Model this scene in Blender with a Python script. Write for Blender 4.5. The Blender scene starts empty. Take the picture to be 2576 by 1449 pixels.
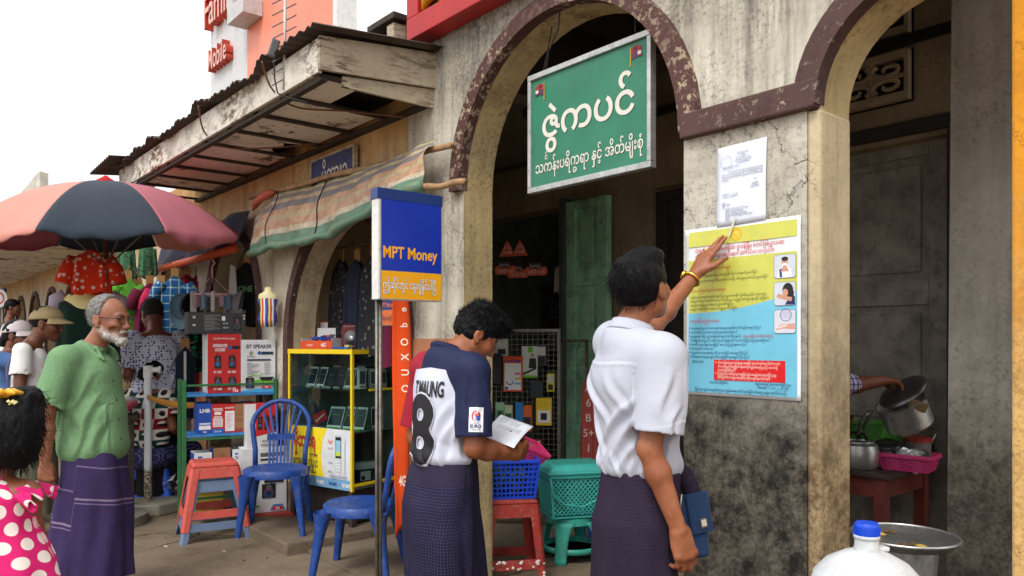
import bpy, math, random
import numpy as np
from mathutils import Vector, Matrix, Euler
random.seed(7)
SC=bpy.context.scene
COL=SC.collection
R=math.radians
# ---------------------------------------------------------------- camera, sky, sun, exposure
cam=bpy.data.cameras.new('camera')
cam.sensor_width=36.0
cam.lens=27.2
cam.shift_y=0.0528
cam.clip_start=0.05
cam.clip_end=2000
camo=bpy.data.objects.new('camera', cam)
COL.objects.link(camo)
camo.location=(0, 0, 1.43)
camo.rotation_euler=(R(90), 0, 0)
SC.camera=camo
SUN_EL, SUN_AZ=R(52), R(205)
world=bpy.data.worlds.new('World')
SC.world=world
world.use_nodes=True
wt=world.node_tree
bg=wt.nodes['Background']
sky=wt.nodes.new('ShaderNodeTexSky')
sky.sky_type='NISHITA'
sky.sun_disc=False
sky.sun_elevation=SUN_EL
sky.sun_rotation=SUN_AZ
sky.air_density=1.0
sky.dust_density=8.0
sky.ozone_density=0.5
hsv=wt.nodes.new('ShaderNodeHueSaturation')
hsv.inputs['Saturation'].default_value=0.30
hsv.inputs['Value'].default_value=1.0
wt.links.new(sky.outputs[0], hsv.inputs['Color'])
veil=wt.nodes.new('ShaderNodeMix')
veil.data_type='RGBA'
veil.inputs[0].default_value=0.72
wt.links.new(hsv.outputs[0], veil.inputs[6])
veil.inputs[7].default_value=(8.6, 8.75, 9.0, 1)
wt.links.new(veil.outputs[2], bg.inputs[0])
bg.inputs[1].default_value=0.15
sl=bpy.data.lights.new('sun', 'SUN')
sl.energy=1.1
sl.angle=R(18)
sl.color=(1.0, 0.95, 0.87)
slo=bpy.data.objects.new('sun', sl)
COL.objects.link(slo)
_sd=Vector((math.sin(SUN_AZ)*math.cos(SUN_EL), math.cos(SUN_AZ)*math.cos(SUN_EL), math.sin(SUN_EL)))
slo.rotation_euler=_sd.to_track_quat('Z', 'Y').to_euler()
slo.location=_sd*30
SC.view_settings.view_transform='Standard'
SC.view_settings.look='None'
SC.view_settings.exposure=0.38
SC.view_settings.gamma=1.0
SC.view_settings.use_curve_mapping=False
SC.cycles.max_bounces=8
SC.cycles.use_denoising=True
# ---------------------------------------------------------------- frames of reference
S40, C40=math.sin(R(40)), math.cos(R(40))
F0=Vector((0.94, 2.83, 0.0))
FROT=-R(50)
def F(t, w, z=0.0):
 return Vector((F0.x-S40*t+C40*w, F0.y+C40*t+S40*w, z))
def at(x, y, Y):
 return Vector(((x-1288)/1946*Y, Y, 1.43+(860-y)/1946*Y))
 # ---------------------------------------------------------------- materials
def sc(r, g, b):
 f=lambda v:(v/255)/12.92 if v/255<=0.04045 else((v/255+0.055)/1.055)**2.4
 return(f(r), f(g), f(b), 1.0)
class Mat:
 def __init__(s, name, rough=0.7, metal=0.0, spec=0.5):
  s.m=bpy.data.materials.new(name)
  s.m.use_nodes=True
  s.t=s.m.node_tree
  s.b=s.t.nodes['Principled BSDF']
  s.b.inputs['Roughness'].default_value=rough
  s.b.inputs['Metallic'].default_value=metal
  s.b.inputs['Specular IOR Level'].default_value=spec
  s.tc=None
 def put(s, sock, v):
  if hasattr(v, 'is_output'):
   s.t.links.new(v, sock)
  else:
   sock.default_value=v
 def n(s, typ, out=0, props=None, **kw):
  nd=s.t.nodes.new(typ)
  for k, v in(props or{}).items():
   setattr(nd, k, v)
  for k, v in kw.items():
   s.put(nd.inputs[k if not k.startswith('i_')else int(k[2:])], v)
  return nd.outputs[out]
 def obj(s):
  if s.tc is None:
   s.tc=s.n('ShaderNodeTexCoord', 3)
  return s.tc
 def attr(s, name):
  return s.n('ShaderNodeAttribute', 1, {'attribute_name':name})
 def attf(s, name):
  return s.n('ShaderNodeAttribute', 2, {'attribute_name':name})
 def mapv(s, v, scale=(1, 1, 1), rot=(0, 0, 0), loc=(0, 0, 0)):
  return s.n('ShaderNodeMapping', Vector=v, Scale=scale, Rotation=rot, Location=loc)
 def noise(s, scale, detail=4, rough=0.6, vec=None, dist=0.0):
  return s.n('ShaderNodeTexNoise', 0, Vector=vec if vec is not None else s.obj(), Scale=scale, Detail=detail, Roughness=rough, Distortion=dist)
 def ramp(s, f, stops, interp='LINEAR'):
  nd=s.t.nodes.new('ShaderNodeValToRGB')
  nd.color_ramp.interpolation=interp
  e=nd.color_ramp.elements
  while len(e)>1:
   e.remove(e[-1])
  for i, (p, c)in enumerate(stops):
   el=e[0]if i==0 else e.new(p)
   el.position=p
   el.color=c if not isinstance(c, (int, float))else(c, c, c, 1)
  s.put(nd.inputs[0], f)
  return nd.outputs[0]
 def mix(s, f, a, b, mode='MIX'):
  nd=s.t.nodes.new('ShaderNodeMix')
  nd.data_type='RGBA'
  nd.blend_type=mode
  s.put(nd.inputs[0], f)
  s.put(nd.inputs[6], a)
  s.put(nd.inputs[7], b)
  return nd.outputs[2]
 def math(s, op, a, b=0.0, clamp=False):
  nd=s.t.nodes.new('ShaderNodeMath')
  nd.operation=op
  nd.use_clamp=clamp
  s.put(nd.inputs[0], a)
  s.put(nd.inputs[1], b)
  return nd.outputs[0]
 def xyz(s, v=None):
  nd=s.t.nodes.new('ShaderNodeSeparateXYZ')
  s.put(nd.inputs[0], v if v is not None else s.obj())
  return nd.outputs
 def color(s, c):
  s.put(s.b.inputs['Base Color'], c)
  return s
 def bump(s, h, strength=0.3, dist=0.01):
  nd=s.t.nodes.new('ShaderNodeBump')
  nd.inputs['Strength'].default_value=strength
  nd.inputs['Distance'].default_value=dist
  s.put(nd.inputs['Height'], h)
  s.t.links.new(nd.outputs[0], s.b.inputs['Normal'])
  return s
def plain(name, col, rough=0.6, metal=0.0, var=0.12, scale=9.0, bump=0.0, bscale=60, spec=0.5, dirt=0.0, dirtcol=(60, 52, 42)):
 m=Mat(name, rough, metal, spec)
 c=sc(*col)
 if var:
  dk=tuple(v*(1-var*1.6)for v in c[:3])+(1, )
  lt=tuple(min(1, v*(1+var))for v in c[:3])+(1, )
  c=m.mix(m.ramp(m.noise(scale, 5, 0.65), [(0.3, 0), (0.7, 1)]), dk, lt)
 if dirt:
  c=m.mix(m.math('MULTIPLY', m.ramp(m.noise(scale*2.3, 8, 0.75), [(0.5, 0), (0.66, 1)]), dirt), c, sc(*dirtcol))
 m.color(c)
 if bump:
  m.bump(m.noise(bscale, 3, 0.6), bump, 0.004)
 return m.m
def cloth(name, col, var=0.08, weave=0.25, scale=5, rough=0.9):
 m=Mat(name, rough, 0, 0.2)
 c=sc(*col)
 dk=tuple(v*(1-var*1.6)for v in c[:3])+(1, )
 cc=m.mix(m.noise(scale, 4, 0.6), dk, c)
 cc=m.mix(m.ramp(m.noise(240, 2, 0.5), [(0.35, 0), (0.65, 1)]), m.mix(0.14, cc, (0, 0, 0, 1)), cc)
 m.color(cc)
 if weave:
  m.bump(m.math('ADD', m.math('MULTIPLY', m.noise(14, 3, 0.6, dist=0.6), 2.5), m.noise(330, 2, 0.5)), weave, 0.004)
 m.b.inputs['Sheen Weight'].default_value=0.1
 return m.m
def plastic(name, col, rough=0.38, dirt=0.15, var=0.06):
 m=Mat(name, rough, 0, 0.45)
 c=sc(*col)
 dk=tuple(v*(1-var*2)for v in c[:3])+(1, )
 cc=m.mix(m.noise(6, 4, 0.6), dk, c)
 cc=m.mix(m.math('MULTIPLY', m.ramp(m.noise(26, 8, 0.8), [(0.52, 0), (0.7, 1)]), dirt), cc, sc(165, 155, 140))
 cc=m.mix(m.math('MULTIPLY', m.ramp(m.noise(11, 8, 0.7), [(0.5, 0), (0.68, 1)]), dirt*0.8), cc, sc(50, 42, 34))
 m.color(cc)
 m.put(m.b.inputs['Roughness'], m.ramp(m.noise(15, 4), [(0.3, rough-0.08), (0.7, rough+0.2)]))
 m.bump(m.noise(90, 2), 0.05, 0.002)
 return m.m
def plaster(name, base, alt, stain, streak=0.6, speck=0.5, low=None, crack=0.5, high=None, sx=1.0, blot=None, over=None):
 """weathered lime plaster: large tints, rain streaks, mould speckle, a grimy foot, hairline cracks"""
 m=Mat(name, 0.92, 0, 0.15)
 P=m.obj()
 c=m.mix(m.ramp(m.noise(1.7, 5, 0.6), [(0.35, 0), (0.65, 1)]), sc(*base), sc(*alt))
 c=m.mix(m.math('MULTIPLY', m.ramp(m.noise(5.5, 6, 0.7), [(0.45, 0), (0.75, 1)]), 0.5), c, sc(*[v*0.72 for v in base]))
 if over:
  z0, z1, oc, oa=over
  zz=m.math('ADD', m.xyz(P)[2], m.math('MULTIPLY', m.math('SUBTRACT', m.noise(3.0, 6, 0.7), 0.5), 0.9))
  om=m.n('ShaderNodeMapRange', 0, Value=zz, i_1=z0, i_2=z1, i_3=0.0, i_4=1.0)
  c=m.mix(om, c, m.mix(m.ramp(m.noise(2.2, 7, 0.7), [(0.35, 0), (0.65, 1)]), sc(*oc), sc(*oa)))
 st=m.noise(1.0, 7, 0.72, m.mapv(P, (9*sx, 9, 0.75)))
 big=m.ramp(m.noise(1.3, 3, 0.5), [(0.4, 0), (0.62, 1)])
 stm=m.math('MULTIPLY', m.ramp(st, [(0.46, 0), (0.68, 1)]), m.math('ADD', m.math('MULTIPLY', big, 0.7), 0.35))
 c=m.mix(m.math('MULTIPLY', stm, streak), c, sc(*stain))
 if blot:
  bm=m.ramp(m.noise(2.1, 8, 0.72, dist=0.4), [(0.5, 0), (0.6, 1)])
  c=m.mix(m.math('MULTIPLY', bm, blot[0]), c, sc(*blot[1]))
 spk=m.noise(48, 6, 0.8)
 spm=m.math('MULTIPLY', m.ramp(spk, [(0.5, 0), (0.62, 1)]), m.ramp(m.noise(2.6, 4, 0.6), [(0.38, 0.05), (0.62, 1)]))
 c=m.mix(m.math('MULTIPLY', spm, speck), c, sc(*[v*0.9 for v in stain]))
 z=m.xyz(P)[2]
 if low:
  z0, z1, lc, ls=low
  zz=m.math('ADD', z, m.math('MULTIPLY', m.math('SUBTRACT', m.noise(2.4, 8, 0.7), 0.5), 1.3))
  lm=m.n('ShaderNodeMapRange', 0, Value=zz, i_1=z0, i_2=z1, i_3=1.0, i_4=0.0)
  lcol=m.mix(m.ramp(m.noise(7, 9, 0.78), [(0.42, 0), (0.6, 1)]), sc(*lc), sc(*ls))
  lcol=m.mix(m.math('MULTIPLY', m.ramp(m.noise(60, 5, 0.8), [(0.45, 0), (0.6, 1)]), 0.5), lcol, sc(*[v*0.6 for v in lc]))
  c=m.mix(lm, c, lcol)
 if high:
  z0, z1, hc=high
  zz=m.math('ADD', z, m.math('MULTIPLY', m.math('SUBTRACT', m.noise(1.6, 7, 0.7, m.mapv(P, (3, 3, 0.6))), 0.5), 1.6))
  hm=m.n('ShaderNodeMapRange', 0, Value=zz, i_1=z0, i_2=z1, i_3=0.0, i_4=1.0)
  c=m.mix(m.math('MULTIPLY', hm, m.ramp(m.noise(30, 6, 0.8), [(0.35, 0.35), (0.6, 1)])), c, sc(*hc))
 h=m.math('ADD', m.noise(35, 6, 0.65), m.math('MULTIPLY', m.noise(6, 3), 1.2))
 if crack:
  wv=m.n('ShaderNodeTexNoise', 1, Vector=P, Scale=5.0, Detail=6.0, Roughness=0.65)
  va=m.n('ShaderNodeMix', 1, {'data_type':'VECTOR'}, i_0=0.22, i_4=P, i_5=wv)
  vo=m.n('ShaderNodeTexVoronoi', 0, {'feature':'DISTANCE_TO_EDGE'}, Vector=va, Scale=1.7)
  cm=m.math('MULTIPLY', m.ramp(vo, [(0.0, 1), (0.0045, 0)]), m.ramp(m.noise(1.1, 2), [(0.48, 0), (0.56, 1)]))
  c=m.mix(m.math('MULTIPLY', cm, crack), c, sc(48, 42, 36))
  h=m.math('SUBTRACT', h, m.math('MULTIPLY', cm, 1.2))
 m.color(c)
 m.bump(h, 0.45, 0.006)
 return m.m
def peel(name, top, under, amt=0.5, scale=9.0, streak=(1, 1, 1), dark=0.5, rough=0.75):
 """old paint flaking off to what lies under it"""
 m=Mat(name, rough, 0, 0.25)
 P=m.mapv(m.obj(), streak)
 nz=m.noise(scale, 10, 0.75, P)
 pm=m.math('MULTIPLY', m.ramp(nz, [(0.62-amt*0.2, 0), (0.64-amt*0.2, 1)]), m.ramp(m.noise(1.9, 3), [(0.4, 0.1), (0.58, 1)]))
 ct=m.mix(m.noise(3.5, 6, 0.7), sc(*top), sc(*[v*(1-dark*0.5)for v in top]))
 ct=m.mix(m.math('MULTIPLY', m.ramp(m.noise(13, 8, 0.75), [(0.5, 0), (0.7, 1)]), dark), ct, sc(*[v*0.45 for v in top]))
 cu=m.mix(m.noise(22, 5), sc(*under), sc(*[v*0.75 for v in under]))
 m.color(m.mix(pm, ct, cu))
 m.bump(m.math('SUBTRACT', m.noise(40, 4), m.math('MULTIPLY', pm, 0.8)), 0.4, 0.004)
 return m.m
def skin_mat(name, col):
 m=Mat(name, 0.44, 0, 0.4)
 c=m.mix(m.ramp(m.noise(7, 5, 0.6), [(0.3, 0), (0.7, 1)]), sc(col[0]*0.9, col[1]*0.84, col[2]*0.8), sc(min(255, col[0]*1.05), col[1]*1.04, col[2]*1.05))
 c2=sc(col[0]*0.86, col[1]*0.76, col[2]*0.72)
 cc=m.mix(m.ramp(m.noise(20, 5, 0.6), [(0.3, 0), (0.7, 1)]), c2, c)
 cc=m.mix(m.math('MULTIPLY', m.ramp(m.noise(130, 3, 0.7), [(0.55, 0), (0.7, 1)]), 0.25), cc, c2)
 tint=m.attf('dark')
 cc=m.mix(tint, cc, sc(38, 24, 20))
 lip=m.attf('lip')
 cc=m.mix(lip, cc, sc(col[0]*0.72, col[1]*0.5, col[2]*0.5))
 gr=m.attf('grey')
 cc=m.mix(m.math('MULTIPLY', gr, m.ramp(m.noise(190, 3, 0.7), [(0.38, 0.15), (0.62, 1)])), cc, sc(205, 200, 192))
 m.color(cc)
 m.b.inputs['Subsurface Weight'].default_value=0.08
 m.b.inputs['Subsurface Radius'].default_value=(0.012, 0.004, 0.002)
 m.bump(m.math('ADD', m.noise(170, 3), m.math('MULTIPLY', m.noise(45, 3), 1.4)), 0.3, 0.003)
 return m.m
def hair_mat(name, col=(12, 11, 12), col2=(30, 28, 31), rough=0.42):
 m=Mat(name, rough+0.14, 0, 0.12)
 nz=m.noise(1.0, 6, 0.7, m.mapv(m.obj(), (160, 160, 50)))
 m.color(m.mix(m.ramp(nz, [(0.35, 0), (0.75, 1)]), sc(*col), sc(*col2)))
 m.bump(nz, 0.6, 0.006)
 return m.m
def glass_mat(name, tint=(225, 235, 232), rough=0.03, alpha=0.16):
 """thin pane: mostly see-through, with a real reflection"""
 m=Mat(name, rough)
 t=m.t
 tr=t.nodes.new('ShaderNodeBsdfTransparent')
 tr.inputs[0].default_value=sc(*tint)
 gl=t.nodes.new('ShaderNodeBsdfGlossy')
 gl.inputs['Roughness'].default_value=rough
 fr=t.nodes.new('ShaderNodeLayerWeight')
 fr.inputs[0].default_value=0.5
 mx=t.nodes.new('ShaderNodeMixShader')
 ad=m.math('ADD', m.math('MULTIPLY', m.math('POWER', fr.outputs[1], 4.0), 0.7), 0.025+alpha*0.1)
 t.links.new(ad, mx.inputs[0])
 t.links.new(tr.outputs[0], mx.inputs[1])
 t.links.new(gl.outputs[0], mx.inputs[2])
 t.links.new(mx.outputs[0], t.nodes['Material Output'].inputs[0])
 return m.m
_INK={}
def ink(r, g, b, rough=0.55):
 k=(r, g, b, rough)
 if k not in _INK:
  _INK[k]=plain('print_ink', (r, g, b), rough, var=0.05, scale=14)
 return _INK[k]
 # ---------------------------------------------------------------- things and parts
def thing(name, label, cat, loc=(0, 0, 0), rz=0.0, group=None, kind=None):
 o=bpy.data.objects.new(name, None)
 o.empty_display_size=0.1
 COL.objects.link(o)
 o.location=loc
 o.rotation_euler=(0, 0, rz)
 o['label']=label
 o['category']=cat
 if group:
  o['group']=group
 if kind:
  o['kind']=kind
 return o
def tag(o, label, cat, group=None, kind=None):
 o['label']=label
 o['category']=cat
 if group:
  o['group']=group
 if kind:
  o['kind']=kind
 return o
def relabel(o, label):
 o['label']=label
 return o
def dup(root, loc, rz=None, label=None):
 r=root.copy()
 COL.objects.link(r)
 r.location=loc
 if rz is not None:
  r.rotation_euler=(0, 0, rz)
 if label:
  r['label']=label
 def kids(a, b):
  for ch in list(a.children):
   c=ch.copy()
   COL.objects.link(c)
   c.parent=b
   kids(ch, c)
 kids(root, r)
 return r
def link_mesh(name, me, mats, parent=None, world=False, smooth=True, bevel=0.0, seg=2, solid=0.0, subsurf=0, autosmooth=None):
 o=bpy.data.objects.new(name, me)
 COL.objects.link(o)
 for m in(mats if isinstance(mats, (list, tuple))else[mats]):
  me.materials.append(m)
 if smooth and len(me.polygons):
  me.polygons.foreach_set('use_smooth', [True]*len(me.polygons))
  if autosmooth:
   me.set_sharp_from_angle(angle=R(autosmooth))
 if parent is not None:
  o.parent=parent
  if world:
   root=parent
   M=Matrix.Identity(4)
   while root is not None:
    M=Matrix.LocRotScale(root.location, root.rotation_euler, root.scale)@M if root.parent is None else root.matrix_parent_inverse@Matrix.LocRotScale(root.location, root.rotation_euler, root.scale)@M
    root=root.parent
   o.matrix_parent_inverse=M.inverted()
 if solid:
  md=o.modifiers.new('s', 'SOLIDIFY')
  md.thickness=solid
  md.offset=0
 if bevel:
  md=o.modifiers.new('b', 'BEVEL')
  md.width=bevel
  md.segments=seg
  md.limit_method='ANGLE'
  md.angle_limit=R(35)
 if subsurf:
  md=o.modifiers.new('ss', 'SUBSURF')
  md.levels=md.render_levels=subsurf
 return o
class MB:
 """collects simple shapes into one mesh"""
 def __init__(s):
  s.v, s.f, s.mi, s.cur=[], [], [], 0
  s.M=None
 def add(s, vs, fs):
  b=len(s.v)
  for p in vs:
   p=Vector(p)
   s.v.append(s.M@p if s.M is not None else p)
  for f in fs:
   s.f.append([b+i for i in f])
   s.mi.append(s.cur)
  return s
 def box(s, x0, x1, y0, y1, z0, z1):
  vs=[(x, y, z)for z in(z0, z1)for y in(y0, y1)for x in(x0, x1)]
  return s.add(vs, [(0, 2, 3, 1), (4, 5, 7, 6), (0, 1, 5, 4), (2, 6, 7, 3), (0, 4, 6, 2), (1, 3, 7, 5)])
 def cbox(s, c, size, M=None):
  hx, hy, hz=[k/2 for k in size]
  vs=[Vector((x, y, z))for z in(-hz, hz)for y in(-hy, hy)for x in(-hx, hx)]
  vs=[(M@p if M is not None else p)+Vector(c)for p in vs]
  return s.add(vs, [(0, 2, 3, 1), (4, 5, 7, 6), (0, 1, 5, 4), (2, 6, 7, 3), (0, 4, 6, 2), (1, 3, 7, 5)])
 def bar(s, a, b, w, h, up=(0, 0, 1)):
  """square bar from a to b"""
  a, b=Vector(a), Vector(b)
  d=(b-a).normalized()
  u=Vector(up)
  if abs(d.dot(u))>0.98:
   u=Vector((1, 0, 0))
  x=d.cross(u).normalized()
  z=x.cross(d).normalized()
  vs=[p+x*(i*w/2)+z*(j*h/2)for p in(a, b)for j in(-1, 1)for i in(-1, 1)]
  return s.add(vs, [(0, 1, 3, 2), (4, 6, 7, 5), (0, 4, 5, 1), (2, 3, 7, 6), (0, 2, 6, 4), (1, 5, 7, 3)])
 def prism(s, pts, vec, cap=True):
  """polygon pts pushed along vec"""
  n=len(pts)
  vec=Vector(vec)
  vs=[Vector(p)for p in pts]+[Vector(p)+vec for p in pts]
  fs=[(i, (i+1)%n, n+(i+1)%n, n+i)for i in range(n)]
  if cap:
   fs+=[tuple(reversed(range(n))), tuple(range(n, 2*n))]
  return s.add(vs, fs)
 def tube(s, pts, r, n=8, cap=True, closed=False):
  pts=[Vector(p)for p in pts]
  m=len(pts)
  rr=r if isinstance(r, (list, tuple))else[r]*m
  vs, prev=[], None
  for i, p in enumerate(pts):
   a=pts[(i-1)%m]if closed or i>0 else p
   b=pts[(i+1)%m]if closed or i<m-1 else p
   d=(b-a)
   d=d.normalized()if d.length>1e-9 else Vector((0, 0, 1))
   if prev is None:
    u=Vector((0, 0, 1))if abs(d.z)<0.9 else Vector((1, 0, 0))
    x=d.cross(u).normalized()
   else:
    x=(prev-d*prev.dot(d))
    x=x.normalized()if x.length>1e-6 else d.orthogonal().normalized()
   prev=x
   y=d.cross(x)
   for k in range(n):
    t=2*math.pi*k/n
    vs.append(p+(x*math.cos(t)+y*math.sin(t))*rr[i])
  fs=[]
  for i in range(m if closed else m-1):
   j=(i+1)%m
   for k in range(n):
    k2=(k+1)%n
    fs.append((i*n+k, i*n+k2, j*n+k2, j*n+k))
  if cap and not closed:
   fs.append(tuple(reversed(range(n))))
   fs.append(tuple(range((m-1)*n, m*n)))
  return s.add(vs, fs)
 def lathe(s, prof, c=(0, 0, 0), n=24, sx=1.0, sy=1.0, M=None):
  """prof: (r, z) pairs"""
  vs=[]
  for r, z in prof:
   for k in range(n):
    t=2*math.pi*k/n
    p=Vector((r*sx*math.cos(t), r*sy*math.sin(t), z))
    vs.append((M@p if M is not None else p)+Vector(c))
  m=len(prof)
  fs=[]
  for i in range(m-1):
   for k in range(n):
    k2=(k+1)%n
    fs.append((i*n+k, i*n+k2, (i+1)*n+k2, (i+1)*n+k))
  if prof[0][0]>1e-6:
   fs.append(tuple(reversed(range(n))))
  if prof[-1][0]>1e-6:
   fs.append(tuple(range((m-1)*n, m*n)))
  return s.add(vs, fs)
 def grid(s, fn, nu, nv, closed_u=False):
  vs=[fn(i/nu if closed_u else i/(nu-1), j/(nv-1))for j in range(nv)for i in range(nu)]
  fs=[]
  for j in range(nv-1):
   for i in range(nu if closed_u else nu-1):
    i2=(i+1)%nu
    fs.append((j*nu+i, j*nu+i2, (j+1)*nu+i2, (j+1)*nu+i))
  return s.add(vs, fs)
 def mesh(s, name):
  me=bpy.data.meshes.new(name)
  me.from_pydata([tuple(p)for p in s.v], [], s.f)
  me.polygons.foreach_set('material_index', s.mi)
  me.update()
  return me
 def build(s, name, mats, parent=None, world=False, smooth=False, **kw):
  return link_mesh(name, s.mesh(name), mats, parent, world, smooth, **kw)
  # ---------------------------------------------------------------- flat print: lettering, rules, emblems on a surface
_TXT={}
def text_mesh(body, bold=0.0):
 k=(body, bold)
 if k not in _TXT:
  cu=bpy.data.curves.new('txt', 'FONT')
  cu.body=body
  cu.size=1.0
  cu.offset=bold
  cu.resolution_u=4
  o=bpy.data.objects.new('txt', cu)
  COL.objects.link(o)
  dg=bpy.context.evaluated_depsgraph_get()
  me=o.evaluated_get(dg).to_mesh()
  vs=np.empty(len(me.vertices)*3, np.float32)
  me.vertices.foreach_get('co', vs)
  vs=vs.reshape(-1, 3)
  fs=[tuple(p.vertices)for p in me.polygons]
  nz=[p.normal.z for p in me.polygons]
  fs=[f if z>=0 else tuple(reversed(f))for f, z in zip(fs, nz)]
  o.evaluated_get(dg).to_mesh_clear()
  bpy.data.objects.remove(o)
  bpy.data.curves.remove(cu)
  _TXT[k]=(vs, fs)
 return _TXT[k]
class Print:
 """ink laid on a flat surface: every shape sits a hair above the one before"""
 def __init__(s, step=0.00025):
  s.mb=MB()
  s.mats=[]
  s.h=0.0
  s.step=step
 def _m(s, mat):
  if mat not in s.mats:
   s.mats.append(mat)
  s.mb.cur=s.mats.index(mat)
  s.h+=s.step
 def poly(s, pts, mat):
  s._m(mat)
  s.mb.add([(x, y, s.h)for x, y in pts], [tuple(range(len(pts)))])
  return s
 def rect(s, x0, y0, x1, y1, mat):
  return s.poly([(x0, y0), (x1, y0), (x1, y1), (x0, y1)], mat)
 def disc(s, x, y, rx, mat, ry=None, n=24):
  ry=ry or rx
  return s.poly([(x+rx*math.cos(2*math.pi*k/n), y+ry*math.sin(2*math.pi*k/n))for k in range(n)], mat)
 def ring(s, x, y, r, w, mat, n=28, sy=1.0, a0=0, a1=360):
  s._m(mat)
  vs, fs=[], []
  for k in range(n+1):
   a=R(a0+(a1-a0)*k/n)
   vs+=[(x+(r-w)*math.cos(a), y+sy*(r-w)*math.sin(a), s.h), (x+r*math.cos(a), y+sy*r*math.sin(a), s.h)]
  fs=[(2*k, 2*k+1, 2*k+3, 2*k+2)for k in range(n)]
  s.mb.add(vs, fs)
  return s
 def line(s, pts, w, mat):
  s._m(mat)
  vs, fs=[], []
  m=len(pts)
  for i, p in enumerate(pts):
   a, b=Vector(pts[max(i-1, 0)]), Vector(pts[min(i+1, m-1)])
   d=(b-a).normalized()
   nn=Vector((-d.y, d.x))*(w/2)
   vs+=[(p[0]+nn.x, p[1]+nn.y, s.h), (p[0]-nn.x, p[1]-nn.y, s.h)]
  fs=[(2*i, 2*i+1, 2*i+3, 2*i+2)for i in range(m-1)]
  s.mb.add(vs, fs)
  return s
 def text(s, body, x, y, size, mat, width=None, bold=0.0, align='L', slant=0.0, flip=False):
  vs, fs=text_mesh(body, bold)
  if not len(vs):
   return s
  s._m(mat)
  x0, x1=vs[:, 0].min(), vs[:, 0].max()
  kx=size if width is None else width/(x1-x0)
  off={'L':-x0, 'C':-(x0+x1)/2, 'R':-x1}[align]
  s.mb.add([(x+(px+off)*kx+slant*py*size, y+py*size, s.h)for px, py, _ in vs], fs)
  return s
 def build(s, name, O, X, Y, parent=None, world=False, wrap=None, cutlen=0.0):
  """O: where (0,0) lies; X, Y: unit directions on the surface"""
  X, Y=Vector(X).normalized(), Vector(Y).normalized()
  Z=X.cross(Y).normalized()
  O=Vector(O)
  if wrap is None:
   s.mb.v=[O+X*p.x+Y*p.y+Z*p.z for p in s.mb.v]
  else:
   import bmesh
   bm=bmesh.new()
   bm.from_mesh(s.mb.mesh('tmp'))
   bmesh.ops.triangulate(bm, faces=bm.faces[:])
   for _ in range(5 if cutlen else 0):
    ed=[e for e in bm.edges if e.calc_length()>cutlen]
    if not ed:
     break
    bmesh.ops.subdivide_edges(bm, edges=ed, cuts=1)
    bmesh.ops.triangulate(bm, faces=bm.faces[:])
   bm.verts.index_update()
   s.mb.v=[Vector(wrap(v.co.x, v.co.y, v.co.z))for v in bm.verts]
   s.mb.f=[[v.index for v in f.verts]for f in bm.faces]
   s.mb.mi=[f.material_index for f in bm.faces]
   bm.free()
  return s.mb.build(name, s.mats, parent, world)
  # ================================================================ THE SETTING
def floor_mat(name, c1, c2, dark, scale=1.0):
 m=Mat(name, 0.9, 0, 0.2)
 c=m.mix(m.ramp(m.noise(0.9*scale, 6, 0.65), [(0.35, 0), (0.65, 1)]), sc(*c1), sc(*c2))
 c=m.mix(m.math('MULTIPLY', m.ramp(m.noise(4*scale, 8, 0.72), [(0.48, 0), (0.68, 1)]), 0.6), c, sc(*dark))
 c=m.mix(m.math('MULTIPLY', m.ramp(m.noise(60, 6, 0.8), [(0.5, 0), (0.64, 1)]), 0.4), c, sc(*[v*0.55 for v in dark]))
 c=m.mix(m.math('MULTIPLY', m.ramp(m.noise(90, 3, 0.6), [(0.6, 0), (0.68, 1)]), 0.5), c, sc(*[min(255, v*1.25)for v in c1]))
 P=m.obj()
 wv=m.n('ShaderNodeTexNoise', 1, Vector=P, Scale=2.5, Detail=5.0, Roughness=0.6)
 va=m.n('ShaderNodeMix', 1, {'data_type':'VECTOR'}, i_0=0.12, i_4=P, i_5=wv)
 vo=m.n('ShaderNodeTexVoronoi', 0, {'feature':'DISTANCE_TO_EDGE'}, Vector=va, Scale=0.75)
 cm=m.math('MULTIPLY', m.ramp(vo, [(0.0, 1), (0.008, 0)]), m.ramp(m.noise(1.3, 3), [(0.45, 0), (0.55, 1)]))
 c=m.mix(m.math('MULTIPLY', cm, 0.9), c, sc(36, 30, 24))
 vs=m.n('ShaderNodeTexVoronoi', 0, {'feature':'F1'}, Vector=va, Scale=2.6)
 sp=m.math('MULTIPLY', m.ramp(vs, [(0.05, 1), (0.085, 0)]), m.ramp(m.noise(9, 4), [(0.45, 0), (0.6, 1)]))
 c=m.mix(m.math('MULTIPLY', sp, 0.7), c, sc(52, 36, 28))
 m.color(c)
 m.bump(m.math('SUBTRACT', m.math('ADD', m.noise(30, 6, 0.7), m.math('MULTIPLY', m.noise(110, 3), 0.4)), m.math('MULTIPLY', cm, 1.5)), 0.5, 0.006)
 return m.m
g=MB().grid(lambda u, v:((u-0.5)*400, (v-0.5)*400, 0), 2, 2).build('ground', floor_mat('packed_earth', (146, 124, 98), (126, 106, 84), (92, 76, 60)))
g['kind']='structure'
pav=MB()
for i, (w0, w1)in enumerate(((-4.2, -2.62), (-2.6, -1.32), (-1.3, -0.26), (-0.245, 5.2))):
 ts=[-1.6, 0.55, 2.3, 4.35, 6.5, 9.0, 13.0, 30.0]
 for a, b in zip(ts, ts[1:]):
  j=0.16*((i*7)%3-1)
  pts=[F(a+j+0.012, w0, 0.004), F(b+j-0.012, w0, 0.004), F(b+j-0.012, w1, 0.004), F(a+j+0.012, w1, 0.004)]
  pav.prism(pts, (0, 0, 0.012 if i<3 else 0.03))
ap=MB()
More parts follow.
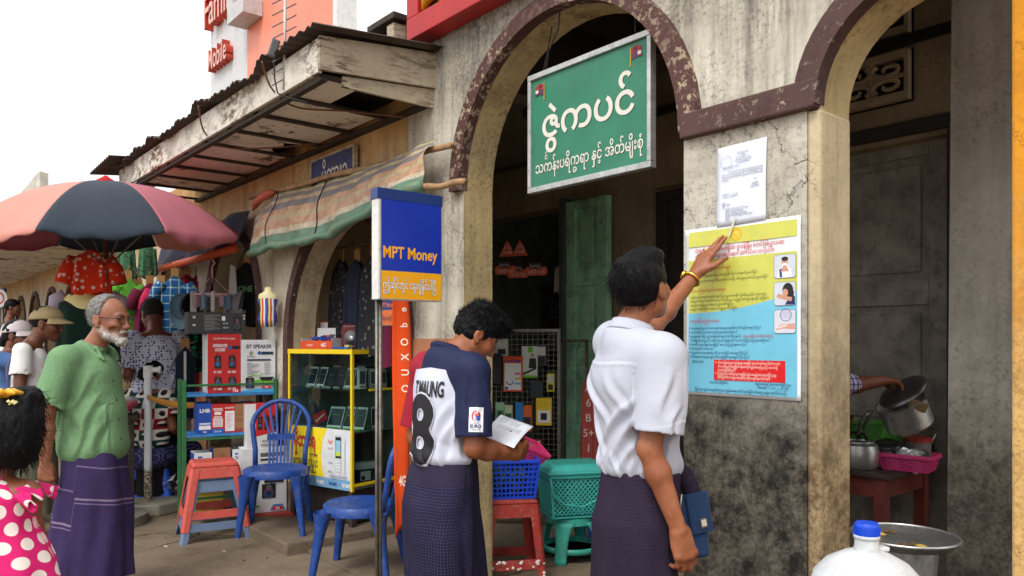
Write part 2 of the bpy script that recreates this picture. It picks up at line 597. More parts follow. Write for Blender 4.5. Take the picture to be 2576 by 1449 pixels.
ap.prism([F(3.3, -0.40, 0.0), F(30, -0.40, 0.0), F(30, 5.2, 0.0), F(3.3, 5.2, 0.0)], (0, 0, 0.10))
ap=ap.build('arcade_pavement', floor_mat('arcade_floor', (126, 111, 95), (108, 96, 83), (82, 71, 60)), bevel=0.012)
ap['kind']='structure'
p=pav.build('pavement', floor_mat('pavement_concrete', (134, 119, 101), (116, 103, 88), (90, 78, 65)))
p['kind']='structure'
# ---------------------------------------------------------------- plasters and paints
PL_FRONT=plaster('plaster_cream', (222, 217, 202), (184, 178, 162), (58, 55, 51), 1.0, 0.8, low=(0.75, 1.3, (92, 84, 74), (140, 130, 114)), crack=0.8, high=(2.6, 3.25, (80, 77, 71)), blot=(0.28, (120, 114, 102)))
PL_LEFT=plaster('plaster_ochre', (216, 208, 190), (190, 178, 156), (96, 70, 48), 0.6, 0.6, crack=0.5, low=(0.9, 1.3, (96, 82, 68), (140, 120, 100)), over=(2.15, 2.75, (206, 170, 118), (176, 132, 84)))
PL_WHITE=plaster('plaster_white', (222, 218, 206), (196, 188, 172), (110, 98, 84), 0.45, 0.4, crack=0.4, low=(0.95, 1.2, (78, 66, 56), (120, 104, 88)))
PL_PIER=plaster('plaster_pier', (212, 208, 194), (182, 177, 163), (74, 70, 64), 0.7, 0.9, low=(1.0, 1.78, (44, 42, 39), (116, 110, 98)), blot=(0.2, (116, 110, 100)), crack=0.9)
PL_ORANGE=plaster('plaster_orange', (192, 132, 96), (168, 112, 82), (96, 78, 66), 0.5, 0.5, low=(0.1, 0.75, (92, 78, 66), (140, 116, 94)), crack=0.4)
PL_REVEAL=plaster('plaster_reveal', (204, 186, 142), (184, 160, 112), (78, 68, 56), 0.8, 0.8, crack=0.2)
PL_JAMB=plaster('plaster_jamb', (214, 198, 164), (196, 180, 148), (120, 96, 66), 0.6, 0.5, low=(0.95, 1.75, (112, 92, 66), (180, 156, 120)), crack=0.4, blot=(0.3, (138, 112, 76)))
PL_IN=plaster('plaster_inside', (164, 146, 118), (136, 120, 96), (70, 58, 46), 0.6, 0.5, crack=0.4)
PL_GREY=plaster('plaster_grey', (172, 168, 158), (148, 144, 136), (74, 70, 64), 0.5, 0.5, low=(0.95, 1.35, (74, 69, 62), (116, 110, 100)), crack=0.3)
PL_YELLOW=plaster('limewash_yellow', (226, 158, 52), (214, 140, 40), (150, 104, 50), 0.35, 0.3, low=(1.2, 1.9, (196, 156, 96), (214, 176, 112)), crack=0.2)
TRIM=peel('trim_maroon', (100, 74, 70), (186, 168, 148), 0.20, 30, dark=0.6)
TRIM2=peel('trim_maroon_worn', (98, 68, 64), (208, 188, 160), 0.46, 26, dark=0.55)
WOOD_OLD=peel('board_white_flaking', (232, 226, 214), (112, 76, 46), 0.62, 6, (1.6, 1.6, 3.5), dark=0.28)
WOOD_BROWN=peel('board_weathered', (196, 182, 158), (92, 76, 58), 0.5, 5, (1.2, 1.2, 7), dark=0.35)
SOFFIT=peel('soffit_board', (240, 230, 214), (120, 102, 84), 0.4, 4, dark=0.15)
DARKWOOD=plain('dark_batten', (58, 48, 40), 0.8, var=0.25, scale=12, bump=0.3)
BLACK=plain('black_and_shade', (20, 18, 17), 0.9, var=0.2)  # black of the wall rail, and of sheets standing in for shade
CORRU=plain('corrugated_rust', (74, 64, 58), 0.75, var=0.3, scale=7, bump=0.3, dirt=0.7, dirtcol=(84, 54, 36))
def arch_profile(t0, t1, spring, rise=None, n=26):
 c, h=(t0+t1)/2, (t1-t0)/2
 rise=rise or h
 return[(c+h*math.cos(math.pi*k/n), spring+rise*math.sin(math.pi*k/n))for k in range(n+1)]
def L(t, w, z):
 return(-t, w, z)
def arch_wall(name, parent, arches, t_end, t_start, ztop, thick, mat, mat_reveal, cut=None):
 """front wall with arched openings: piers, spandrels and back as one mesh, arch soffits and jambs as a second"""
 mb, rv=MB(), MB()
 edges=[t_start]
 for a in arches:
  edges+=[a[0], a[1]]
 edges.append(t_end)
 for i in range(0, len(edges), 2):
  a, b=edges[i], edges[i+1]
  if b-a>1e-4:
   for w, rev in((0, False), (thick, True)):
    q=[L(b, w, 0), L(a, w, 0), L(a, w, ztop), L(b, w, ztop)]
    mb.add(q, [(3, 2, 1, 0)if rev else(0, 1, 2, 3)])
 for(t0, t1, spring, rise)in arches:
  pr=arch_profile(t0, t1, spring, rise)
  for(a, b)in zip(pr, pr[1:]):
   for w, rev in((0, False), (thick, True)):
    q=[L(a[0], w, a[1]), L(b[0], w, b[1]), L(b[0], w, ztop), L(a[0], w, ztop)]
    mb.add(q, [(3, 2, 1, 0)if rev else(0, 1, 2, 3)])
   rv.add([L(a[0], 0, a[1]), L(a[0], thick, a[1]), L(b[0], thick, b[1]), L(b[0], 0, b[1])], [(0, 1, 2, 3)])
  for t in(t0, t1):
   rv.add([L(t, 0, 0), L(t, thick, 0), L(t, thick, spring), L(t, 0, spring)], [(0, 1, 2, 3)if t==t0 else(3, 2, 1, 0)])
 mb.add([L(t_end, 0, ztop), L(t_start, 0, ztop), L(t_start, thick, ztop), L(t_end, thick, ztop)], [(0, 1, 2, 3)])
 for t, rev in((t_start, False), (t_end, True)):
  q=[L(t, 0, 0), L(t, thick, 0), L(t, thick, ztop), L(t, 0, ztop)]
  mb.add(q, [(3, 2, 1, 0)if rev else(0, 1, 2, 3)])
 w=mb.build(name, mat, parent)
 r=rv.build('arch_reveal', mat_reveal, parent)
 return w, r
def arch_ring(parent, t0, t1, spring, rise, width, proud, mat, foot=None, name='arch_trim'):
 """raised band round an arch"""
 mb=MB()
 a=arch_profile(t0+0.002, t1-0.002, spring, rise)
 h, r=(t1-t0)/2, rise or(t1-t0)/2
 b=[((t0+t1)/2+(p[0]-(t0+t1)/2)*(h+width)/h, spring+(p[1]-spring)*(r+width)/r)for p in a]
 if foot is not None:
  a=[(a[0][0], foot)]+a+[(a[-1][0], foot)]
  b=[(b[0][0], foot)]+b+[(b[-1][0], foot)]
 for(p, q, p2, q2)in zip(a, a[1:], b, b[1:]):
  mb.add([L(p[0], -proud, p[1]), L(q[0], -proud, q[1]), L(q2[0], -proud, q2[1]), L(p2[0], -proud, p2[1])], [(0, 1, 2, 3)])
  mb.add([L(p[0], -proud, p[1]), L(q[0], -proud, q[1]), L(q[0], 0.02, q[1]), L(p[0], 0.02, p[1])], [(0, 3, 2, 1)])
  mb.add([L(p2[0], -proud, p2[1]), L(q2[0], -proud, q2[1]), L(q2[0], 0.01, q2[1]), L(p2[0], 0.01, p2[1])], [(0, 1, 2, 3)])
 for i in(0, -1):
  p, p2=a[i], b[i]
  mb.add([L(p[0], -proud, p[1]), L(p2[0], -proud, p2[1]), L(p2[0], 0.01, p2[1]), L(p[0], 0.01, p[1])], [(0, 1, 2, 3)])
 return mb.build(name, mat, parent)
 # ---------------------------------------------------------------- the arcade building nearest us
bl=thing('arcade_building', 'old cream plastered arcade building with maroon arch trims and poster on its pier', 'building', F0, FROT)
A0=(-0.88, -0.20, 2.25, None)
A1=(0.375, 1.875, 2.265, None)
arch_wall('front_wall', bl, [A0, A1], 2.44, -0.97, 4.3, 0.20, PL_FRONT, PL_REVEAL)
arch_ring(bl, A0[0], A0[1], 2.25, None, 0.085, 0.045, TRIM)
arch_ring(bl, A1[0], A1[1], 2.265, None, 0.085, 0.045, TRIM2)
ib=MB()
ib.prism([L(0.372, -0.047, 2.238), L(-0.197, -0.047, 2.238), L(-0.197, 0.206, 2.238), L(-0.145, 0.206, 2.25), L(-0.145, 0.206, 2.25), L(-0.197, 0.206, 2.238)][:3]+[L(0.372, 0.206, 2.238)], (0, 0, 0.10))
ib.build('impost_band', TRIM, bl, bevel=0.008)
pp=MB()
pp.box(-0.374, 0.155, -0.012, 0.0, 0.02, 2.238)
pp.build('pier_face', PL_PIER, bl)
pj=MB()
pj.box(0.155, 0.2055, -0.012, 0.2052, 0.02, 2.2365)
pj.build('pier_corner', PL_JAMB, bl, bevel=0.012)
po=MB()
po.box(-2.43, -1.878, -0.012, 0.0, 0.02, 1.45)
po.build('pier_face', PL_ORANGE, bl)
W_IN=2.0
def wall_with_doors(parent, name, t0, t1, z1, doors, mat, w=W_IN, thick=0.2):
 mb=MB()
 cur=t0
 for(a, b, h)in sorted(doors):
  if a>cur:
   mb.box(-a, -cur, w, w+thick, 0, z1)
  mb.box(-b, -a, w, w+thick, h, z1)
  cur=b
 if t1>cur:
  mb.box(-t1, -cur, w, w+thick, 0, z1)
 return mb.build(name, mat, parent)
DOORS=[(0.14, 1.15, 2.57), (1.5, 2.21, 2.58), (3.06, 4.62, 2.58)]
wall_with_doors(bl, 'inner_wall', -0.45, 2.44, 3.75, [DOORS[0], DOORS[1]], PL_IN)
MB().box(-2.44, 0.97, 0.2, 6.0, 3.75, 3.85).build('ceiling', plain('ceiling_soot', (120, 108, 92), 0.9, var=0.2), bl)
cb=MB()
for t in(0.2, 0.85, 1.5, 2.15):
 cb.box(-t-0.05, -t+0.05, 0.2, 2.0, 3.58, 3.75)
cb.build('ceiling_beam', DARKWOOD, bl)
MB().bar(L(-0.4, 1.93, 3.12), L(2.4, 1.93, 3.12), 0.05, 0.05).build('wall_rail', BLACK, bl)
MB().bar(L(0.3, 0.9, 2.98), L(2.4, 0.9, 2.98), 0.04, 0.06).build('tie_beam', DARKWOOD, bl)
def panel_door(parent, name, t0, t1, z0, z1, w, mat, rows=3, cols=1, dark=None, proud=0.02):
 """framed door with sunk raised-field panels"""
 fr=MB()
 st=0.11
 fr.box(-t1, -t0, w, w+0.03, z0, z1)
 fr.box(-t1, -t1+st, w-proud, w, z0, z1)
 fr.box(-t0-st, -t0, w-proud, w, z0, z1)
 zs=[z0+(z1-z0)*k/rows for k in range(rows+1)]
 cw=(t1-t0-st*2-0.06*(cols-1))/cols
 for k in range(rows+1):
  zc=zs[k]
  lo, hi=max(z0, zc-0.07), min(z1, zc+0.07)
  fr.box(-t1+st, -t0-st, w-proud, w, lo, hi)
 d=None
 pns=[]
 for k in range(rows):
  for c in range(cols):
   x0=-t1+st+c*(cw+0.06)
   if c:
    fr.box(x0-0.06, x0, w-proud, w, zs[k]+0.07, zs[k+1]-0.07)
   pns.append(MB().box(x0+0.045, x0+cw-0.045, w-proud*0.7, w-0.001, zs[k]+0.07+0.045, zs[k+1]-0.07-0.045))
 d=fr.build(name, mat, parent, bevel=0.004)
 for pn in pns:
  pn.build('panel', mat, d, bevel=0.012, seg=1)
 return d
DGREY=plain('door_grey_paint', (140, 134, 124), 0.7, var=0.25, scale=5, bump=0.15, dirt=0.5, dirtcol=(52, 44, 38))
DBROWN=plain('door_brown_black', (48, 42, 38), 0.75, var=0.2, scale=6, bump=0.1)
DGREEN=plain('door_green_paint', (158, 210, 172), 0.65, var=0.25, scale=4, bump=0.2, dirt=0.5, dirtcol=(62, 66, 48))
panel_door(bl, 'door', 0.14, 0.86, 0.03, 2.55, W_IN+0.04, DGREY, 3)
panel_door(bl, 'door', 0.865, 1.15, 0.03, 2.55, W_IN+0.04, DGREY, 3)
panel_door(bl, 'door', 1.5, 2.21, 0.03, 2.56, W_IN+0.06, DBROWN, 3)
df=MB()
df.box(-0.14, -0.07, 1.97, 2.1, 0.03, 2.60)
df.box(-1.22, -1.15, 1.97, 2.1, 0.03, 2.60)
df.box(-1.22, -0.07, 1.97, 2.1, 2.60, 2.68)
df.build('door_frame', DBROWN, bl, bevel=0.006)
GR=plain('grille_cement', (168, 150, 124), 0.9, var=0.2, scale=9, bump=0.4)
def grille(parent, t0, t1, z0, z1, w):
 fr=MB()
 e=0.045
 fr.box(-t1, -t0, w-0.03, w+0.02, z0, z0+e)
 fr.box(-t1, -t0, w-0.03, w+0.02, z1-e, z1)
 n=max(1, round((t1-t0)/0.42))
 for k in range(n+1):
  x=-t1+(t1-t0)*k/n
  fr.box(max(-t1, x-0.022), min(-t0, x+0.022), w-0.028, w+0.02, z0+e, z1-e)
 zc, hh=(z0+z1)/2, (z1-z0)/2-e
 for k in range(n):
  xa, xb=-t1+(t1-t0)*k/n+0.02, -t1+(t1-t0)*(k+1)/n-0.02
  xm, hw=(xa+xb)/2, (xb-xa)/2
  for sx in(-1, 1):
   for sz in(-1, 1):
    pts=[]
    for q in range(15):
     a=2.4*math.pi*q/14
     rr=(0.52-0.40*q/14)
     pts.append((xm+sx*hw*(0.5+rr*math.cos(a+2.3)), w-0.012, zc+sz*hh*(0.48+rr*math.sin(a+2.3))))
    fr.tube(pts, [0.020-0.008*q/14 for q in range(15)], 6)
   fr.tube([(xm, w-0.012, zc), (xm+sx*hw*0.55, w-0.012, zc+0.0), (xm+sx*hw, w-0.012, zc)], 0.016, 6)
  fr.tube([(xm, w-0.012, zc-hh), (xm, w-0.012, zc+hh)], 0.016, 6)
 o=fr.build('vent_grille', GR, parent)
 MB().box(-t1-0.01, -t0+0.01, w+0.024, w+0.03, z0-0.01, z1+0.01).build('grille_shade_sheet', BLACK, o)  # black sheet stands in for the dark opening behind the grille
 return o
grille(bl, 0.33, 1.17, 2.80, 3.08, 1.97)
grille(bl, 0.33, 1.17, 3.17, 3.50, 1.97)
gp=MB()
gp.prism([L(-0.262, 0.9, 0), L(-0.95, 0.9, 0), L(-0.95, 1.5, 0), L(-0.262, 1.5, 0)], (0, 0, 3.75))
for i in(4, 7):
 gp.v[i].x+=0.03
gp.build('partition_pier', PL_GREY, bl)
MB().box(0.797, 1.6, -0.06, 0.0, 0.0, 4.3).build('side_pier', PL_YELLOW, bl, bevel=0.01)
ck=Print()
CH=ink(196, 204, 210, 0.9)
ck.line([(0, 0), (0.002, 0.07), (0.012, 0.055)], 0.006, CH).line([(0.002, 0.07), (-0.008, 0.05)], 0.006, CH)
ck.line([(0.07, 0.055), (0.055, 0.05), (0.05, 0.03), (0.06, 0.005), (0.075, -0.005)], 0.006, CH)
ck.build('chalk_mark', (0.52, 0.896, 1.16), (1, 0, 0), (0, 0, 1), bl)
# ---------------------------------------------------------------- the long market arcade to the left
mk=thing('market_arcade', 'long ochre and white market arcade with a row of arches running off to the left', 'building', F0, FROT)
ar=[(2.45, 4.13, 1.43, 0.88), (4.75, 5.94, 1.72, 0.64)]
t=6.5
while t<27:
 ar.append((t, t+1.15, 1.72, 0.6))
 t+=1.72
arch_wall('front_wall', mk, ar, 29, 2.442, 3.05, 0.2, PL_LEFT, PL_JAMB)
for a in ar:
 arch_ring(mk, a[0], a[1], a[2], a[3], 0.08, 0.03, TRIM, foot=0.9)
pe=[(4.13+0.081, 4.75-0.081), (5.94+0.081, 6.5-0.081)]+[(a[1]+0.081, b[0]-0.081)for a, b in zip(ar[2:], ar[3:])]
for i, (a, b)in enumerate(pe[:6]):
 MB().box(-b, -a, -0.010, 0.0, 0.02, 1.55 if i!=1 else 1.72).build('pier_face', PL_ORANGE if i==1 else PL_WHITE, mk)
MB().box(-29.0, -2.44, 2.0, 2.1, 3.0, 3.8).build('light_gap_block', BLACK, mk)  # added to close the gap where sky light leaked in
MB().box(-2.60, -2.45, 0.2, 2.1, 3.12, 3.8).build('light_gap_block', DARKWOOD, mk)  # added partition over the ceiling step, keeps stray sky light out
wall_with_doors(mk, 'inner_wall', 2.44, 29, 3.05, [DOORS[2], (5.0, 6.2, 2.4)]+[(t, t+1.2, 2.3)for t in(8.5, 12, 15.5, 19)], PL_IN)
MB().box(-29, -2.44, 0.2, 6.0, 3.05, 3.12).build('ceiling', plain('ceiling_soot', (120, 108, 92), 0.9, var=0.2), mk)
sr=MB()
sr.box(-29, 0.5, 5.2, 5.3, 0, 3.75)
sr.box(-2.62, -2.5, 2.2, 5.2, 0, 3.0)
sr.box(-4.95, -4.85, 2.2, 5.2, 0, 3.0)
sr.build('back_room_wall', plain('dark_green_wall', (128, 140, 128), 0.9, var=0.2), mk)
panel_door(mk, 'door', 2.58, 3.04, 0.06, 2.58, 1.93, DGREEN, 4, 1, proud=0.025)
dl=MB()
dl.box(-3.10, -3.042, 1.88, 2.1, 0.03, 2.62)
dl.build('door_frame', plain('door_frame_green_grey', (74, 84, 72), 0.8, var=0.3, scale=9, bump=0.3, dirt=0.5), mk, bevel=0.006)
# ---------------------------------------------------------------- awning over the market front
aw=thing('awning', 'sagging tin awning with flaking white fascia board over the market shops', 'awning', F0, FROT)
TA, TB=2.17, 6.25
WO=-0.70
MB().box(-TB, -TA, WO-0.025, WO, 2.835, 3.015).build('fascia_board', WOOD_OLD, aw, bevel=0.004)
e1=MB()
e1.prism([L(TA, WO-0.026, 2.845), L(TA, 0.0, 2.90), L(TA, 0.0, 3.10), L(TA, WO-0.026, 3.02)], (0.024, 0, 0))
e1.build('end_board', WOOD_BROWN, aw)
e2=MB()
e2.prism([L(TA+0.02, WO+0.12, 2.79), L(TA+0.02, 0.0, 2.79), L(TA+0.02, 0.0, 2.895), L(TA+0.02, WO+0.12, 2.848)], (0.02, 0, 0))
e2.build('end_board', WOOD_BROWN, aw)
so=MB()
ns=9
ps=[TA+0.04+(TB-TA-0.06)*k/ns for k in range(ns+1)]
HOLES={3:(0.55, 0.62)}
for k in range(ns):
 a, b=ps[k]+0.012, ps[k+1]-0.012
 if k==0:
  so.box(-b, -a, WO+0.02, -0.42, 2.842, 2.85)
  continue
 if k==ns-1:
  so.box(-b, -a, WO+0.02, -0.50, 2.842, 2.85)
  continue
 if k==3:
  o_=[L(a, WO+0.02, 2.842), L(b, WO+0.02, 2.842), L(b, -0.20, 2.842), L(b-0.13, -0.28, 2.842), L(b-0.2, -0.21, 2.842), L(b-0.3, -0.25, 2.842), L(a+0.06, -0.09, 2.842), L(a, -0.06, 2.842)]
  so.prism(o_, (0, 0, 0.008))
  continue
 so.box(-b, -a, WO+0.02, -0.06, 2.842+0.002*(k%2), 2.85+0.002*(k%2))
so.build('soffit', SOFFIT, aw)
bt=MB()
for q in ps:
 bt.box(-q-0.02, -q+0.02, WO+0.01, -0.001, 2.825, 2.841)
bt.box(-TB, -TA-0.02, -0.05, 0.0, 2.80, 2.824)
bt.box(-TB, -TA-0.02, WO+0.001, WO+0.04, 2.805, 2.824)
bt.build('batten', DARKWOOD, aw)
MB().box(-TB+0.02, -TA-0.03, WO+0.01, -0.005, 2.93, 2.94).build('roof_shade_sheet', BLACK, aw)  # black sheet stands in for the dark inside the awning roof
def corru(u, v):
 tt=TA-0.10+(TB+0.18-TA)*u
 w=WO-0.10+(0.0-WO+0.11)*v
 sag=0.02*math.sin(u*19)+0.015*math.sin(u*47+1)
 return L(tt, w+(0.015*math.sin(u*71)if v==0 else 0), 3.026+0.09*v+sag*(1-v)+0.009*math.sin(u*(TB-TA+0.18)/0.076*2*math.pi))
MB().grid(corru, 560, 5).build('tin_sheet', CORRU, aw, smooth=True, solid=0.004)
ls=MB()
def corru2(u, v):
 tt=5.75+0.75*u
 return L(tt, WO-0.22+0.3*v, 3.03+0.03*v-0.03*u+0.009*math.sin(u*10*2*math.pi))
MB().grid(corru2, 90, 3).build('tin_sheet', CORRU, aw, smooth=True, solid=0.004)
a2=thing('awning', 'ribbed grey awning far along the arcade behind the umbrella', 'awning', F0, FROT)
rb=MB()
for k in range(70):
 t0=9.0+k*0.26
 rb.box(-t0-0.17, -t0, -1.15, -0.01, 2.72, 2.74)
rb.build('ribbed_soffit', SOFFIT, a2)
MB().box(-27.3, -8.9, -1.18, -1.152, 2.70, 2.92).build('fascia_board', WOOD_BROWN, a2)
MB().box(-27.4, -8.8, -1.3, 0.0, 2.93, 2.95).build('roof_sheet', CORRU, a2)
MB().box(-27.3, -8.95, -1.14, -0.01, 2.76, 2.77).build('roof_shade_sheet', BLACK, a2)  # black sheet gives the shade seen between the soffit ribs
hs=thing('far_house', 'pale house with a dark tin roof far off behind the umbrella', 'house', (-15.5, 19.0, 0), R(20))
MB().box(-5, 4, 0, 6, 0, 4.3).build('wall', PL_LEFT, hs)
hr=MB()
hr.prism([(-5.4, -0.5, 4.3), (4.5, -0.5, 4.3), (4.5, 3, 5.2), (-5.4, 3, 5.2)], (0, 0, 0.12))
hr.build('roof', CORRU, hs)
gh=thing('gable_wall', 'pale pointed gable wall rising behind the umbrella top', 'gable', (-12.2, 20.0, 0), R(-8))
gw=MB()
gw.prism([(-0.75, 0, 0), (0.0, 0, 0), (0.0, 0, 5.85), (-0.08, 0, 5.8), (-0.75, 0, 5.1)], (0, 0.3, 0))
gw.build('wall', PL_WHITE, gh)
# ================================================================ SIGNS, POSTERS, AWNING CLOTHS, UMBRELLA, BILLBOARD
ALU=plain('aluminium', (190, 192, 190), 0.4, 0.6, var=0.12, scale=14, dirt=0.4)
WHITEP=plain('white_paint', (226, 226, 222), 0.5, var=0.06, dirt=0.25)
STEEL=plain('galvanised_steel', (128, 124, 116), 0.45, 0.7, var=0.25, scale=20, dirt=0.4)
BAMBOO=plain('bamboo', (172, 138, 98), 0.7, var=0.25, scale=14, bump=0.2, dirt=0.3)
CABLE=plain('cable_black', (24, 22, 22), 0.6, var=0)
CABLE_BR=plain('cable_brown', (112, 70, 48), 0.6, var=0.1)
def textw(s, size, bold=0.0):
 v, _=text_mesh(s, bold)
 return(v[:, 0].max()-v[:, 0].min())*size
 # ---- green hanging shop sign
gs=thing('shop_sign', 'green hanging shop sign with white Burmese lettering and two small flags in the arch', 'sign', F(0.99, 0.06, 2.18), FROT)
GREEN_S=plain('sign_green', (34, 122, 92), 0.35, var=0.14, scale=3, dirt=0.25, dirtcol=(80, 130, 110))
W, H=0.80, 0.595
fb=MB()
fb.box(-W/2, W/2, -0.02, 0.02, 0, 0.028).box(-W/2, W/2, -0.02, 0.02, H-0.028, H)
fb.box(-W/2, -W/2+0.022, -0.0195, 0.0195, 0.028, H-0.028).box(W/2-0.022, W/2, -0.0195, 0.0195, 0.028, H-0.028)
fb.build('sign_frame', ALU, gs, bevel=0.003)
MB().box(-W/2+0.022, W/2-0.022, -0.006, 0.012, 0.028, H-0.028).build('sign_panel', GREEN_S, gs)
pr=Print()
WS=ink(222, 218, 206)
DK=ink(12, 70, 52)
for ox, oy, mt in((0.004, -0.004, DK), (0, 0, WS)):
 pr.text('ဇွဲကပင်', 0.10+ox, 0.265+oy, 0.185, mt, width=0.60, bold=0.018)
 base='သကန်းပရိကရာ နှင့် အိတ်မျိုးစုံ'
 sz=0.074
 k=0.70/textw(base, sz, 0.012)
 pr.text(base, 0.05+ox*0.6, 0.095+oy*0.6, sz, mt, width=0.70, bold=0.012)
 pr.text('င်', 0.05+textw('သ', sz)*k+0.012, 0.155, sz*0.5, mt, bold=0.012)
 pr.text('ခ', 0.05+textw('သကန်းပရိ', sz)*k+0.016, 0.058, sz*0.62, mt, bold=0.012)
def flag(x, y, s):
 pr.poly([(x, y), (x+s*0.006, y), (x+s*0.006, y+0.085), (x, y+0.085)], ink(196, 150, 40))
 pr.poly([(x+s*0.008, y+0.08), (x+s*0.035, y+0.088), (x+s*0.062, y+0.078), (x+s*0.066, y+0.056), (x+s*0.036, y+0.062), (x+s*0.008, y+0.054)], ink(150, 34, 44))
 pr.poly([(x+s*0.008, y+0.054), (x+s*0.036, y+0.062), (x+s*0.066, y+0.056), (x+s*0.07, y+0.03), (x+s*0.036, y+0.034), (x+s*0.008, y+0.028)], ink(96, 44, 80))
 pr.poly([(x+s*0.046, y+0.059), (x+s*0.066, y+0.056), (x+s*0.064, y+0.042), (x+s*0.044, y+0.044)], WS)
 pr.disc(x+s*0.03, y+0.072, 0.009, ink(60, 22, 26), 0.007)
flag(0.675, 0.462, 1)
flag(0.118, 0.452, -1)
pr.build('lettering', (-W/2, -0.0062, 0), (1, 0, 0), (0, 0, 1), gs)
wr=MB()
for x in(-0.3, 0.3):
 wr.tube([(x, 0, H), (x*0.9, 0.03, H+0.22+0.25*(x>0)*0), (x*0.85, 0.06, H+0.80)], 0.003, 5)
wr.tube([(-0.28, 0, H), (-0.24, -0.02, H+0.08), (-0.15, -0.04, H+0.16), (-0.10, -0.07, H+0.30), (-0.02, -0.12, H+0.42)], 0.004, 5)
wr.build('hanging_wire', CABLE, gs)
# ---- blue money-transfer lightbox on a post
ms=thing('lightbox_sign', 'blue and yellow money-service lightbox sign on a thin steel post', 'sign', (-0.597, 3.44, 0), R(40))
BLUE_M=plain('sign_blue', (14, 50, 170), 0.3, var=0.04)
NAVY_M=plain('sign_navy', (24, 52, 118), 0.35, var=0.05)
YEL_M=plain('sign_yellow', (244, 172, 20), 0.35, var=0.04)
MW, MZ0, MZ1=0.345, 1.620, 2.118
MB().box(0, MW, 0, 0.055, MZ0, MZ1).build('sign_box', WHITEP, ms, bevel=0.004)
bz=MB()
bz.box(-0.004, MW+0.003, -0.004, 0.059, MZ1-0.048, MZ1+0.002)
bz.build('top_cap', NAVY_M, ms, bevel=0.002)
MB().box(0.016, MW-0.004, -0.003, 0, MZ0+0.132, MZ1-0.048).build('blue_panel', BLUE_M, ms)
MB().box(0.016, MW-0.004, -0.003, 0, MZ0+0.006, MZ0+0.130).build('yellow_panel', YEL_M, ms)
tr=MB()
tr.box(0.002, MW-0.002, -0.004, 0.0, MZ0, MZ0+0.006).box(0.010, 0.016, -0.004, 0.0, MZ0+0.006, MZ1-0.05).box(MW-0.004, MW, -0.004, 0.0, MZ0+0.006, MZ1-0.05)
tr.build('edge_trim', ALU, ms)
pr=Print()
YL=ink(246, 176, 30)
pr.text('MPT Money', 0.0, 0.190, 0.074, YL, width=0.292, bold=0.022)
for o_, mt, bo in((0, ink(40, 44, 110), 0.035), (0, ink(240, 240, 236), 0.01)):
 pr.text('ဤဆိုင်တွင် ငွေလွှဲနိုင်ပါပြီ'.replace('ငွေလွှဲ', 'ငေွလွဲှ').replace('ပြီ', 'ြပီ'), 0.0, 0.052, 0.050, mt, width=0.285, bold=bo)
pr.build('lettering', (0.026, -0.0032, MZ0), (1, 0, 0), (0, 0, 1), ms)
po_=MB()
po_.tube([(0.030, 0.03, 0.0), (0.030, 0.03, MZ0)], 0.0095, 10)
po_.tube([(0.012, 0.03, 0.0), (0.012, 0.03, MZ0)], 0.0075, 10)
po_.build('post', STEEL, ms, smooth=True)
MB().box(-0.12, 0.16, -0.10, 0.16, 0.016, 0.05).build('post_base', STEEL, ms, bevel=0.004)
# ---- small second sign of the same kind on the pier
m2=thing('wall_sign', 'small dark blue and orange sign fixed to the pier behind the lightbox', 'sign', F(2.29, -0.16, 0), FROT)
MB().box(-0.215, 0.0, 0, 0.05, 1.528, 1.90).build('sign_box', WHITEP, m2, bevel=0.003)
MB().box(-0.211, -0.02, -0.003, 0, 1.62, 1.895).build('blue_panel', plain('sign_blue_faded', (44, 46, 104), 0.5), m2)
MB().box(-0.211, -0.02, -0.003, 0, 1.532, 1.618).build('orange_panel', plain('sign_orange_faded', (206, 104, 44), 0.5), m2)
pr=Print()
pr.text('MPT Money', 0, 0.108, 0.04, ink(206, 110, 60), width=0.16, bold=0.02)
pr.text('ဤဆိုင်တွင် ငေွလွဲှနိုင်ါပြပီ', 0, 0.034, 0.03, ink(60, 40, 70), width=0.165, bold=0.015)
pr.build('lettering', (-0.205, -0.0032, 1.528), (1, 0, 0), (0, 0, 1), m2)
bk=MB()
bk.bar((-0.10, 0.05, 1.7), (-0.10, 0.15, 1.7), 0.02, 0.02)
bk.build('bracket', STEEL, m2)
# ---- orange feather banner hanging behind the post
ob=thing('banner', 'narrow orange vertical banner with white lettering hanging beside the lightbox post', 'banner', (-0.545, 3.80, 0), R(32))
ORANGE_B=cloth('banner_orange', (236, 84, 30), 0.1, 0.2)
def bann(u, v):
 z=1.66-1.17*v
 wd=0.072+0.16*max(0, v-0.86)
 x=(u-0.5)*wd*(1+0.12*math.sin(v*5))+0.004*math.sin(v*7)+0.008*v
 y=0.010*math.sin(v*7+u*2)+0.02*math.cos(u*3.1)+(0.06*(u-.5)*max(0, v-.8)*5)
 if v>0.9:
  z+=(u-0.2)*0.9*(v-0.9)
 return(x, y, z)
MB().grid(bann, 7, 40).build('banner_cloth', ORANGE_B, ob, smooth=True, solid=0.0015)
pr=Print()
WO_=ink(250, 226, 206)
for i, ch in enumerate(('e', 'd', 'O', 'X', 'U', 'O')):
 v0=0.05+i*0.065
 vs, fs=text_mesh(ch, 0.02)
 pr._m(WO_)
 pr.mb.add([(0.80-0.50*p[1], v0+0.040*p[0], 0)for p in vs], [tuple(reversed(f))for f in fs])
for v0 in(0.47, 0.52):
 pr._m(WO_)
 pr.mb.add([(0.55, v0, 0), (0.62, v0+0.012, 0), (0.92, v0-0.055, 0), (0.92, v0-0.085, 0)], [(0, 1, 2, 3)])
 pr.mb.add([(0.55, v0, 0), (0.62, v0-0.012, 0), (0.92, v0+0.055, 0), (0.92, v0+0.085, 0)], [(0, 3, 2, 1)])
vs, fs=text_mesh('4G', 0.03)
pr._m(WO_)
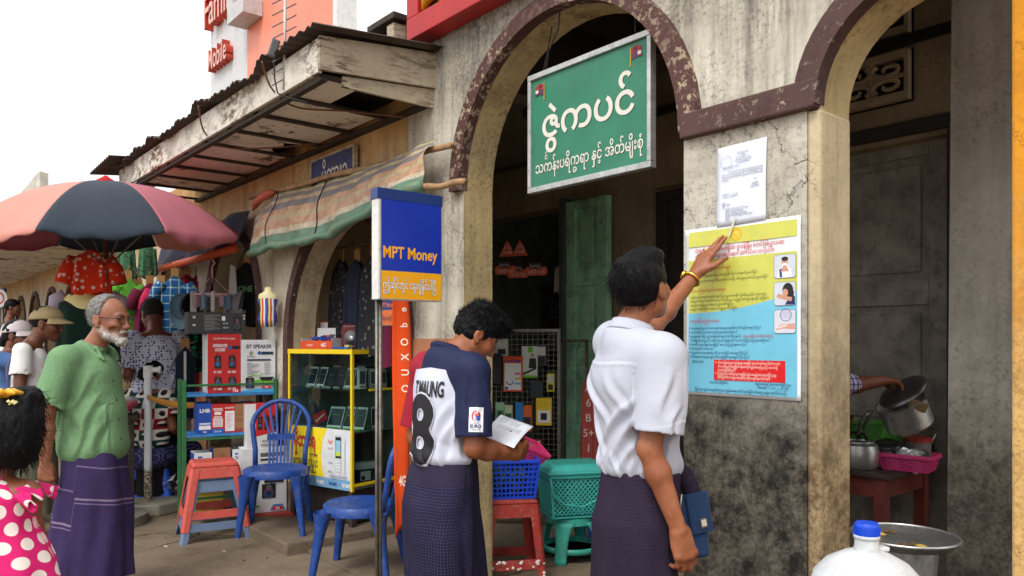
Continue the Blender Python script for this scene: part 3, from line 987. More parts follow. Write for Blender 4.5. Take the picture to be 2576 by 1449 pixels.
pr.mb.add([(0.32+0.38*p[0], 0.80-p[1]*0.06, 0)for p in vs], fs)
def onb(x, y, z):
 p=Vector(bann(min(0.98, max(0.02, x)), y))
 return p+Vector((0, -0.003, 0))
pr.build('lettering', (0, 0, 0), (1, 0, 0), (0, 1, 0), ob, wrap=onb)
MB().tube([(-0.05, 0.02, 1.665), (0.07, 0.02, 1.665)], 0.006, 8).build('banner_rod', STEEL, ob)
# ---- the health poster and the white notice above it
ps_=thing('health_poster', 'yellow and blue printed health poster with red Burmese headings taped to the pier', 'poster', F(0.358, -0.0145, 1.222), FROT)
PW, PH=0.492, 0.654
PAPER=plain('paper_white', (232, 236, 240), 0.6, var=0.02)
def pw(u, v):
 x, z=u*PW, v*PH
 cur=0.012*max(0, (0.07-u)/0.07)**2*max(0, (v-0.9)/0.1)
 return(x, -cur-0.0015*math.sin(u*5+v*7)**2, z)
MB().grid(pw, 22, 28).build('paper_sheet', PAPER, ps_, smooth=True, solid=0.0008)
pr=Print(0.00004)
YG, LB=ink(206, 206, 92, 0.4), ink(118, 198, 226, 0.4)
RD, DG, DB=ink(206, 32, 50), ink(58, 76, 30), ink(20, 62, 104)
mx=0.012
def Yp(f):
 return PH*(1-f)
pr.rect(mx, Yp(0.108), PW-mx, Yp(0.018), YG)
cu=[(mx+(PW-2*mx)*k/20, Yp(0.508-0.105*(k/20)**2.2))for k in range(21)]
pr.poly([(mx, Yp(0.19)), (PW-mx, Yp(0.19))][::-1]+cu, YG)
pr.poly(cu[::-1]+[(mx, Yp(0.982)), (PW-mx, Yp(0.982))], LB)
ex, ey=0.232, Yp(0.062)
pr.disc(ex, ey, 0.0235, ink(176, 96, 24)).disc(ex, ey, 0.0225, ink(240, 186, 30)).disc(ex, ey, 0.0150, ink(150, 150, 40)).disc(ex, ey, 0.0140, ink(244, 220, 70))
pr.ring(ex, ey, 0.009, 0.002, ink(60, 120, 70), a0=120, a1=420).text('ဂ', ex, ey-0.004, 0.013, ink(40, 90, 150), align='C')
T=lambda s, x, f, sz, m, wd=None, b=0.004, al='L':pr.text(s, x, Yp(f), sz, m, width=wd, bold=b, align=al)
T('တရုတ်ပြည်သူ့သမ္မတနိုင်ငံ၊ ဝူဟန်မြို့မှ စတင်ဖြစ်ပွားသော'.replace('မြို့', 'ြမို့').replace('ဖြစ်', 'ြဖစ်').replace('မ္မ', 'မ'), 0.045, 0.142, 0.022, RD, 0.385)
T('ကိုရိုနာဗိုင်းရပ်စ်အဆုတ်ရောင်ရောဂါ (2019-nCoV) ကာကွယ်ပါ။'.replace('ရော', 'ေရာ'), 0.045, 0.180, 0.021, RD, 0.345)
H1, H2, H3='ကူးစက်နိုင်သည့်နည်းလမ်းများ', 'သံသယဖြစ်ဖွယ်ရောဂါလက္ခဏာများ'.replace('ဖြစ်', 'ြဖစ်').replace('ရော', 'ေရာ').replace('က္ခ', 'ခ'), 'ကာကွယ်နိုင်မည့်နည်းလမ်းများ'
T(H1, 0.022, 0.252, 0.017, ink(208, 70, 40), 0.185)
T(H2, 0.022, 0.382, 0.017, ink(208, 70, 40), 0.165)
T(H3, 0.022, 0.565, 0.018, RD, 0.135)
LN=['ရောဂါရှိသူ၏နှာချေချောင်းဆိုးမှ တစ်ဆင့် တိုက်ရိုက်ဝင်ရောက်ကူးစက်ခြင်း', 'ထိတွေ့ကိုင်တွယ်သော ရောဂါပိုးများအားလက်ဖြင့် ထိတွေ့ရာမှတစ်ဆင့်ကူးစက်ခြင်း', 'လွန်ခဲ့သည့်(၁၄)ရက်အတွင်းတရုတ်ပြည်သူ့သမ္မတနိုင်ငံသို့ခရီးသွားခြင်း(သို့မဟုတ်)', 'ရောင်ရောဂါ(2019-nCoV)ဖြစ်ပွားသူနှင့်အတူနေထိုင်ခဲ့ခြင်း', 'ဖျားခြင်း(အပူချိန် ၃၈ C/၁၀၀.၄ F နှင့်အထက်ရှိခြင်း)', 'ချောင်းဆိုးခြင်း၊ အသက်ရှူရခက်ခဲခြင်း']
def vis(s):
 """put the vowels and medials that are written to the left of a letter on its left"""
 out=[]
 i=0
 while i<len(s):
  j=i+1
  while j<len(s)and s[j]in '\u103b\u103c\u103d\u103e\u1031\u1039':
   j+=1
  cl=s[i:j]
  pre=''.join(c for c in cl if c in '\u1031\u103c')
  out.append(''.join(sorted(pre, key=lambda c:c!='\u1031'))+''.join(c for c in cl if c not in '\u1031\u103c\u1039'))
  i=j
 return ''.join(out)
for s, f, wd, x in((LN[0], 0.292, 0.30, 0.022), (LN[1], 0.322, 0.345, 0.022), (LN[2], 0.418, 0.335, 0.024), (LN[3], 0.442, 0.345, 0.024), (LN[4], 0.466, 0.195, 0.024), (LN[5], 0.490, 0.215, 0.024)):
 T(vis(s), x, f, 0.0125, DG, wd, 0.0)
BL_=['အဆုတ်ရောင်ရောဂါလက္ခဏာခံစားနေရသူများနှင့်အနီးကပ်ထိတွေ့ခြင်းမှရှောင်ကြဉ်ပါ', 'လက်ကိုစင်ကြယ်အောင်မကြာခဏဆေးကြောပါ', 'နှာချေချောင်းဆိုးသည့်အခါနှာခေါင်းနှင့်ပါးစပ်ကိုဖုံးအုပ်ပါ', 'တစ်ရှူးအသုံးပြုပါက အမှိုက်ပုံးထဲသို့စွန့်ပစ်ပါ လက်ကိုပြန်လည်ဆေးကြောပါ', 'တစ်ကိုယ်ရေသန့်ရှင်းမှုဂရုပြုပါ အာဟာရပြည့်ဝစွာစားသုံးပါ', 'ကောင်းစွာအိပ်စက်အနားယူပါ', 'လူထူထပ်သောနေရာများသို့သွားလာခြင်းအားရှောင်ကြဉ်ပါ', 'တိရစ္ဆာန်များနှင့်ထိတွေ့ခြင်းမှရှောင်ကြဉ်ပါ']
for i, (s, wd)in enumerate(zip(BL_, (0.31, 0.21, 0.225, 0.345, 0.25, 0.105, 0.255, 0.262))):
 T(vis(s), 0.026, 0.605+0.0243*i, 0.0118, DB, wd, 0.0)
 if i!=3:
  y_=Yp(0.601+0.0243*i)
  pr.poly([(0.015, y_+0.0045), (0.021, y_+0.002), (0.015, y_-0.0005), (0.0165, y_+0.002)], DB)
T(vis('(အထူးသဖြင့် ဘတ်(စ်)ကားစီးစဉ်)'), 0.262, 0.6536, 0.0118, RD, 0.125, 0.004)
pr.rect(0.133, Yp(0.905), 0.435, Yp(0.785), ink(222, 30, 34, 0.4))
for s, f, wd in(('ဟိုတယ်နှင့်ခရီးသွားလုပ်ငန်းများအနေဖြင့် အဆုတ်ရောင်ရောဂါ(2019-nCoV)', 0.808, 0.265), ('သံသယရှိသူကိုတွေ့ရှိပါကနီးစပ်ရာကျန်းမာရေးဌာနသို့ သတင်းပို့', 0.830, 0.255), ('ကုသမှုခံယူနိုင်ရန်ကူညီပါ', 0.850, 0.08), ('ပြည်တွင်းပြည်ပခရီးသွားများအနေဖြင့်ကျန်းမာရေးနှင့်အားကစားဝန်ကြီးဌာနမှ', 0.872, 0.25), ('ထုတ်ပြန်ထားသောကျန်းမာရေးဆိုင်ရာအကြံပေးချက်များကိုလိုက်နာပါ', 0.893, 0.225)):
 T(vis(s), 0.150, f, 0.0125, ink(250, 226, 214), wd, 0.006)
for f in(0.803, 0.867):
 y_=Yp(f)
 pr.poly([(0.138, y_+0.006), (0.147, y_+0.002), (0.138, y_-0.002), (0.1405, y_+0.002)], ink(250, 206, 30))
T('(2019-nCoV)', 0.032, 0.806, 0.0145, DB, 0.052, 0.004)
T(vis('အသေးစိတ်သိရှိလိုပါက'), 0.113, 0.925, 0.0125, DB, 0.083, 0.004)
T(vis('ကျန်းမာရေးနှင့် အားကစားဝန်ကြီးဌာန'), 0.312, 0.922, 0.0125, DB, 0.145, 0.004)
T('Version 1.1 (၁-၂-၂၀၂၀)', 0.322, 0.943, 0.015, DB, 0.125, 0.002)
T(vis('ပြည်သူ့ကျန်းမာရေးဦးစီးဌာန၊ ကျန်းမာရေးအသိပညာမြှင့်တင်ရေးဌာနခွဲမှ ထုတ်ဝေသည်'), 0.045, 0.970, 0.0130, DB, 0.395, 0.006)
def rrect(x0, y0, x1, y1, r, m):
 pts=[]
 for cx, cy, a0 in((x1-r, y1-r, 0), (x0+r, y1-r, 90), (x0+r, y0+r, 180), (x1-r, y0+r, 270)):
  for k in range(5):
   a=R(a0+22.5*k)
   pts.append((cx+r*math.cos(a), cy+r*math.sin(a)))
 pr.poly(pts, m)
SKP, HRP, LAV=ink(206, 150, 124), ink(30, 24, 26), ink(196, 196, 222)
x0, x1=0.392, 0.475
for i, f in enumerate((0.205, 0.355, 0.507)):
 y1=Yp(f)
 y0=y1-0.082
 rrect(x0-0.0015, y0-0.0015, x1+0.0015, y1+0.0015, 0.010, ink(110, 120, 140))
 rrect(x0, y0, x1, y1, 0.009, ink(206, 212, 222)if i<2 else ink(214, 216, 226))
 cx=(x0+x1)/2
 if i==0:
  pr.poly([(cx-0.03, y0+0.001), (cx+0.03, y0+0.001), (cx+0.024, y0+0.032), (cx, y0+0.040), (cx-0.024, y0+0.032)], ink(236, 238, 242))
  pr.poly([(cx-0.02, y0+0.002), (cx-0.010, y0+0.002), (cx-0.012, y0+0.034), (cx-0.022, y0+0.030)], ink(60, 70, 110))
  pr.disc(cx, y0+0.055, 0.013, SKP, 0.017).disc(cx, y0+0.067, 0.0135, HRP, 0.008)
  pr.poly([(cx-0.012, y0+0.036), (cx+0.012, y0+0.036), (cx+0.008, y0+0.052), (cx-0.008, y0+0.052)], ink(246, 246, 248))
  pr.poly([(cx-0.016, y0+0.022), (cx+0.016, y0+0.022), (cx+0.006, y0+0.044), (cx-0.006, y0+0.044)], SKP)
 elif i==1:
  pr.poly([(cx+0.0, y0+0.001), (x1-0.002, y0+0.001), (x1-0.002, y0+0.03), (cx+0.022, y0+0.034)], ink(38, 40, 92))
  pr.disc(cx+0.012, y0+0.052, 0.021, HRP, 0.027).poly([(cx+0.0, y0+0.05), (cx+0.036, y0+0.05), (cx+0.034, y0+0.018), (cx+0.012, y0+0.016)], HRP)
  pr.disc(cx+0.002, y0+0.044, 0.011, SKP, 0.014)
  pr.line([(x0+0.012, y0+0.036), (cx, y0+0.026), (cx+0.028, y0+0.020)], 0.014, SKP)
 else:
  pr.disc(cx+0.004, y1-0.016, 0.024, LAV, 0.015).ring(cx+0.004, y1-0.018, 0.023, 0.003, ink(120, 116, 150))
  pr.poly([(x0+0.004, y0+0.010), (cx-0.004, y0+0.016), (x1-0.001, y0+0.012), (x1-0.001, y0+0.034), (cx+0.006, y0+0.032), (x0+0.022, y0+0.030)], ink(214, 160, 140))
  pr.line([(x0+0.012, y0+0.018), (cx+0.004, y0+0.024)], 0.003, ink(238, 226, 222)).line([(x0+0.02, y0+0.024), (cx+0.01, y0+0.029)], 0.003, ink(238, 226, 222))
pr.build('printed_design', (0, -0.0042, 0), (1, 0, 0), (0, 0, 1), ps_)
nt=thing('paper_notice', 'white typed paper notice with a round stamp taped above the yellow poster', 'notice', F(0.213, -0.0165, 1.872), FROT)
NW, NH=0.212, 0.302
MB().grid(lambda u, v:(u*NW+0.003*v, -0.004*math.sin(v*3.0)*u-0.002*(1-v), v*NH+0.004*u), 10, 14).build('paper_sheet', plain('notice_paper', (226, 232, 246), 0.65, var=0.02), nt, smooth=True, solid=0.0006)
pr=Print(0.00006)
GY=ink(104, 108, 124)
q=lambda s, x, f, wd, al='L':pr.text(vis(s), x, NH*(1-f), 0.0085, GY, width=wd, align=al)
q('ပြည်သူ့ကျန်းမာရေးဦးစီး', 0.118, 0.115, 0.05, 'C')
q('အမိန့်', 0.118, 0.145, 0.016, 'C')
q('ကြေညာချက်အမှတ် (၂/၂၀၂၀)', 0.118, 0.175, 0.062, 'C')
q('၁၃၈၁ ခုနှစ် တပို့တွဲလဆန်း', 0.118, 0.205, 0.074, 'C')
q('(၂၀၂၀ ခုနှစ် ဇန်နဝါရီ ရက်)', 0.118, 0.235, 0.058, 'C')
q('အကြောင်းအရာ ကြိုတင်ကာကွယ်', 0.028, 0.275, 0.075)
q('အဆုတ်ရောင်ရောဂါကူးစက်မှုနှင့်စပ်လျဉ်း၍ အများပြည်သူသိရှိရန်', 0.055, 0.335, 0.148)
q('ကြိုတင်ကာကွယ်ရေးဆောင်ရွက်ချက်များကိုအောက်ပါအတိုင်းထုတ်ပြန်ကြေညာအပ်ပါသည်', 0.026, 0.368, 0.176)
q('လိုက်နာဆောင်ရွက်ကြပါရန်အသိပေးကြေညာအပ်ပါသည် မိမိတို့အနေဖြင့်', 0.026, 0.400, 0.176)
q('ထုတ်ပြန်သည်', 0.026, 0.432, 0.03)
q('ဝန်ကြီး', 0.156, 0.53, 0.028)
q('ပြည်နယ်အစိုးရ', 0.152, 0.56, 0.036)
q('စာအမှတ် ၊ ၁ / ၂၀၂၀', 0.028, 0.612, 0.068)
q('ရက်စွဲ ၂၀၂၀ ခုနှစ် ရက်', 0.028, 0.640, 0.068)
for f, wd in((0.715, 0.014), (0.742, 0.036), (0.77, 0.010)):
 q('ဖြန့်ဝေခြင်း', 0.028, f, wd)
for f, wd in((0.80, 0.10), (0.83, 0.08), (0.86, 0.094), (0.885, 0.118), (0.915, 0.02), (0.94, 0.018)):
 q('ပြည်နယ်အစိုးရအဖွဲ့ရုံး ဦးစီးဌာနများ', 0.042, f, wd)
pr.ring(0.046, NH*0.80, 0.026, 0.0012, ink(150, 156, 186)).ring(0.046, NH*0.80, 0.020, 0.0006, ink(170, 176, 200))
pr.line([(0.165, NH*0.525), (0.170, NH*0.55), (0.174, NH*0.52), (0.180, NH*0.535)], 0.0012, ink(50, 60, 120))
pr.build('printed_design', (0, -0.0060, 0), (1, 0, 0), (0, 0, 1), nt)
tp=MB()
tp.prism([(0.045, -0.0105, 0.02), (0.055, -0.0105, 0.018), (0.085, -0.0105, 0.062-0.03), (0.075, -0.0105, 0.065-0.03)], (0, 0.0002, 0))
TAPE=plain('clear_tape', (206, 206, 184), 0.15, var=0.05)
mtp=MB()
mtp.prism([(0.056, -0.0112, -0.040), (0.064, -0.0112, -0.042), (0.094, -0.0112, 0.028), (0.086, -0.0112, 0.031)], (0, 0.0003, 0))
mtp.build('tape_strip', TAPE, nt)
# ---- red framed relief over the arch
rf=thing('framed_relief', 'red framed panel with a gilded carved relief high on the facade', 'relief', F(2.275, -0.12, 3.175), FROT)
RED_F=plain('frame_red', (178, 30, 30), 0.5, var=0.1, scale=5, dirt=0.2)
fm=MB()
fm.box(0, 1.6, 0, 0.12, 0, 0.125).box(0, 0.115, 0.001, 0.12, 0.125, 1.0).box(1.485, 1.6, 0.001, 0.12, 0.125, 1.0).box(0, 1.6, 0.0, 0.12, 1.0, 1.12)
fm.build('frame', RED_F, rf, bevel=0.006)
MB().box(0.115, 1.485, 0.06, 0.119, 0.125, 1.0).build('back_panel', plain('relief_green', (40, 62, 48), 0.8, var=0.3), rf)
GOLD=plain('gilt_yellow', (222, 172, 20), 0.45, var=0.2, scale=16, bump=0.25, dirt=0.4, dirtcol=(90, 70, 20))
gd=MB()
random.seed(11)
for k in range(26):
 x=0.15+random.random()*1.25
 z=0.16+random.random()*0.75
 l=0.12+0.1*random.random()
 a=random.random()*6.28
 pts=[(x+l*(q/6-0.5)*math.cos(a)+0.05*math.sin(q*0.9), 0.045+0.01*math.sin(q), z+l*(q/6-0.5)*math.sin(a)+0.03*math.cos(q*1.1))for q in range(7)]
 gd.tube(pts, [0.012, 0.03, 0.042, 0.048, 0.042, 0.03, 0.008], 8)
gd.tube([(0.13, 0.03, 0.15), (0.17, 0.03, 0.20), (0.23, 0.03, 0.23), (0.30, 0.03, 0.24), (0.36, 0.03, 0.30)], [0.012, 0.035, 0.05, 0.055, 0.03], 8)
gd.tube([(0.16, 0.02, 0.24), (0.22, 0.02, 0.30), (0.30, 0.02, 0.32), (0.40, 0.02, 0.30)], [0.02, 0.045, 0.05, 0.03], 8)
gd.build('gilded_carving', GOLD, rf, smooth=True)
ev=thing('eave_gutter', 'dark timber eave end with gutter left of the red frame', 'eave', F(2.45, 0.0, 3.22), FROT)
eb=MB()
eb.box(-0.32, 0.0, -0.10, 0.3, 0.16, 0.20)
eb.prism([(-0.30, -0.08, 0.0), (-0.02, -0.02, -0.03), (-0.02, 0.0, 0.16), (-0.30, 0.0, 0.16)], (0, 0.16, 0))
eb.build('eave_board', DARKWOOD, ev, bevel=0.005)
MB().box(-0.10, -0.02, -0.085, 0.05, 0.03, 0.14).build('rafter_end', WOOD_BROWN, ev)
# ---- cloths under the awning
STR=[(196, 180, 150), (98, 138, 116), (204, 192, 168), (198, 156, 126), (196, 174, 138), (196, 156, 126), (128, 126, 128), (196, 174, 138), (130, 126, 128), (194, 172, 136), (118, 138, 104)]
strm=[plain('tarp_stripe', c, 0.55, var=0.14, scale=9, bump=0.5, bscale=26, dirt=0.8, dirtcol=(136, 112, 82))for c in STR]
tpth=thing('tarp', 'faded striped plastic tarp draped from bamboo poles over the phone counter', 'tarp', F(4.42, -0.1, 2.2), FROT)
WB=[0.0, 0.05, 0.20, 0.30, 0.44, 0.55, 0.66, 0.78, 0.85, 0.93, 0.97, 1.0]
mbt=MB()
NU=60
def tarp(u, v):
 x=-0.05+2.46*u
 v2=v
 zt=2.60-0.04*u-0.05*math.sin(u*math.pi)
 zb=2.13+0.16*u-0.05*math.sin(u*math.pi*1.0)+0.02*math.sin(u*9)
 z=zb+(zt-zb)*v2
 bul=0.03*math.sin(v*math.pi)
 y=0.0-0.09*(1-v)-bul+0.015*math.sin(u*26+v*5)*(1-v*0.5)+0.008*math.sin(u*61-v*9)
 if u<0.12:
  z-=(0.12-u)*1.1*v
 return Vector((x, y, z-2.2))
rows=[]
for i in range(len(WB)-1):
 for k in range(3):
  rows.append((WB[i]+(WB[i+1]-WB[i])*k/3, i))
rows.append((1.0, len(WB)-2))
for j in range(len(rows)):
 for i in range(NU+1):
  mbt.v.append(tarp(i/NU, rows[j][0]))
for j in range(len(rows)-1):
 for i in range(NU):
  a=j*(NU+1)+i
  mbt.f.append([a, a+1, a+NU+2, a+NU+1])
  mbt.mi.append(rows[j][1])
mbt.build('striped_sheet', strm, tpth, smooth=True, solid=0.002)
rl=MB()
rl.tube([tarp(i/20, 0.0)+Vector((0, -0.004, -0.006+0.008*math.sin(i*2.1)))for i in range(21)], [0.030+0.007*math.sin(i*1.7)for i in range(21)], 8)
rl.build('rolled_hem', strm[1], tpth, smooth=True)
gk=MB()
gk.tube([(-0.16, -0.02, 0.30), (-0.05, -0.04, 0.335), (0.06, -0.045, 0.36), (0.18, -0.03, 0.38), (0.26, -0.02, 0.385)], [0.01, 0.03, 0.026, 0.034, 0.012], 8)
gk.build('gathered_knot', plain('tarp_knot', (190, 98, 74), 0.6, bump=0.5, bscale=20), tpth, smooth=True)
cr_=MB()
cr_.tube([tarp(0.47, v/8)+Vector((0, -0.006, 0))for v in range(9)], 0.004, 5)
cr_.tube([tarp(0.14, v/8)+Vector((0, -0.006, 0))for v in range(9)], 0.003, 5)
cr_.build('tie_cord', plain('cord_navy', (34, 38, 60), 0.8), tpth)
for(a, b, r, lab)in((F(4.75, -0.08, 2.63), F(1.885, -0.085, 2.50), 0.019, 'upper bamboo pole carrying the striped tarp'), (F(2.36, -0.21, 2.295), F(1.70, -0.12, 2.27), 0.017, 'lower bamboo pole sticking out past the arch edge')):
 m_=MB()
 n_=14
 m_.tube([a.lerp(b, k/n_)+Vector((0, 0, 0.006*math.sin(k*1.1)))for k in range(n_+1)], [r*(1.18 if k%4==0 else 1.0)for k in range(n_+1)], 8)
 tag(m_.build('bamboo_pole', BAMBOO, smooth=True), lab, 'pole', 'bamboo poles of the striped tarp')
dt=MB()
def dtar(u, v):
 x=4.75+2.3*u
 return F(x, -0.10-0.10*(1-v)+0.02*math.sin(u*21+v*2), 2.22-0.02*u+(0.30-0.05*u)*v+0.02*math.sin(u*8))
dt.grid(dtar, 40, 8)
tag(dt.build('canvas_sheet', cloth('canvas_navy_brown', (58, 58, 78), 0.45, 0.4, scale=3), smooth=True, solid=0.003), 'dark navy brown canvas hung between umbrella and striped tarp', 'canvas')
pi_=MB()
pi_.tube([F(4.72, -0.22, 2.19), F(6.0, -0.22, 2.18), F(7.6, -0.22, 2.17)], 0.034, 12)
tag(pi_.build('orange_pipe', plastic('pipe_orange', (206, 84, 40), 0.5), smooth=True), 'orange pipe under the navy canvas beside the umbrella', 'pipe')
nb=thing('name_board', 'weathered blue name board with white Burmese letters under the awning', 'sign', F(3.05, -0.02, 2.46), FROT)
MB().box(-0.62, 0.0, -0.02, 0.0, 0.0, 0.27).build('board', plain('board_blue', (46, 60, 112), 0.6, var=0.3, scale=5, dirt=0.7, dirtcol=(84, 66, 50)), nb)
fr_=MB()
fr_.box(-0.64, 0.02, -0.03, 0.0, 0.27, 0.285).box(-0.64, -0.62, -0.03, 0.0, 0.0, 0.27).box(0.0, 0.02, -0.03, 0.0, 0.0, 0.27)
fr_.build('board_frame', WOOD_BROWN, nb)
pr=Print()
pr.text('မိုဘား၁', 0.0, 0.0, 0.17, ink(214, 210, 204), width=0.38, bold=0.012)
pr.build('lettering', (-0.47, -0.0212, 0.09), (1, 0, 0), (0, 0, 1), nb)
# ---- big market umbrella
um=thing('market_umbrella', 'large market umbrella with faded coral and navy panels over the clothes stall', 'umbrella', (-3.15, 6.0, 0))
RU, ZA=1.0, 2.67
UP=[cloth('umbrella_navy', (52, 62, 74), 0.2, 0.2, 2), cloth('umbrella_coral', (218, 148, 134), 0.16, 0.2, 2), cloth('umbrella_pink', (194, 110, 124), 0.18, 0.2, 2), cloth('umbrella_red', (188, 28, 38), 0.15, 0.2, 2)]
def upt(ang, r, hem=0.0):
 tilt=-0.075*(-math.sin(ang))*r-0.02*math.cos(ang)*-r
 return Vector((RU*r*math.cos(ang), RU*r*math.sin(ang), ZA-0.43*r**2.2-hem+tilt))
for k in range(8):
 a0=R(-86+45*k)
 a1=a0+R(45)
 mb=MB()
 NA, NR=12, 10
 def pan(u, v):
  chord=upt(a0, v).lerp(upt(a1, v), u)
  bul=math.sin(u*math.pi)
  out=Vector((chord.x, chord.y, 0)).normalized()
  return chord+out*(0.006*bul*v)+Vector((0, 0, -0.030*bul*v**3+0.006*math.sin(u*17+k)*v**4))
 def pan2(u, v):
  if v<=0.86:
   return pan(u, 0.03+0.97*v/0.86)
  p=pan(u, 1.0)
  d=(v-0.86)/0.14
  out=Vector((p.x, p.y, 0)).normalized()
  edge=0.08 if k==1 else 0.045
  return p+Vector((0, 0, -edge*d*(0.35+0.65*math.sin(u*math.pi))+0.006*d*math.sin(u*19)))-out*0.004*d+out*0.008*d*math.sin(u*25+1)
 mb.grid(pan2, NA*2, NR*2)
 mt=[UP[0], UP[2], UP[3], UP[1], UP[0], UP[2], UP[3], UP[1]][k]
 po=mb.build('canopy_panel', mt, um, smooth=True, solid=0.002)
 rbm=MB()
 rbm.tube([upt(a0, q/8)+Vector((0, 0, -0.012))for q in range(9)], 0.006, 6)
 rbm.tube([upt(a0, 0.55)+Vector((0, 0, -0.015)), Vector((0.02*math.cos(a0), 0.02*math.sin(a0), 2.02))], 0.005, 6)
 rbm.build('rib', STEEL, um, smooth=True)
MB().lathe([(0.09, -0.05), (0.085, 0.0), (0.03, 0.035), (0.012, 0.05), (0.0, 0.052)], (0, 0, ZA), 14).build('top_cap', UP[3], um, smooth=True)
MB().tube([(0, 0, 0.0), (0, 0, ZA)], 0.019, 10).build('pole', STEEL, um, smooth=True)
MB().lathe([(0.30, 0), (0.30, 0.09), (0.27, 0.10), (0.05, 0.11), (0.04, 0.2), (0.0, 0.2)], (0, 0, 0.0), 20).build('base_weight', plain('umbrella_base_cement', (120, 114, 104), 0.9), um, smooth=True, autosmooth=40)
# ---- phone-shop billboard above the roofs
bb=thing('billboard', 'tall white and coral shop billboard with red raised letters above the tin roof', 'billboard', F(0, 0, 0), FROT)
def bloc(X, Y):
 dx, dy=X-F0.x, Y-F0.y
 return(-(dx*-S40+dy*C40), dx*C40+dy*S40)
xs1, wy1=bloc(-4.79, 14.0)
MB().box(xs1-1.91, xs1, wy1, wy1+0.35, 3.0, 9.0).build('white_panel', plain('billboard_white', (206, 208, 210), 0.55, var=0.06, dirt=0.15), bb)
xo1, wo1=bloc(-2.53, 11.25)
MB().box(xo1-3.46, xo1-0.10, wo1, wo1+0.3, 5.85, 10.0).build('coral_panel', plain('billboard_coral', (236, 138, 112), 0.5, var=0.07, scale=2, dirt=0.12), bb)
MB().box(xo1-0.10, xo1+0.02, wo1-0.03, wo1+0.3, 5.80, 10.0).build('panel_edge', WHITEP, bb)
MB().box(xo1-3.5, xo1-0.10, wo1-0.02, wo1+0.3, 5.76, 5.85).build('panel_edge', WHITEP, bb)
ltm, lti=MB(), MB()
RLET, CLET=plain('letter_red', (190, 62, 36), 0.5), plain('letter_coral_face', (226, 170, 158), 0.5)
def raised(body, x, z, size, width, y, depth):
 vs, fs=text_mesh(body, 0.012)
 x0, x1=vs[:, 0].min(), vs[:, 0].max()
 k=width/(x1-x0)
 pts=[(x+(p[0]-x0)*k, y-depth, z+p[1]*size)for p in vs]
 lti.add([(p[0], p[1]-0.006, p[2])for p in pts], fs)
 from collections import Counter
 ec={}
 for f in fs:
  for a, b in zip(f, list(f[1:])+[f[0]]):
   ec[(a, b)]=1
 for(a, b)in ec:
  if(b, a)not in ec:
   pa, pb=pts[a], pts[b]
   ltm.add([pa, pb, (pb[0], y, pb[2]), (pa[0], y, pa[2])], [(3, 2, 1, 0)])
raised('Family', xs1-1.84, 7.62, 0.90, 1.66, wy1, 0.16)
raised('Mobile', xs1-1.66, 6.74, 0.58, 0.98, wy1, 0.14)
ltm.build('letter_return', RLET, bb)
lti.build('letter_face', CLET, bb)
lw=MB()
lw.prism([(xo1-3.5, wo1-0.35, 7.05), (xo1-2.75, wo1-0.35, 7.05), (xo1-2.75, wo1-0.35, 7.32), (xo1-3.22, wo1-0.35, 7.32), (xo1-3.22, wo1-0.35, 9), (xo1-3.5, wo1-0.35, 9)], (0, 0.34, 0))
lw.build('raised_letter', plain('letter_white_grey', (190, 190, 190), 0.5), bb)
pb_=MB()
for x in(xo1-3.0, xo1-0.6):
 pb_.tube([(x, wo1+0.2, 0), (x, wo1+0.2, 9)], 0.08, 8)
pb_.build('steel_post', STEEL, bb)
# ---- TV aerial clamped to the awning edge
an=thing('tv_aerial', 'small yagi television aerial with a grey junction box above the tin awning', 'aerial', (-1.28, 4.35, 2.85))
bm_=MB()
bm_.tube([(0, 0, 0.0), (0.005, 0, 0.62)], 0.009, 8)
bm_.build('mast', plain('aerial_alu', (186, 184, 178), 0.5, 0.3), an, smooth=True)
el=MB()
for k in range(9):
 z=0.06+0.065*k
 l=0.075
 el.tube([(-l*0.75, -l*0.5, z-0.05), (l*0.75, l*0.5, z+0.05)], 0.004, 6)
el.build('dipole', plain('aerial_dark', (110, 104, 100), 0.5, 0.3), an)
MB().cbox((-0.05, -0.03, 0.22), (0.045, 0.045, 0.10), Euler((0.2, 0.3, 0.4)).to_matrix()).build('junction_box', plain('box_grey', (88, 92, 96), 0.5), an, bevel=0.008)
cb_=MB()
cb_.tube([(-0.05, -0.03, 0.17), (-0.045, -0.03, 0.05), (-0.02, -0.06, -0.04), (0.06, -0.10, -0.08), (0.16, -0.12, -0.11)], 0.0045, 6)
cb_.build('cable', CABLE, an)
for pts, lab in(([F(2.65, -0.83, 3.0), F(2.72, -0.74, 2.88), F(2.7, -0.6, 2.80), F(2.55, -0.35, 2.79), F(2.35, -0.08, 2.76)], 'brown cable looping from tin edge to wall, nearer the corner'), ([F(3.72, -0.83, 3.0), F(3.85, -0.74, 2.86), F(3.9, -0.55, 2.80), F(3.6, -0.30, 2.79), F(3.45, -0.1, 2.82)], 'brown cable looping from tin edge into the soffit hole')):
 m_=MB()
 sm=[]
 for i in range(len(pts)-1):
  p0, p1, p2, p3=pts[max(i-1, 0)], pts[i], pts[i+1], pts[min(i+2, len(pts)-1)]
  for k in range(6):
   u=k/6
   sm.append(0.5*((2*p1)+(p2-p0)*u+(2*p0-5*p1+4*p2-p3)*u*u+(3*p1-p0-3*p2+p3)*u**3))
 sm.append(pts[-1])
 m_.tube(sm, 0.006, 6)
 tag(m_.build('loose_cable', CABLE_BR, smooth=True), lab, 'cable', 'loose cables under the awning')
fs_=thing('shop_board', 'blue over red shop board far down the arcade at the left edge', 'sign', (-9.6, 14.2, 1.75), R(-10))
MB().box(-0.7, 0.35, -0.03, 0.03, 0.38, 0.66).build('blue_panel', plain('far_blue', (48, 74, 150), 0.5), fs_)
MB().box(-0.7, 0.42, -0.03, 0.03, -0.45, -0.12).build('red_panel', plain('far_red', (196, 48, 48), 0.5), fs_)
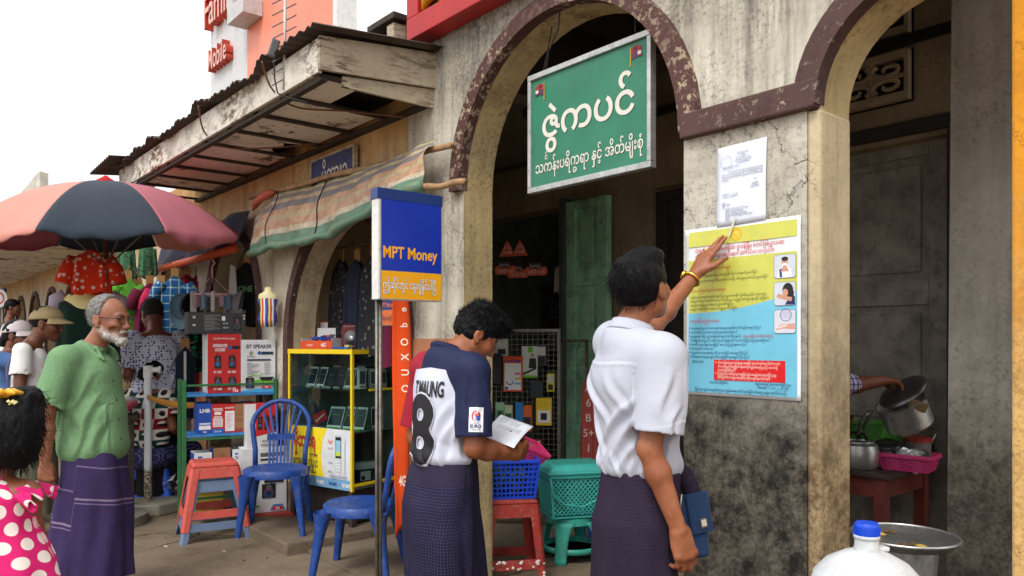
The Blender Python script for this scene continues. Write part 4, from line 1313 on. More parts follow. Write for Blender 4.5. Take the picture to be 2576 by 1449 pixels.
MB().box(-0.6, -0.55, 0.03, 0.06, -1.75, 0.66).build('post', STEEL, fs_)
MB().box(0.22, 0.27, 0.03, 0.06, -1.75, 0.66).build('post', STEEL, fs_)
pr=Print(0.002)
pr.text('SUN', 0, 0, 0.24, ink(220, 224, 232), width=0.5, bold=0.03)
pr.disc(0.80, 0.06, 0.17, ink(226, 226, 226)).ring(0.80, 0.06, 0.11, 0.03, ink(200, 60, 60))
pr.line([(-0.1, -0.62), (0.6, -0.62)], 0.03, ink(230, 180, 170))
pr.build('lettering', (-0.55, -0.032, 0.42), (1, 0, 0), (0, 0, 1), fs_)
yb=thing('cloth_banner', 'yellow and red striped cloth banner hung on the far arcade left of the red blouse', 'banner', F(10.2, -0.14, 1.98), FROT)
mbt=MB()
for j, m_i in enumerate((0, 1, 0)):
 mbt.cur=m_i
 mbt.grid(lambda u, v:(-0.62+1.0*u, 0.03*math.sin(u*17), 0.66-0.22*(j+v)), 24, 4)
mbt.build('banner_cloth', [cloth('banner_yellow', (196, 172, 40), 0.2), cloth('banner_red', (176, 92, 60), 0.2)], yb, smooth=True, solid=0.004)
# ================================================================ FURNITURE AND GOODS
P_BLUE=plastic('plastic_blue', (20, 68, 146), 0.38, 0.34)
P_BLUE2=plastic('plastic_bright_blue', (34, 92, 214), 0.4, 0.1)
P_RED=plastic('plastic_coral_red', (212, 86, 74), 0.5, 0.42)
P_RED2=plastic('plastic_dark_red', (170, 52, 44), 0.5, 0.5)
P_GREYB=plastic('plastic_slate_blue', (104, 126, 158), 0.45, 0.3)
P_TEAL=plastic('plastic_teal', (50, 166, 148), 0.42, 0.4)
P_TEAL2=plastic('plastic_teal_light', (66, 186, 178), 0.4, 0.25)
P_PINK=plastic('plastic_pink', (224, 62, 128), 0.4, 0.08)
P_GREEN=plastic('plastic_green', (96, 178, 66), 0.4, 0.1)
P_BASKET=plastic('plastic_ultramarine', (22, 70, 204), 0.38, 0.05)
def stool(name, label, loc, rz, top=0.15, base=0.22, h=0.45, mat=P_RED, group=None, perf=True, zt=0.0):
 r=thing(name, label, 'stool', loc, rz, group)
 st=MB()
 st.add([(-top, -top*.8, h-0.035), (top, -top*.8, h-0.035), (top, top*.8, h-0.035), (-top, top*.8, h-0.035), (-top*.93, -top*.74, h), (top*.93, -top*.74, h), (top*.93, top*.74, h), (-top*.93, top*.74, h)], [(3, 2, 1, 0), (4, 5, 6, 7), (0, 1, 5, 4), (1, 2, 6, 5), (2, 3, 7, 6), (3, 0, 4, 7)])
 s_=st.build('seat', mat, r, bevel=0.012, seg=3)
 if perf:
  pr=Print(0.0002)
  dk=ink(112, 34, 30)
  for i in range(9):
   for j in range(5):
    x, y=(i-4)*top*0.19, (j-2)*top*0.24
    pr.rect(x-0.006, y-0.004, x+0.006, y+0.004, dk)
  pr.build('perforation', (0, 0, h), (1, 0, 0), (0, 1, 0), s_)
 def corner(k, z):
  f=(h-z)/h
  a=top+(base-top)*f
  b=a*0.82 if True else a
  return a, b
 z1, z2=h-0.034, 0.0
 for sx in(-1, 1):
  for sy in(-1, 1):
   lg=MB()
   rings=[]
   for z in(z1, h*0.5, z2):
    a, b=corner(0, z)
    wd=0.062-0.012*(h-z)/h
    t=0.008
    x, y=sx*a, sy*b
    c=0.016
    rings.append([(x-sx*wd, y, z), (x-sx*c, y, z), (x, y-sy*c, z), (x, y-sy*wd, z), (x-sx*t, y-sy*wd, z), (x-sx*t, y-sy*(c+.004), z), (x-sx*(c+.004), y-sy*t, z), (x-sx*wd, y-sy*t, z)])
   n=8
   vs=sum(rings, [])
   fs=[]
   for q in range(2):
    for k in range(n):
     k2=(k+1)%n
     f=(q*n+k, q*n+k2, (q+1)*n+k2, (q+1)*n+k)
     fs.append(f if sx*sy>0 else tuple(reversed(f)))
   fs.append(tuple(range(2*n, 3*n)))
   lg.add(vs, fs)
   lg.build('leg', mat, r)
 for(zl, zh, inset)in((h-0.11, h-0.034, 0.004), (h*0.17, h*0.17+0.055, 0.004)):
  ap=MB()
  a0, b0=corner(0, zl)
  a1, b1=corner(0, zh)
  for sx in(-1, 1):
   ap.add([(sx*(a0-inset), -b0+.03, zl), (sx*(a0-inset), b0-.03, zl), (sx*(a1-inset), b1-.03, zh), (sx*(a1-inset), -b1+.03, zh), (sx*(a0-inset-.006), -b0+.03, zl), (sx*(a0-inset-.006), b0-.03, zl), (sx*(a1-inset-.006), b1-.03, zh), (sx*(a1-inset-.006), -b1+.03, zh)], [(0, 1, 2, 3), (7, 6, 5, 4), (0, 4, 5, 1), (3, 2, 6, 7)])
   ap.add([(-a0+.03, sx*(b0-inset), zl), (a0-.03, sx*(b0-inset), zl), (a1-.03, sx*(b1-inset), zh), (-a1+.03, sx*(b1-inset), zh), (-a0+.03, sx*(b0-inset-.006), zl), (a0-.03, sx*(b0-inset-.006), zl), (a1-.03, sx*(b1-inset-.006), zh), (-a1+.03, sx*(b1-inset-.006), zh)], [(3, 2, 1, 0), (4, 5, 6, 7), (1, 5, 4, 0), (7, 6, 2, 3)])
  ap.build('brace', mat, r)
 return r
s1=stool('plastic_stool', 'coral red plastic stool nested over a slate blue one beside the blue chair', (-2.185, 5.66, 0.098), R(28), 0.16, 0.235, 0.47, P_RED, 'plastic stools')
s2=stool('plastic_stool', 'slate blue plastic stool nested under the coral red one', (-2.185, 5.66, 0.016), R(28), 0.152, 0.245, 0.455, P_GREYB, 'plastic stools', perf=False)
s3=stool('plastic_stool', 'tall worn dark red stool with paint splashes carrying the blue basket', (-0.02, 4.62, 0.028), R(12), 0.155, 0.20, 0.49, P_RED2, 'plastic stools')
spl=MB()
random.seed(5)
for k in range(26):
 x=(random.random()-0.5)*0.3
 z=0.09+random.random()*0.05 if k<18 else random.random()*0.12
 if k>=18:
  x=0.175 if k%2 else-0.175
 spl.lathe([(0.0, 0.003), (0.006+0.005*random.random(), 0.0)], (x, -0.158-0.012, z), 7, M=Euler((R(90), 0, 0)).to_matrix())
spl.build('paint_splash', ink(226, 222, 214), s3)
s4=stool('plastic_stool', 'blue plastic stool under the seated woman in the checked blouse', (-3.12, 6.72, 0.016), R(10), 0.15, 0.20, 0.36, P_BLUE2, 'plastic stools', perf=False)
def round_stool(label, loc, rz, mat, h=0.29):
 r=thing('round_stool', label, 'stool', loc, rz, 'plastic stools')
 MB().lathe([(0.0, h-0.012), (0.115, h-0.012), (0.13, h), (0.15, h-0.008), (0.155, h-0.05), (0.148, h-0.05), (0.14, h-0.02), (0.0, h-0.02)], n=32).build('seat', mat, r, smooth=True, autosmooth=40)
 for k in range(4):
  a=R(45+90*k)
  lg=MB()
  def lf(u, v):
   z=(h-0.03)*(1-v)
   rad=0.15+0.05*v+0.012*math.sin(u*math.pi)
   da=(u-0.5)*(0.62-0.22*math.sin(v*math.pi/2)+(0.5*(1-v)**6))
   return(rad*math.cos(a+da), rad*math.sin(a+da), z)
  lg.grid(lf, 9, 10)
  lg.build('leg', mat, r, smooth=True, solid=0.007)
 MB().lathe([(0.176, 0.065), (0.184, 0.065), (0.181, 0.1), (0.173, 0.1), (0.176, 0.065)], n=36).build('brace', mat, r, smooth=True)
 return r
round_stool('low teal round stool carrying the lidded teal basket', (0.385, 5.02, 0.028), R(20), P_TEAL)
def chair(label, loc, rz):
 r=thing('plastic_chair', label, 'chair', loc, rz, 'blue plastic chairs')
 zs=0.44
 MB().lathe([(0.0, zs-0.012), (0.14, zs-0.012), (0.185, zs-0.004), (0.208, zs), (0.222, zs-0.012), (0.222, zs-0.055), (0.214, zs-0.055), (0.210, zs-0.02), (0.0, zs-0.024)], n=40, sx=1.0, sy=0.98).build('seat', P_BLUE, r, smooth=True, autosmooth=50)
 for sx in(-1, 1):
  for sy in(-1, 1):
   lg=MB()
   x0, y0=sx*0.165, sy*0.165
   x1, y1=sx*0.215, sy*(0.225 if sy<0 else 0.235)
   def lf(u, v):
    a=u*2*math.pi
    wd=0.034-0.012*v+0.03*(1-v)**5
    x=x0+(x1-x0)*v
    y=y0+(y1-y0)*v
    cx, cy=math.cos(a), math.sin(a)
    k=1/max(abs(cx), abs(cy))*0.86
    return(x+wd*cx*k, y+wd*cy*k, (zs-0.03)*(1-v))
   lg.grid(lf, 12, 8, closed_u=True)
   lg.v+=[Vector((x1, y1, 0))]
   n0=len(lg.v)-1
   for k in range(12):
    lg.f.append([7*12+(k+1)%12, 7*12+k, n0])
    lg.mi.append(0)
   lg.build('leg', P_BLUE, r, smooth=True, autosmooth=50)
 def bk(x, z):
  return Vector((x, 0.19+0.10*(z-zs)/0.44+0.028*(1-(x/0.21)**2), z))
 hp=MB()
 pts=[]
 for k in range(25):
  a=math.pi*k/24
  pts.append(bk(0.205*math.cos(a), zs+0.27+0.18*math.sin(a)))
 pts=[bk(0.175, zs-0.02), bk(0.180, zs+0.10), bk(0.196, zs+0.2)]+pts+[bk(-0.196, zs+0.2), bk(-0.180, zs+0.10), bk(-0.175, zs-0.02)]
 hp.tube(pts, 0.019, 8)
 hp.build('back_hoop', P_BLUE, r, smooth=True)
 sl=MB()
 for k in range(-3, 4):
  xt=k*0.048
  zt=zs+0.27+0.18*math.sqrt(max(0, 1-(xt/0.205)**2))-0.005
  sl.bar(bk(k*0.028, zs+0.205), bk(xt, zt), 0.017, 0.010, (0, 1, 0))
  sl.bar(bk(k*0.026, zs-0.01), bk(k*0.027, zs+0.165), 0.016, 0.010, (0, 1, 0))
 sl.build('back_slat', P_BLUE, r, bevel=0.003)
 cr=MB()
 n=8
 for i in range(n):
  a, b=-0.10+0.20*i/n, -0.10+0.20*(i+1)/n
  cr.bar(bk(a, zs+0.185), bk(b, zs+0.185), 0.014, 0.046, (0, 0, 1))
 cr.build('cross_bar', P_BLUE, r)
 return r
chA=chair('blue plastic chair facing out in front of the stacked speaker boxes', (-1.68, 5.50, 0.10), R(8))
chB=dup(chA, (-0.93, 4.72, 0.016), R(-97), 'blue plastic chair seen from its side behind the lightbox post')
def basket(name, label, loc, rz, tw, td, bw, bd, h, nx, nz, mat, t=0.006, diamond=False, group=None, cat='basket', Rm=None):
 r=thing(name, label, cat, loc, rz, group)
 if Rm is not None:
  r.rotation_euler=Rm
 m=MB()
 def pt(side, u, v):
  w, d=bw+(tw-bw)*v, bd+(td-bd)*v
  x, y=((u-.5)*w, -d/2)if side==0 else(w/2, (u-.5)*d)if side==1 else((.5-u)*w, d/2)if side==2 else(-w/2, (.5-u)*d)
  return Vector((x, y, v*h))
 nrm=[(0, -1, 0), (1, 0, 0), (0, 1, 0), (-1, 0, 0)]
 for s in range(4):
  n=nx if s%2==0 else max(3, round(nx*td/tw))
  if diamond:
   k_=n
   for i in range(-nz, k_+1):
    for dr in(1, -1):
     pts=[]
     for j in range(nz+1):
      u=(i+j)/k_ if dr>0 else(i+nz-j)/k_
      if-1e-6<=u<=1+1e-6:
       pts.append(pt(s, u, 0.08+0.84*j/nz))
     if len(pts)>1:
      m.bar(pts[0], pts[-1], t, t, nrm[s])
   m.bar(pt(s, 0, 0.03), pt(s, 1, 0.03), t, h*0.12, nrm[s])
   m.bar(pt(s, 0, 0.95), pt(s, 1, 0.95), t, h*0.10, nrm[s])
  else:
   for i in range(n+1):
    m.bar(pt(s, i/n, 0), pt(s, i/n, 1), t*0.9, t, nrm[s])
   for j in range(nz+1):
    m.bar(pt(s, 0, j/nz), pt(s, 1, j/nz), t, t*1.02, nrm[s])
  m.bar(pt(s, 0, 0), pt(s, 0, 1), t*2.4, t*1.6, nrm[s])
 m.box(-bw/2, bw/2, -bd/2, bd/2, 0, t)
 m.build('basket_body', mat, r)
 rm=MB()
 for s in range(4):
  a, b=pt(s, 0, 1), pt(s, 1, 1)
  rm.bar(a+Vector(nrm[s])*0.005-(b-a).normalized()*0.008, b+Vector(nrm[s])*0.005+(b-a).normalized()*0.008, 0.014, 0.022, (0, 0, 1))
 rm.build('rim', mat, r, bevel=0.004)
 return r
basket('basket', 'bright blue square-holed basket standing on the tall dark red stool', (-0.02, 4.62, 0.520), R(10), 0.315, 0.27, 0.265, 0.225, 0.215, 11, 7, P_BASKET, 0.009, group='plastic baskets')
basket('basket', 'pink basket tilted on top of the bright blue one', (0.05, 4.70, 0.755), 0, 0.26, 0.20, 0.22, 0.16, 0.075, 16, 5, P_PINK, 0.005, group='plastic baskets', Rm=(R(16), R(24), R(24)))
lv=MB()
random.seed(3)
for k in range(60):
 c=Vector(((random.random()-.5)*0.2, (random.random()-.5)*0.16, 0.03+random.random()*0.1))
 Mx=Euler((random.random()*6, random.random()*6, random.random()*6)).to_matrix()
 lv.add([Mx@Vector(p)+c for p in((-.045, 0, 0), (0, -.018, .006), (.045, 0, 0), (0, .018, .006))], [(0, 1, 2, 3)])
LEAFM=plain('leaf_green', (86, 122, 44), 0.6, var=0.3)
lvo=lv.build('greens', LEAFM)
lvo.location=(-0.02, 4.62, 0.53)
tag(lvo, 'green leaves inside the bright blue basket', 'greens')
tb=basket('lidded_basket', 'teal lidded diamond-mesh basket with carry handle on the low teal stool', (0.40, 5.02, 0.318), R(14), 0.40, 0.30, 0.35, 0.26, 0.275, 13, 7, P_TEAL2, 0.007, True, 'plastic baskets')
ld=MB()
def lidf(u, v):
 x, y=(u-.5)*0.43, (v-.5)*0.33
 e=max(abs(u-.5), abs(v-.5))*2
 return(x, y, 0.335-0.045*max(0, (e-0.72)/0.28)**1.6)
ld.grid(lidf, 25, 25)
ld.build('lid', P_TEAL2, tb, smooth=True, solid=0.006)
lr=MB()
for k in range(14):
 lr.box(-0.15+k*0.0226, -0.142+k*0.0226, -0.10, 0.10, 0.337, 0.3385)
lr.build('lid_rib', P_TEAL, tb)
MB().box(-0.222, 0.222, -0.172, 0.172, 0.278, 0.296).build('lid_rim', P_TEAL2, tb, bevel=0.007)
hd=MB()
hd.tube([(-0.205, -0.02-0.14, 0.26), (-0.19, -0.175, 0.16), (-0.12, -0.18, 0.10), (0.0, -0.182, 0.08), (0.10, -0.18, 0.12), (0.17, -0.176, 0.20), (0.205, -0.165, 0.27)], 0.006, 8)
hd.build('handle', P_TEAL2, tb, smooth=True)
bu=thing('bucket', 'blue plastic bucket on the floor behind the teal stool', 'bucket', (0.66, 5.38, 0.028))
MB().lathe([(0.0, 0.0), (0.12, 0.0), (0.155, 0.25), (0.162, 0.25), (0.162, 0.27), (0.148, 0.27), (0.115, 0.01), (0.0, 0.01)], n=28).build('bucket_body', P_BLUE2, bu, smooth=True, autosmooth=40)
hb=MB()
hb.tube([(0.158*math.cos(a), 0.158*math.sin(a)*0.3, 0.25-0.09*math.sin(a))for a in[math.pi*k/12 for k in range(13)]], 0.003, 6)
hb.build('handle', STEEL, bu)
# ---------------------------------------------------------------- cartons
def carton(label, loc, rz, w, d, h, mat, side=None, top=None, design=None, group='speaker and battery cartons', name='carton'):
 r=thing(name, label, 'box', loc, rz, group)
 b=MB()
 b.box(-w/2, w/2, 0, d, 0, h)
 b.mi=[0, 2, 1 if False else 0, 0, 1, 1]
 b.build('carton_body', [mat, side or mat, top or mat], r, bevel=0.003, seg=1)
 if design:
  pr=Print(0.0003)
  design(pr, w, h)
  pr.build('printed_face', (-w/2, -0.0006, 0), (1, 0, 0), (0, 0, 1), r)
 return r
CB=lambda n, c:plain(n, c, 0.5, var=0.07, scale=4, dirt=0.12)
C_WHITE, C_RED, C_BLACK, C_BLUE, C_BROWN, C_NAVY=CB('card_white', (222, 224, 226)), CB('card_red', (196, 36, 34)), CB('card_black', (52, 50, 54)), CB('card_blue', (30, 74, 164)), CB('card_brown', (150, 108, 70)), CB('card_navy', (36, 42, 84))
IW, IK, IR, IB, IGN=ink(232, 232, 230), ink(24, 24, 26), ink(206, 34, 34), ink(30, 90, 180), ink(110, 190, 40)
def speaker_pic(pr, x, y, w, h, glow=(60, 110, 190)):
 pr.rect(x, y, x+w, y+h, IK)
 pr.rect(x+w*0.25, y+h, x+w*0.32, y+h*1.14, IK).rect(x+w*0.68, y+h, x+w*0.75, y+h*1.14, IK).rect(x+w*0.25, y+h*1.12, x+w*0.75, y+h*1.16, IK)
 pr.disc(x+w/2, y+h*0.34, w*0.38, ink(70, 72, 80)).disc(x+w/2, y+h*0.34, w*0.28, ink(*glow)).disc(x+w/2, y+h*0.34, w*0.12, IK)
 pr.disc(x+w/2, y+h*0.76, w*0.2, ink(90, 92, 100)).rect(x+w*0.2, y+h*0.56, x+w*0.8, y+h*0.63, ink(150, 60, 60))
def d_red(pr, w, h):
 pr.text('Super Bass Wireless Speaker', w*.5, h*.91, h*.05, IW, width=w*.66, align='C')
 pr.text('DIFERENTES', w*.36, h*.78, h*.07, IW, width=w*.42, bold=0.03, align='C', slant=0.2).text('COLORES', w*.36, h*.71, h*.07, IW, width=w*.3, bold=0.03, align='C', slant=0.2)
 pr.disc(w*.66, h*.77, w*.06, IB).rect(w*.73, h*.745, w*.96, h*.80, IK)
 for i, (x, n)in enumerate(((.2, 'BT-1807'), (.62, 'BT-1801'))):
  speaker_pic(pr, w*x, h*.42, w*.2, h*.21)
  pr.text(n, w*(x+.1), h*.34, h*.05, IW, width=w*.24, bold=0.02, align='C')
  speaker_pic(pr, w*x, h*.12, w*.2, h*.15)
  pr.text(('BT-1808', 'BT-1839')[i], w*(x+.1), h*.055, h*.05, IW, width=w*.24, bold=0.02, align='C')
 pr.rect(w*.66, 0.004, w*.98, h*.04, IR).text('FM', w*.82, h*.012, h*.07, IW, bold=0.02, align='C')
def d_bt(pr, w, h):
 pr.text('BT SPEAKER', w*.52, h*.84, h*.1, ink(50, 54, 70), width=w*.74, bold=0.03, align='C')
 for k in range(6):
  pr.disc(w*.28+w*.04*math.cos(k), h*.745+w*.04*math.sin(k), w*.028, ink(*[(230, 150, 40), (60, 140, 200), (120, 180, 60)][k%3]))
 pr.text('SAODU', w*.28, h*.665, h*.045, ink(80, 80, 120), align='C').disc(w*.52, h*.75, w*.055, IB).rect(w*.58, h*.72, w*.93, h*.775, ink(20, 50, 60))
 pr.rect(w*.16, h*.60, w*.86, h*.635, ink(70, 74, 96))
 for k in range(8):
  pr.rect(w*.16, h*(.55-.03*k), w*(.30+.08*((k*3)%4)), h*(.562-.03*k), ink(130, 134, 140)).rect(w*.66, h*(.55-.03*k), w*.84, h*(.562-.03*k), ink(150, 154, 160))
 pr.line([(w*.2, h*.30), (w*.35, h*.32), (w*.5, h*.31), (w*.62, h*.37)], h*.018, IGN)
 pr.poly([(0, h*.04), (w, h*.10), (w, 0.001), (0, 0.001)], ink(70, 170, 226))
 pr.line([(w*.12, h*.20), (w*.5, h*.22), (w*.9, h*.19)], h*.05, IGN)
 speaker_pic(pr, w*.12, h*.08, w*.24, h*.2, (40, 90, 200))
 pr.poly([(w*.5, h*.29), (w*.95, h*.29), (w*.86, h*.22), (w*.58, h*.22)], IK).line([(w*.6, h*.19), (w*.75, h*.13)], h*.02, ink(90, 90, 96))
 pr.poly([(w*.58, h*.07), (w*.86, h*.07), (w*.84, h*.12), (w*.6, h*.12)], IR).text('FM', w*.72, h*.08, h*.05, IW, bold=0.02, align='C')
def d_black(pr, w, h):
 for(x0, x1)in((.28, .55), ):
  for k in range(11):
   pr.rect(w*x0, h*(.84-.066*k), w*(x1-.05*((k*5)%3)), h*(.86-.066*k), ink(150, 150, 152))
 pr.rect(w*.58, h*.62, w*.64, h*.82, IW).text('6.5 HI', w*.60, h*.45, h*.13, IW, width=w*.08).text('1200mAh', w*.60, h*.26, h*.1, IW, width=w*.1)
 speaker_pic(pr, w*.78, h*.14, w*.14, h*.66, (60, 60, 64))
 pr.rect(w*.08, h*.7, w*.13, h*.82, ink(180, 178, 172)).rect(w*.08, h*.35, w*.13, h*.44, ink(190, 188, 180))
 pr.disc(w*.97, h*.86, h*.05, ink(180, 180, 180)).disc(w*.97, h*.72, h*.05, ink(180, 180, 180))
def d_bat(title, sub, blk=True):
 def f(pr, w, h):
  pr.text(title, w*.5, h*.70, h*.16, IW, width=w*.7, bold=0.04, align='C')
  pr.rect(w*.12, h*.30, w*.88, h*.36, ink(200, 210, 230)).rect(w*.1, h*.14, w*.9, h*.27, IW)
  pr.text(sub, w*.5, h*.04, h*.07, IW, align='C', bold=0.02)
 return f
def d_toyo(pr, w, h):
 pr.text('TOYO', w*.5, h*.76, h*.14, IW, width=w*.74, bold=0.05, align='C')
 pr.rect(w*.24, h*.63, w*.76, h*.73, IW).rect(w*.12, h*.22, w*.88, h*.52, ink(232, 220, 218)).rect(w*.2, h*.54, w*.8, h*.58, IW)
 for k in range(5):
  pr.rect(w*.18, h*(.26+.05*k), w*.8, h*(.272+.05*k), ink(190, 120, 118))
 pr.rect(0.0005, 0.0005, w-.0005, h*.16, IB).text('DATA', w*.5, h*.04, h*.09, IW, align='C')
def d_pad(pr, w, h):
 pr.text('PAD BATTERY', w*.5, h*.84, h*.08, IW, width=w*.8, bold=0.03, align='C')
 pr.rect(w*.1, h*.06, w*.9, h*.76, IW)
 for k in range(12):
  pr.rect(w*.18, h*(.12+.05*k), w*(.5+.1*(k%4)), h*(.132+.05*k), ink(206, 140, 140))
def d_tata(pr, w, h):
 pr.rect(w*.2, h*.84, w*.45, h*.9, IB).text('TATA', w*.2, h*.70, h*.12, ink(30, 40, 90), bold=0.04).text('SOLAR', w*.64, h*.715, h*.06, ink(60, 70, 110))
 for k in range(6):
  pr.disc(w*.2, h*(.58-.09*k), w*.03, ink(120, 130, 150)).rect(w*.3, h*(.57-.09*k), w*.75, h*(.585-.09*k), ink(170, 174, 182))
def d_brown(pr, w, h):
 pr.ring(w*.5, h*.78, w*.12, w*.035, ink(120, 60, 36)).text('Haidar', w*.5, h*.6, h*.1, ink(110, 64, 40), align='C').text('QUAD', w*.5, h*.42, h*.08, ink(110, 64, 40), align='C', bold=0.02)
 pr.rect(0.001, 0.001, w*.999, h*.14, ink(150, 60, 44))
def d_rec(pr, w, h):
 pr.poly([(w*.3, h), (w, h), (w, h*.35), (w*.3, h*.25)], IR)
 for k in range(3):
  speaker_pic(pr, w*(.36+.21*k), h*.4, w*.15, h*.3)
 pr.text('RECHARGEABLE', w*.5, h*.12, h*.06, ink(60, 60, 66), width=w*.5, bold=.03).rect(w*.45, h*.03, w*.95, h*.075, ink(150, 150, 154))
def d_spk(pr, w, h):
 pr.rect(w*.42, h*.86, w*.95, h*.92, ink(90, 90, 94)).rect(w*.42, h*.80, w*.8, h*.83, IK)
 speaker_pic(pr, w*.08, h*.14, w*.22, h*.42, (40, 60, 90))
 speaker_pic(pr, w*.45, h*.22, w*.3, h*.22, (30, 60, 120))
 pr.rect(w*.5, h*.46, w*.92, h*.52, IK)
 pr.line([(w*.02, h*.08), (w*.4, h*.11)], h*.03, IGN).poly([(w*.62, h*.03), (w*.96, h*.03), (w*.9, h*.12), (w*.7, h*.12)], ink(50, 130, 200)).rect(w*.68, h*.035, w*.9, h*.09, IR).text('FM', w*.79, h*.04, h*.05, IW, align='C', bold=.02)
RY=5.97
zt=1.143
ra=thing('goods_rack', 'green painted steel rack of two blue shelves full of boxed batteries and speakers', 'rack', (-2.163, 5.962, 0.10), R(30))
PGR=plain('rack_green', (44, 112, 60), 0.6, var=0.2, scale=8, dirt=0.4)
PBS=plain('shelf_blue_tape', (52, 132, 196), 0.5, var=0.2, scale=16, dirt=0.3)
for sx in(-0.335, 0.335):
 for y in(0.0, 0.27):
  MB().box(sx-0.014, sx+0.014, y, y+0.028, 0, zt-0.10).build('post', PGR, ra, bevel=0.002)
for z, mt in((zt-0.12, PBS), (0.715, PBS), (0.34, PBS)):
 MB().box(-0.32, 0.32, 0.002, 0.296, z-0.10-0.006+0.0, z-0.10+0.014).build('shelf', mt, ra)
zr=MB()
for z in(0.15, 0.60, zt-0.135):
 zr.box(-0.32, 0.32, 0.004, 0.02, z-0.014, z+0.002)
zr.build('rail', PGR, ra)
def RP(px, dy, z):
 k=(px-1288)/1946
 x=(k*5.962+2.163)/(0.866-0.5*k)
 return(-2.163+0.866*x-0.5*dy, 5.962+0.5*x+0.866*dy, z)
X0=lambda px:(px-1288)/1946*(RY-0.1)
carton('large red and white speaker carton on the rack below the long black one', RP(566, 0.02, zt-0.10+0.014-0.02), R(30), 0.245, 0.26, 0.455, C_RED, C_WHITE, C_WHITE, d_red)
sc_=MB()
side=carton('white speaker carton printed BT SPEAKER at the right end of the rack', RP(652, 0.02, zt-0.10+0.014-0.02), R(30), 0.262, 0.24, 0.41, C_WHITE, C_WHITE, C_WHITE, d_bt)
carton('long black carton lying on top of the red speaker carton', RP(548, 0.03, zt-0.086-0.02+0.456), R(30), 0.42, 0.18, 0.165, C_BLACK, C_BLACK, CB('card_grey', (96, 92, 92)), d_black)
zb=0.715-0.10+0.014+0.10
row=[(517, 0.105, 0.235, C_BLUE, d_bat('LHB', 'N20'), 'dark blue battery box at the left end of the middle shelf'), (550, 0.095, 0.225, C_RED, d_toyo, 'red and blue battery box second on the middle shelf'), (580, 0.086, 0.222, C_RED, d_pad, 'red box with a big white label third on the middle shelf'), (606, 0.076, 0.220, C_BROWN, d_brown, 'small brown battery box at the right of the middle shelf'), (634, 0.088, 0.225, C_BLUE, d_bat('A8', 'V2'), 'small blue battery box behind the red speaker carton')]
for px, w, h, mt, ds, lab in row:
 carton(lab, RP(px, 0.03, zb), R(30), w, 0.2, h, mt, None, None, ds)
zb2=0.34-0.10+0.014+0.10
for px, w, h, mt, ds, lab in((513, 0.13, 0.23, C_WHITE, d_tata, 'white solar battery box at the left of the lowest shelf'), (561, 0.125, 0.26, C_BROWN, d_brown, 'brown card box next to the white solar battery box'), (602, 0.09, 0.24, C_WHITE, d_tata, 'white battery box partly hidden by the red speaker carton')):
 carton(lab, RP(px, 0.03, zb2), R(30), w, 0.2, h, mt, C_BLUE, None, ds)
carton('small white box on the floor shelf of the green rack', RP(530, 0.04, 0.116), R(30), 0.2, 0.18, 0.17, CB('card_yellow', (206, 178, 70)))
carton('white carton of a tall speaker standing on the floor behind the blue chair', (X0(656), RY-0.02, 0.118), R(26), 0.34, 0.15, 0.50, C_WHITE, C_WHITE, C_WHITE, d_spk)
carton('red and white speaker carton set on top of the tall white one', (X0(650), RY-0.01, 0.62), R(26), 0.235, 0.15, 0.335, C_WHITE, C_WHITE, C_RED, d_rec)
MB_=MB()
MB_.box(-0.24, 0.24, -0.05, 0.2, 0, 0.016)
o=MB_.build('red_board', P_RED2)
o.location=(X0(656), RY-0.02, 0.10)
tag(o, 'flat red board under the tall white speaker carton', 'board')
# ---------------------------------------------------------------- glass phone counter
PCS=0.806
_before=set(o.name for o in COL.objects)
pc=thing('phone_counter', 'glass phone display counter edged with yellow tape and a printed front panel', 'display counter', F(4.10, -0.02, 0.277), math.atan2(-0.6, 0.8))
pc.scale=(PCS, )*3
CW, CD, CZ=0.88, 0.62, 1.355
def tape_mat():
 m=Mat('tape_yellow_printed', 0.4)
 P=m.mapv(m.obj(), (1, 1, 1))
 w=m.n('ShaderNodeTexVoronoi', 0, {'feature':'F1'}, Vector=m.mapv(m.obj(), (22, 22, 60)), Scale=1.0, Randomness=0.2)
 m.color(m.mix(m.ramp(w, [(0.26, 1), (0.34, 0)]), sc(238, 206, 30), sc(70, 110, 110)))
 return m.m
TAPE_Y=tape_mat()
GLASS=glass_mat('counter_glass')
tp_=MB()
e=0.024
for x in(0, CW):
 for y in(0, CD):
  tp_.box(x-e/2, x+e/2, y-e/2, y+e/2, 0.10, CZ-0.02)
for y in(0, CD):
 tp_.box(-0.016, CW+0.016, y-0.014, y+0.014, CZ-0.032, CZ+0.010)
for x in(0, CW):
 tp_.box(x-0.0145, x+0.0145, 0.014, CD-0.014, CZ-0.0325, CZ+0.0095)
tp_.box(CW-0.010, CW+0.010, 0.012, CD-0.012, 0.14, 0.165)
tp_.box(CW-0.010, CW+0.008, 0.2, CD-0.012, 0.985, 1.005)
tp_.build('tape_edge', TAPE_Y, pc)
gl=MB()
gl.box(0.012, CW-0.012, -0.003, 0.003, 0.645, CZ-0.035)
gl.build('front_glass', GLASS, pc)
gl=MB()
gl.box(CW-0.003, CW+0.003, 0.012, CD-0.012, 0.165, CZ-0.035)
gl.build('side_glass', GLASS, pc)
MB().box(0.014, CW-0.014, 0.014, CD-0.014, CZ-0.004, CZ+0.002).build('top_glass', glass_mat('counter_top_glass', (180, 196, 190)), pc)
for z in(1.0, 0.62):
 MB().box(0.014, CW-0.006, 0.01, CD-0.02, z-0.004, z+0.004).build('shelf', glass_mat('shelf_glass', (170, 196, 186))if z>0.8 else plain('shelf_dark', (112, 124, 120), 0.4), pc)
MB().box(0.014, CW-0.014, CD-0.012, CD-0.004, 0.12, CZ-0.05).build('back_panel', plain('counter_back', (120, 132, 130), 0.6, var=0.2), pc)
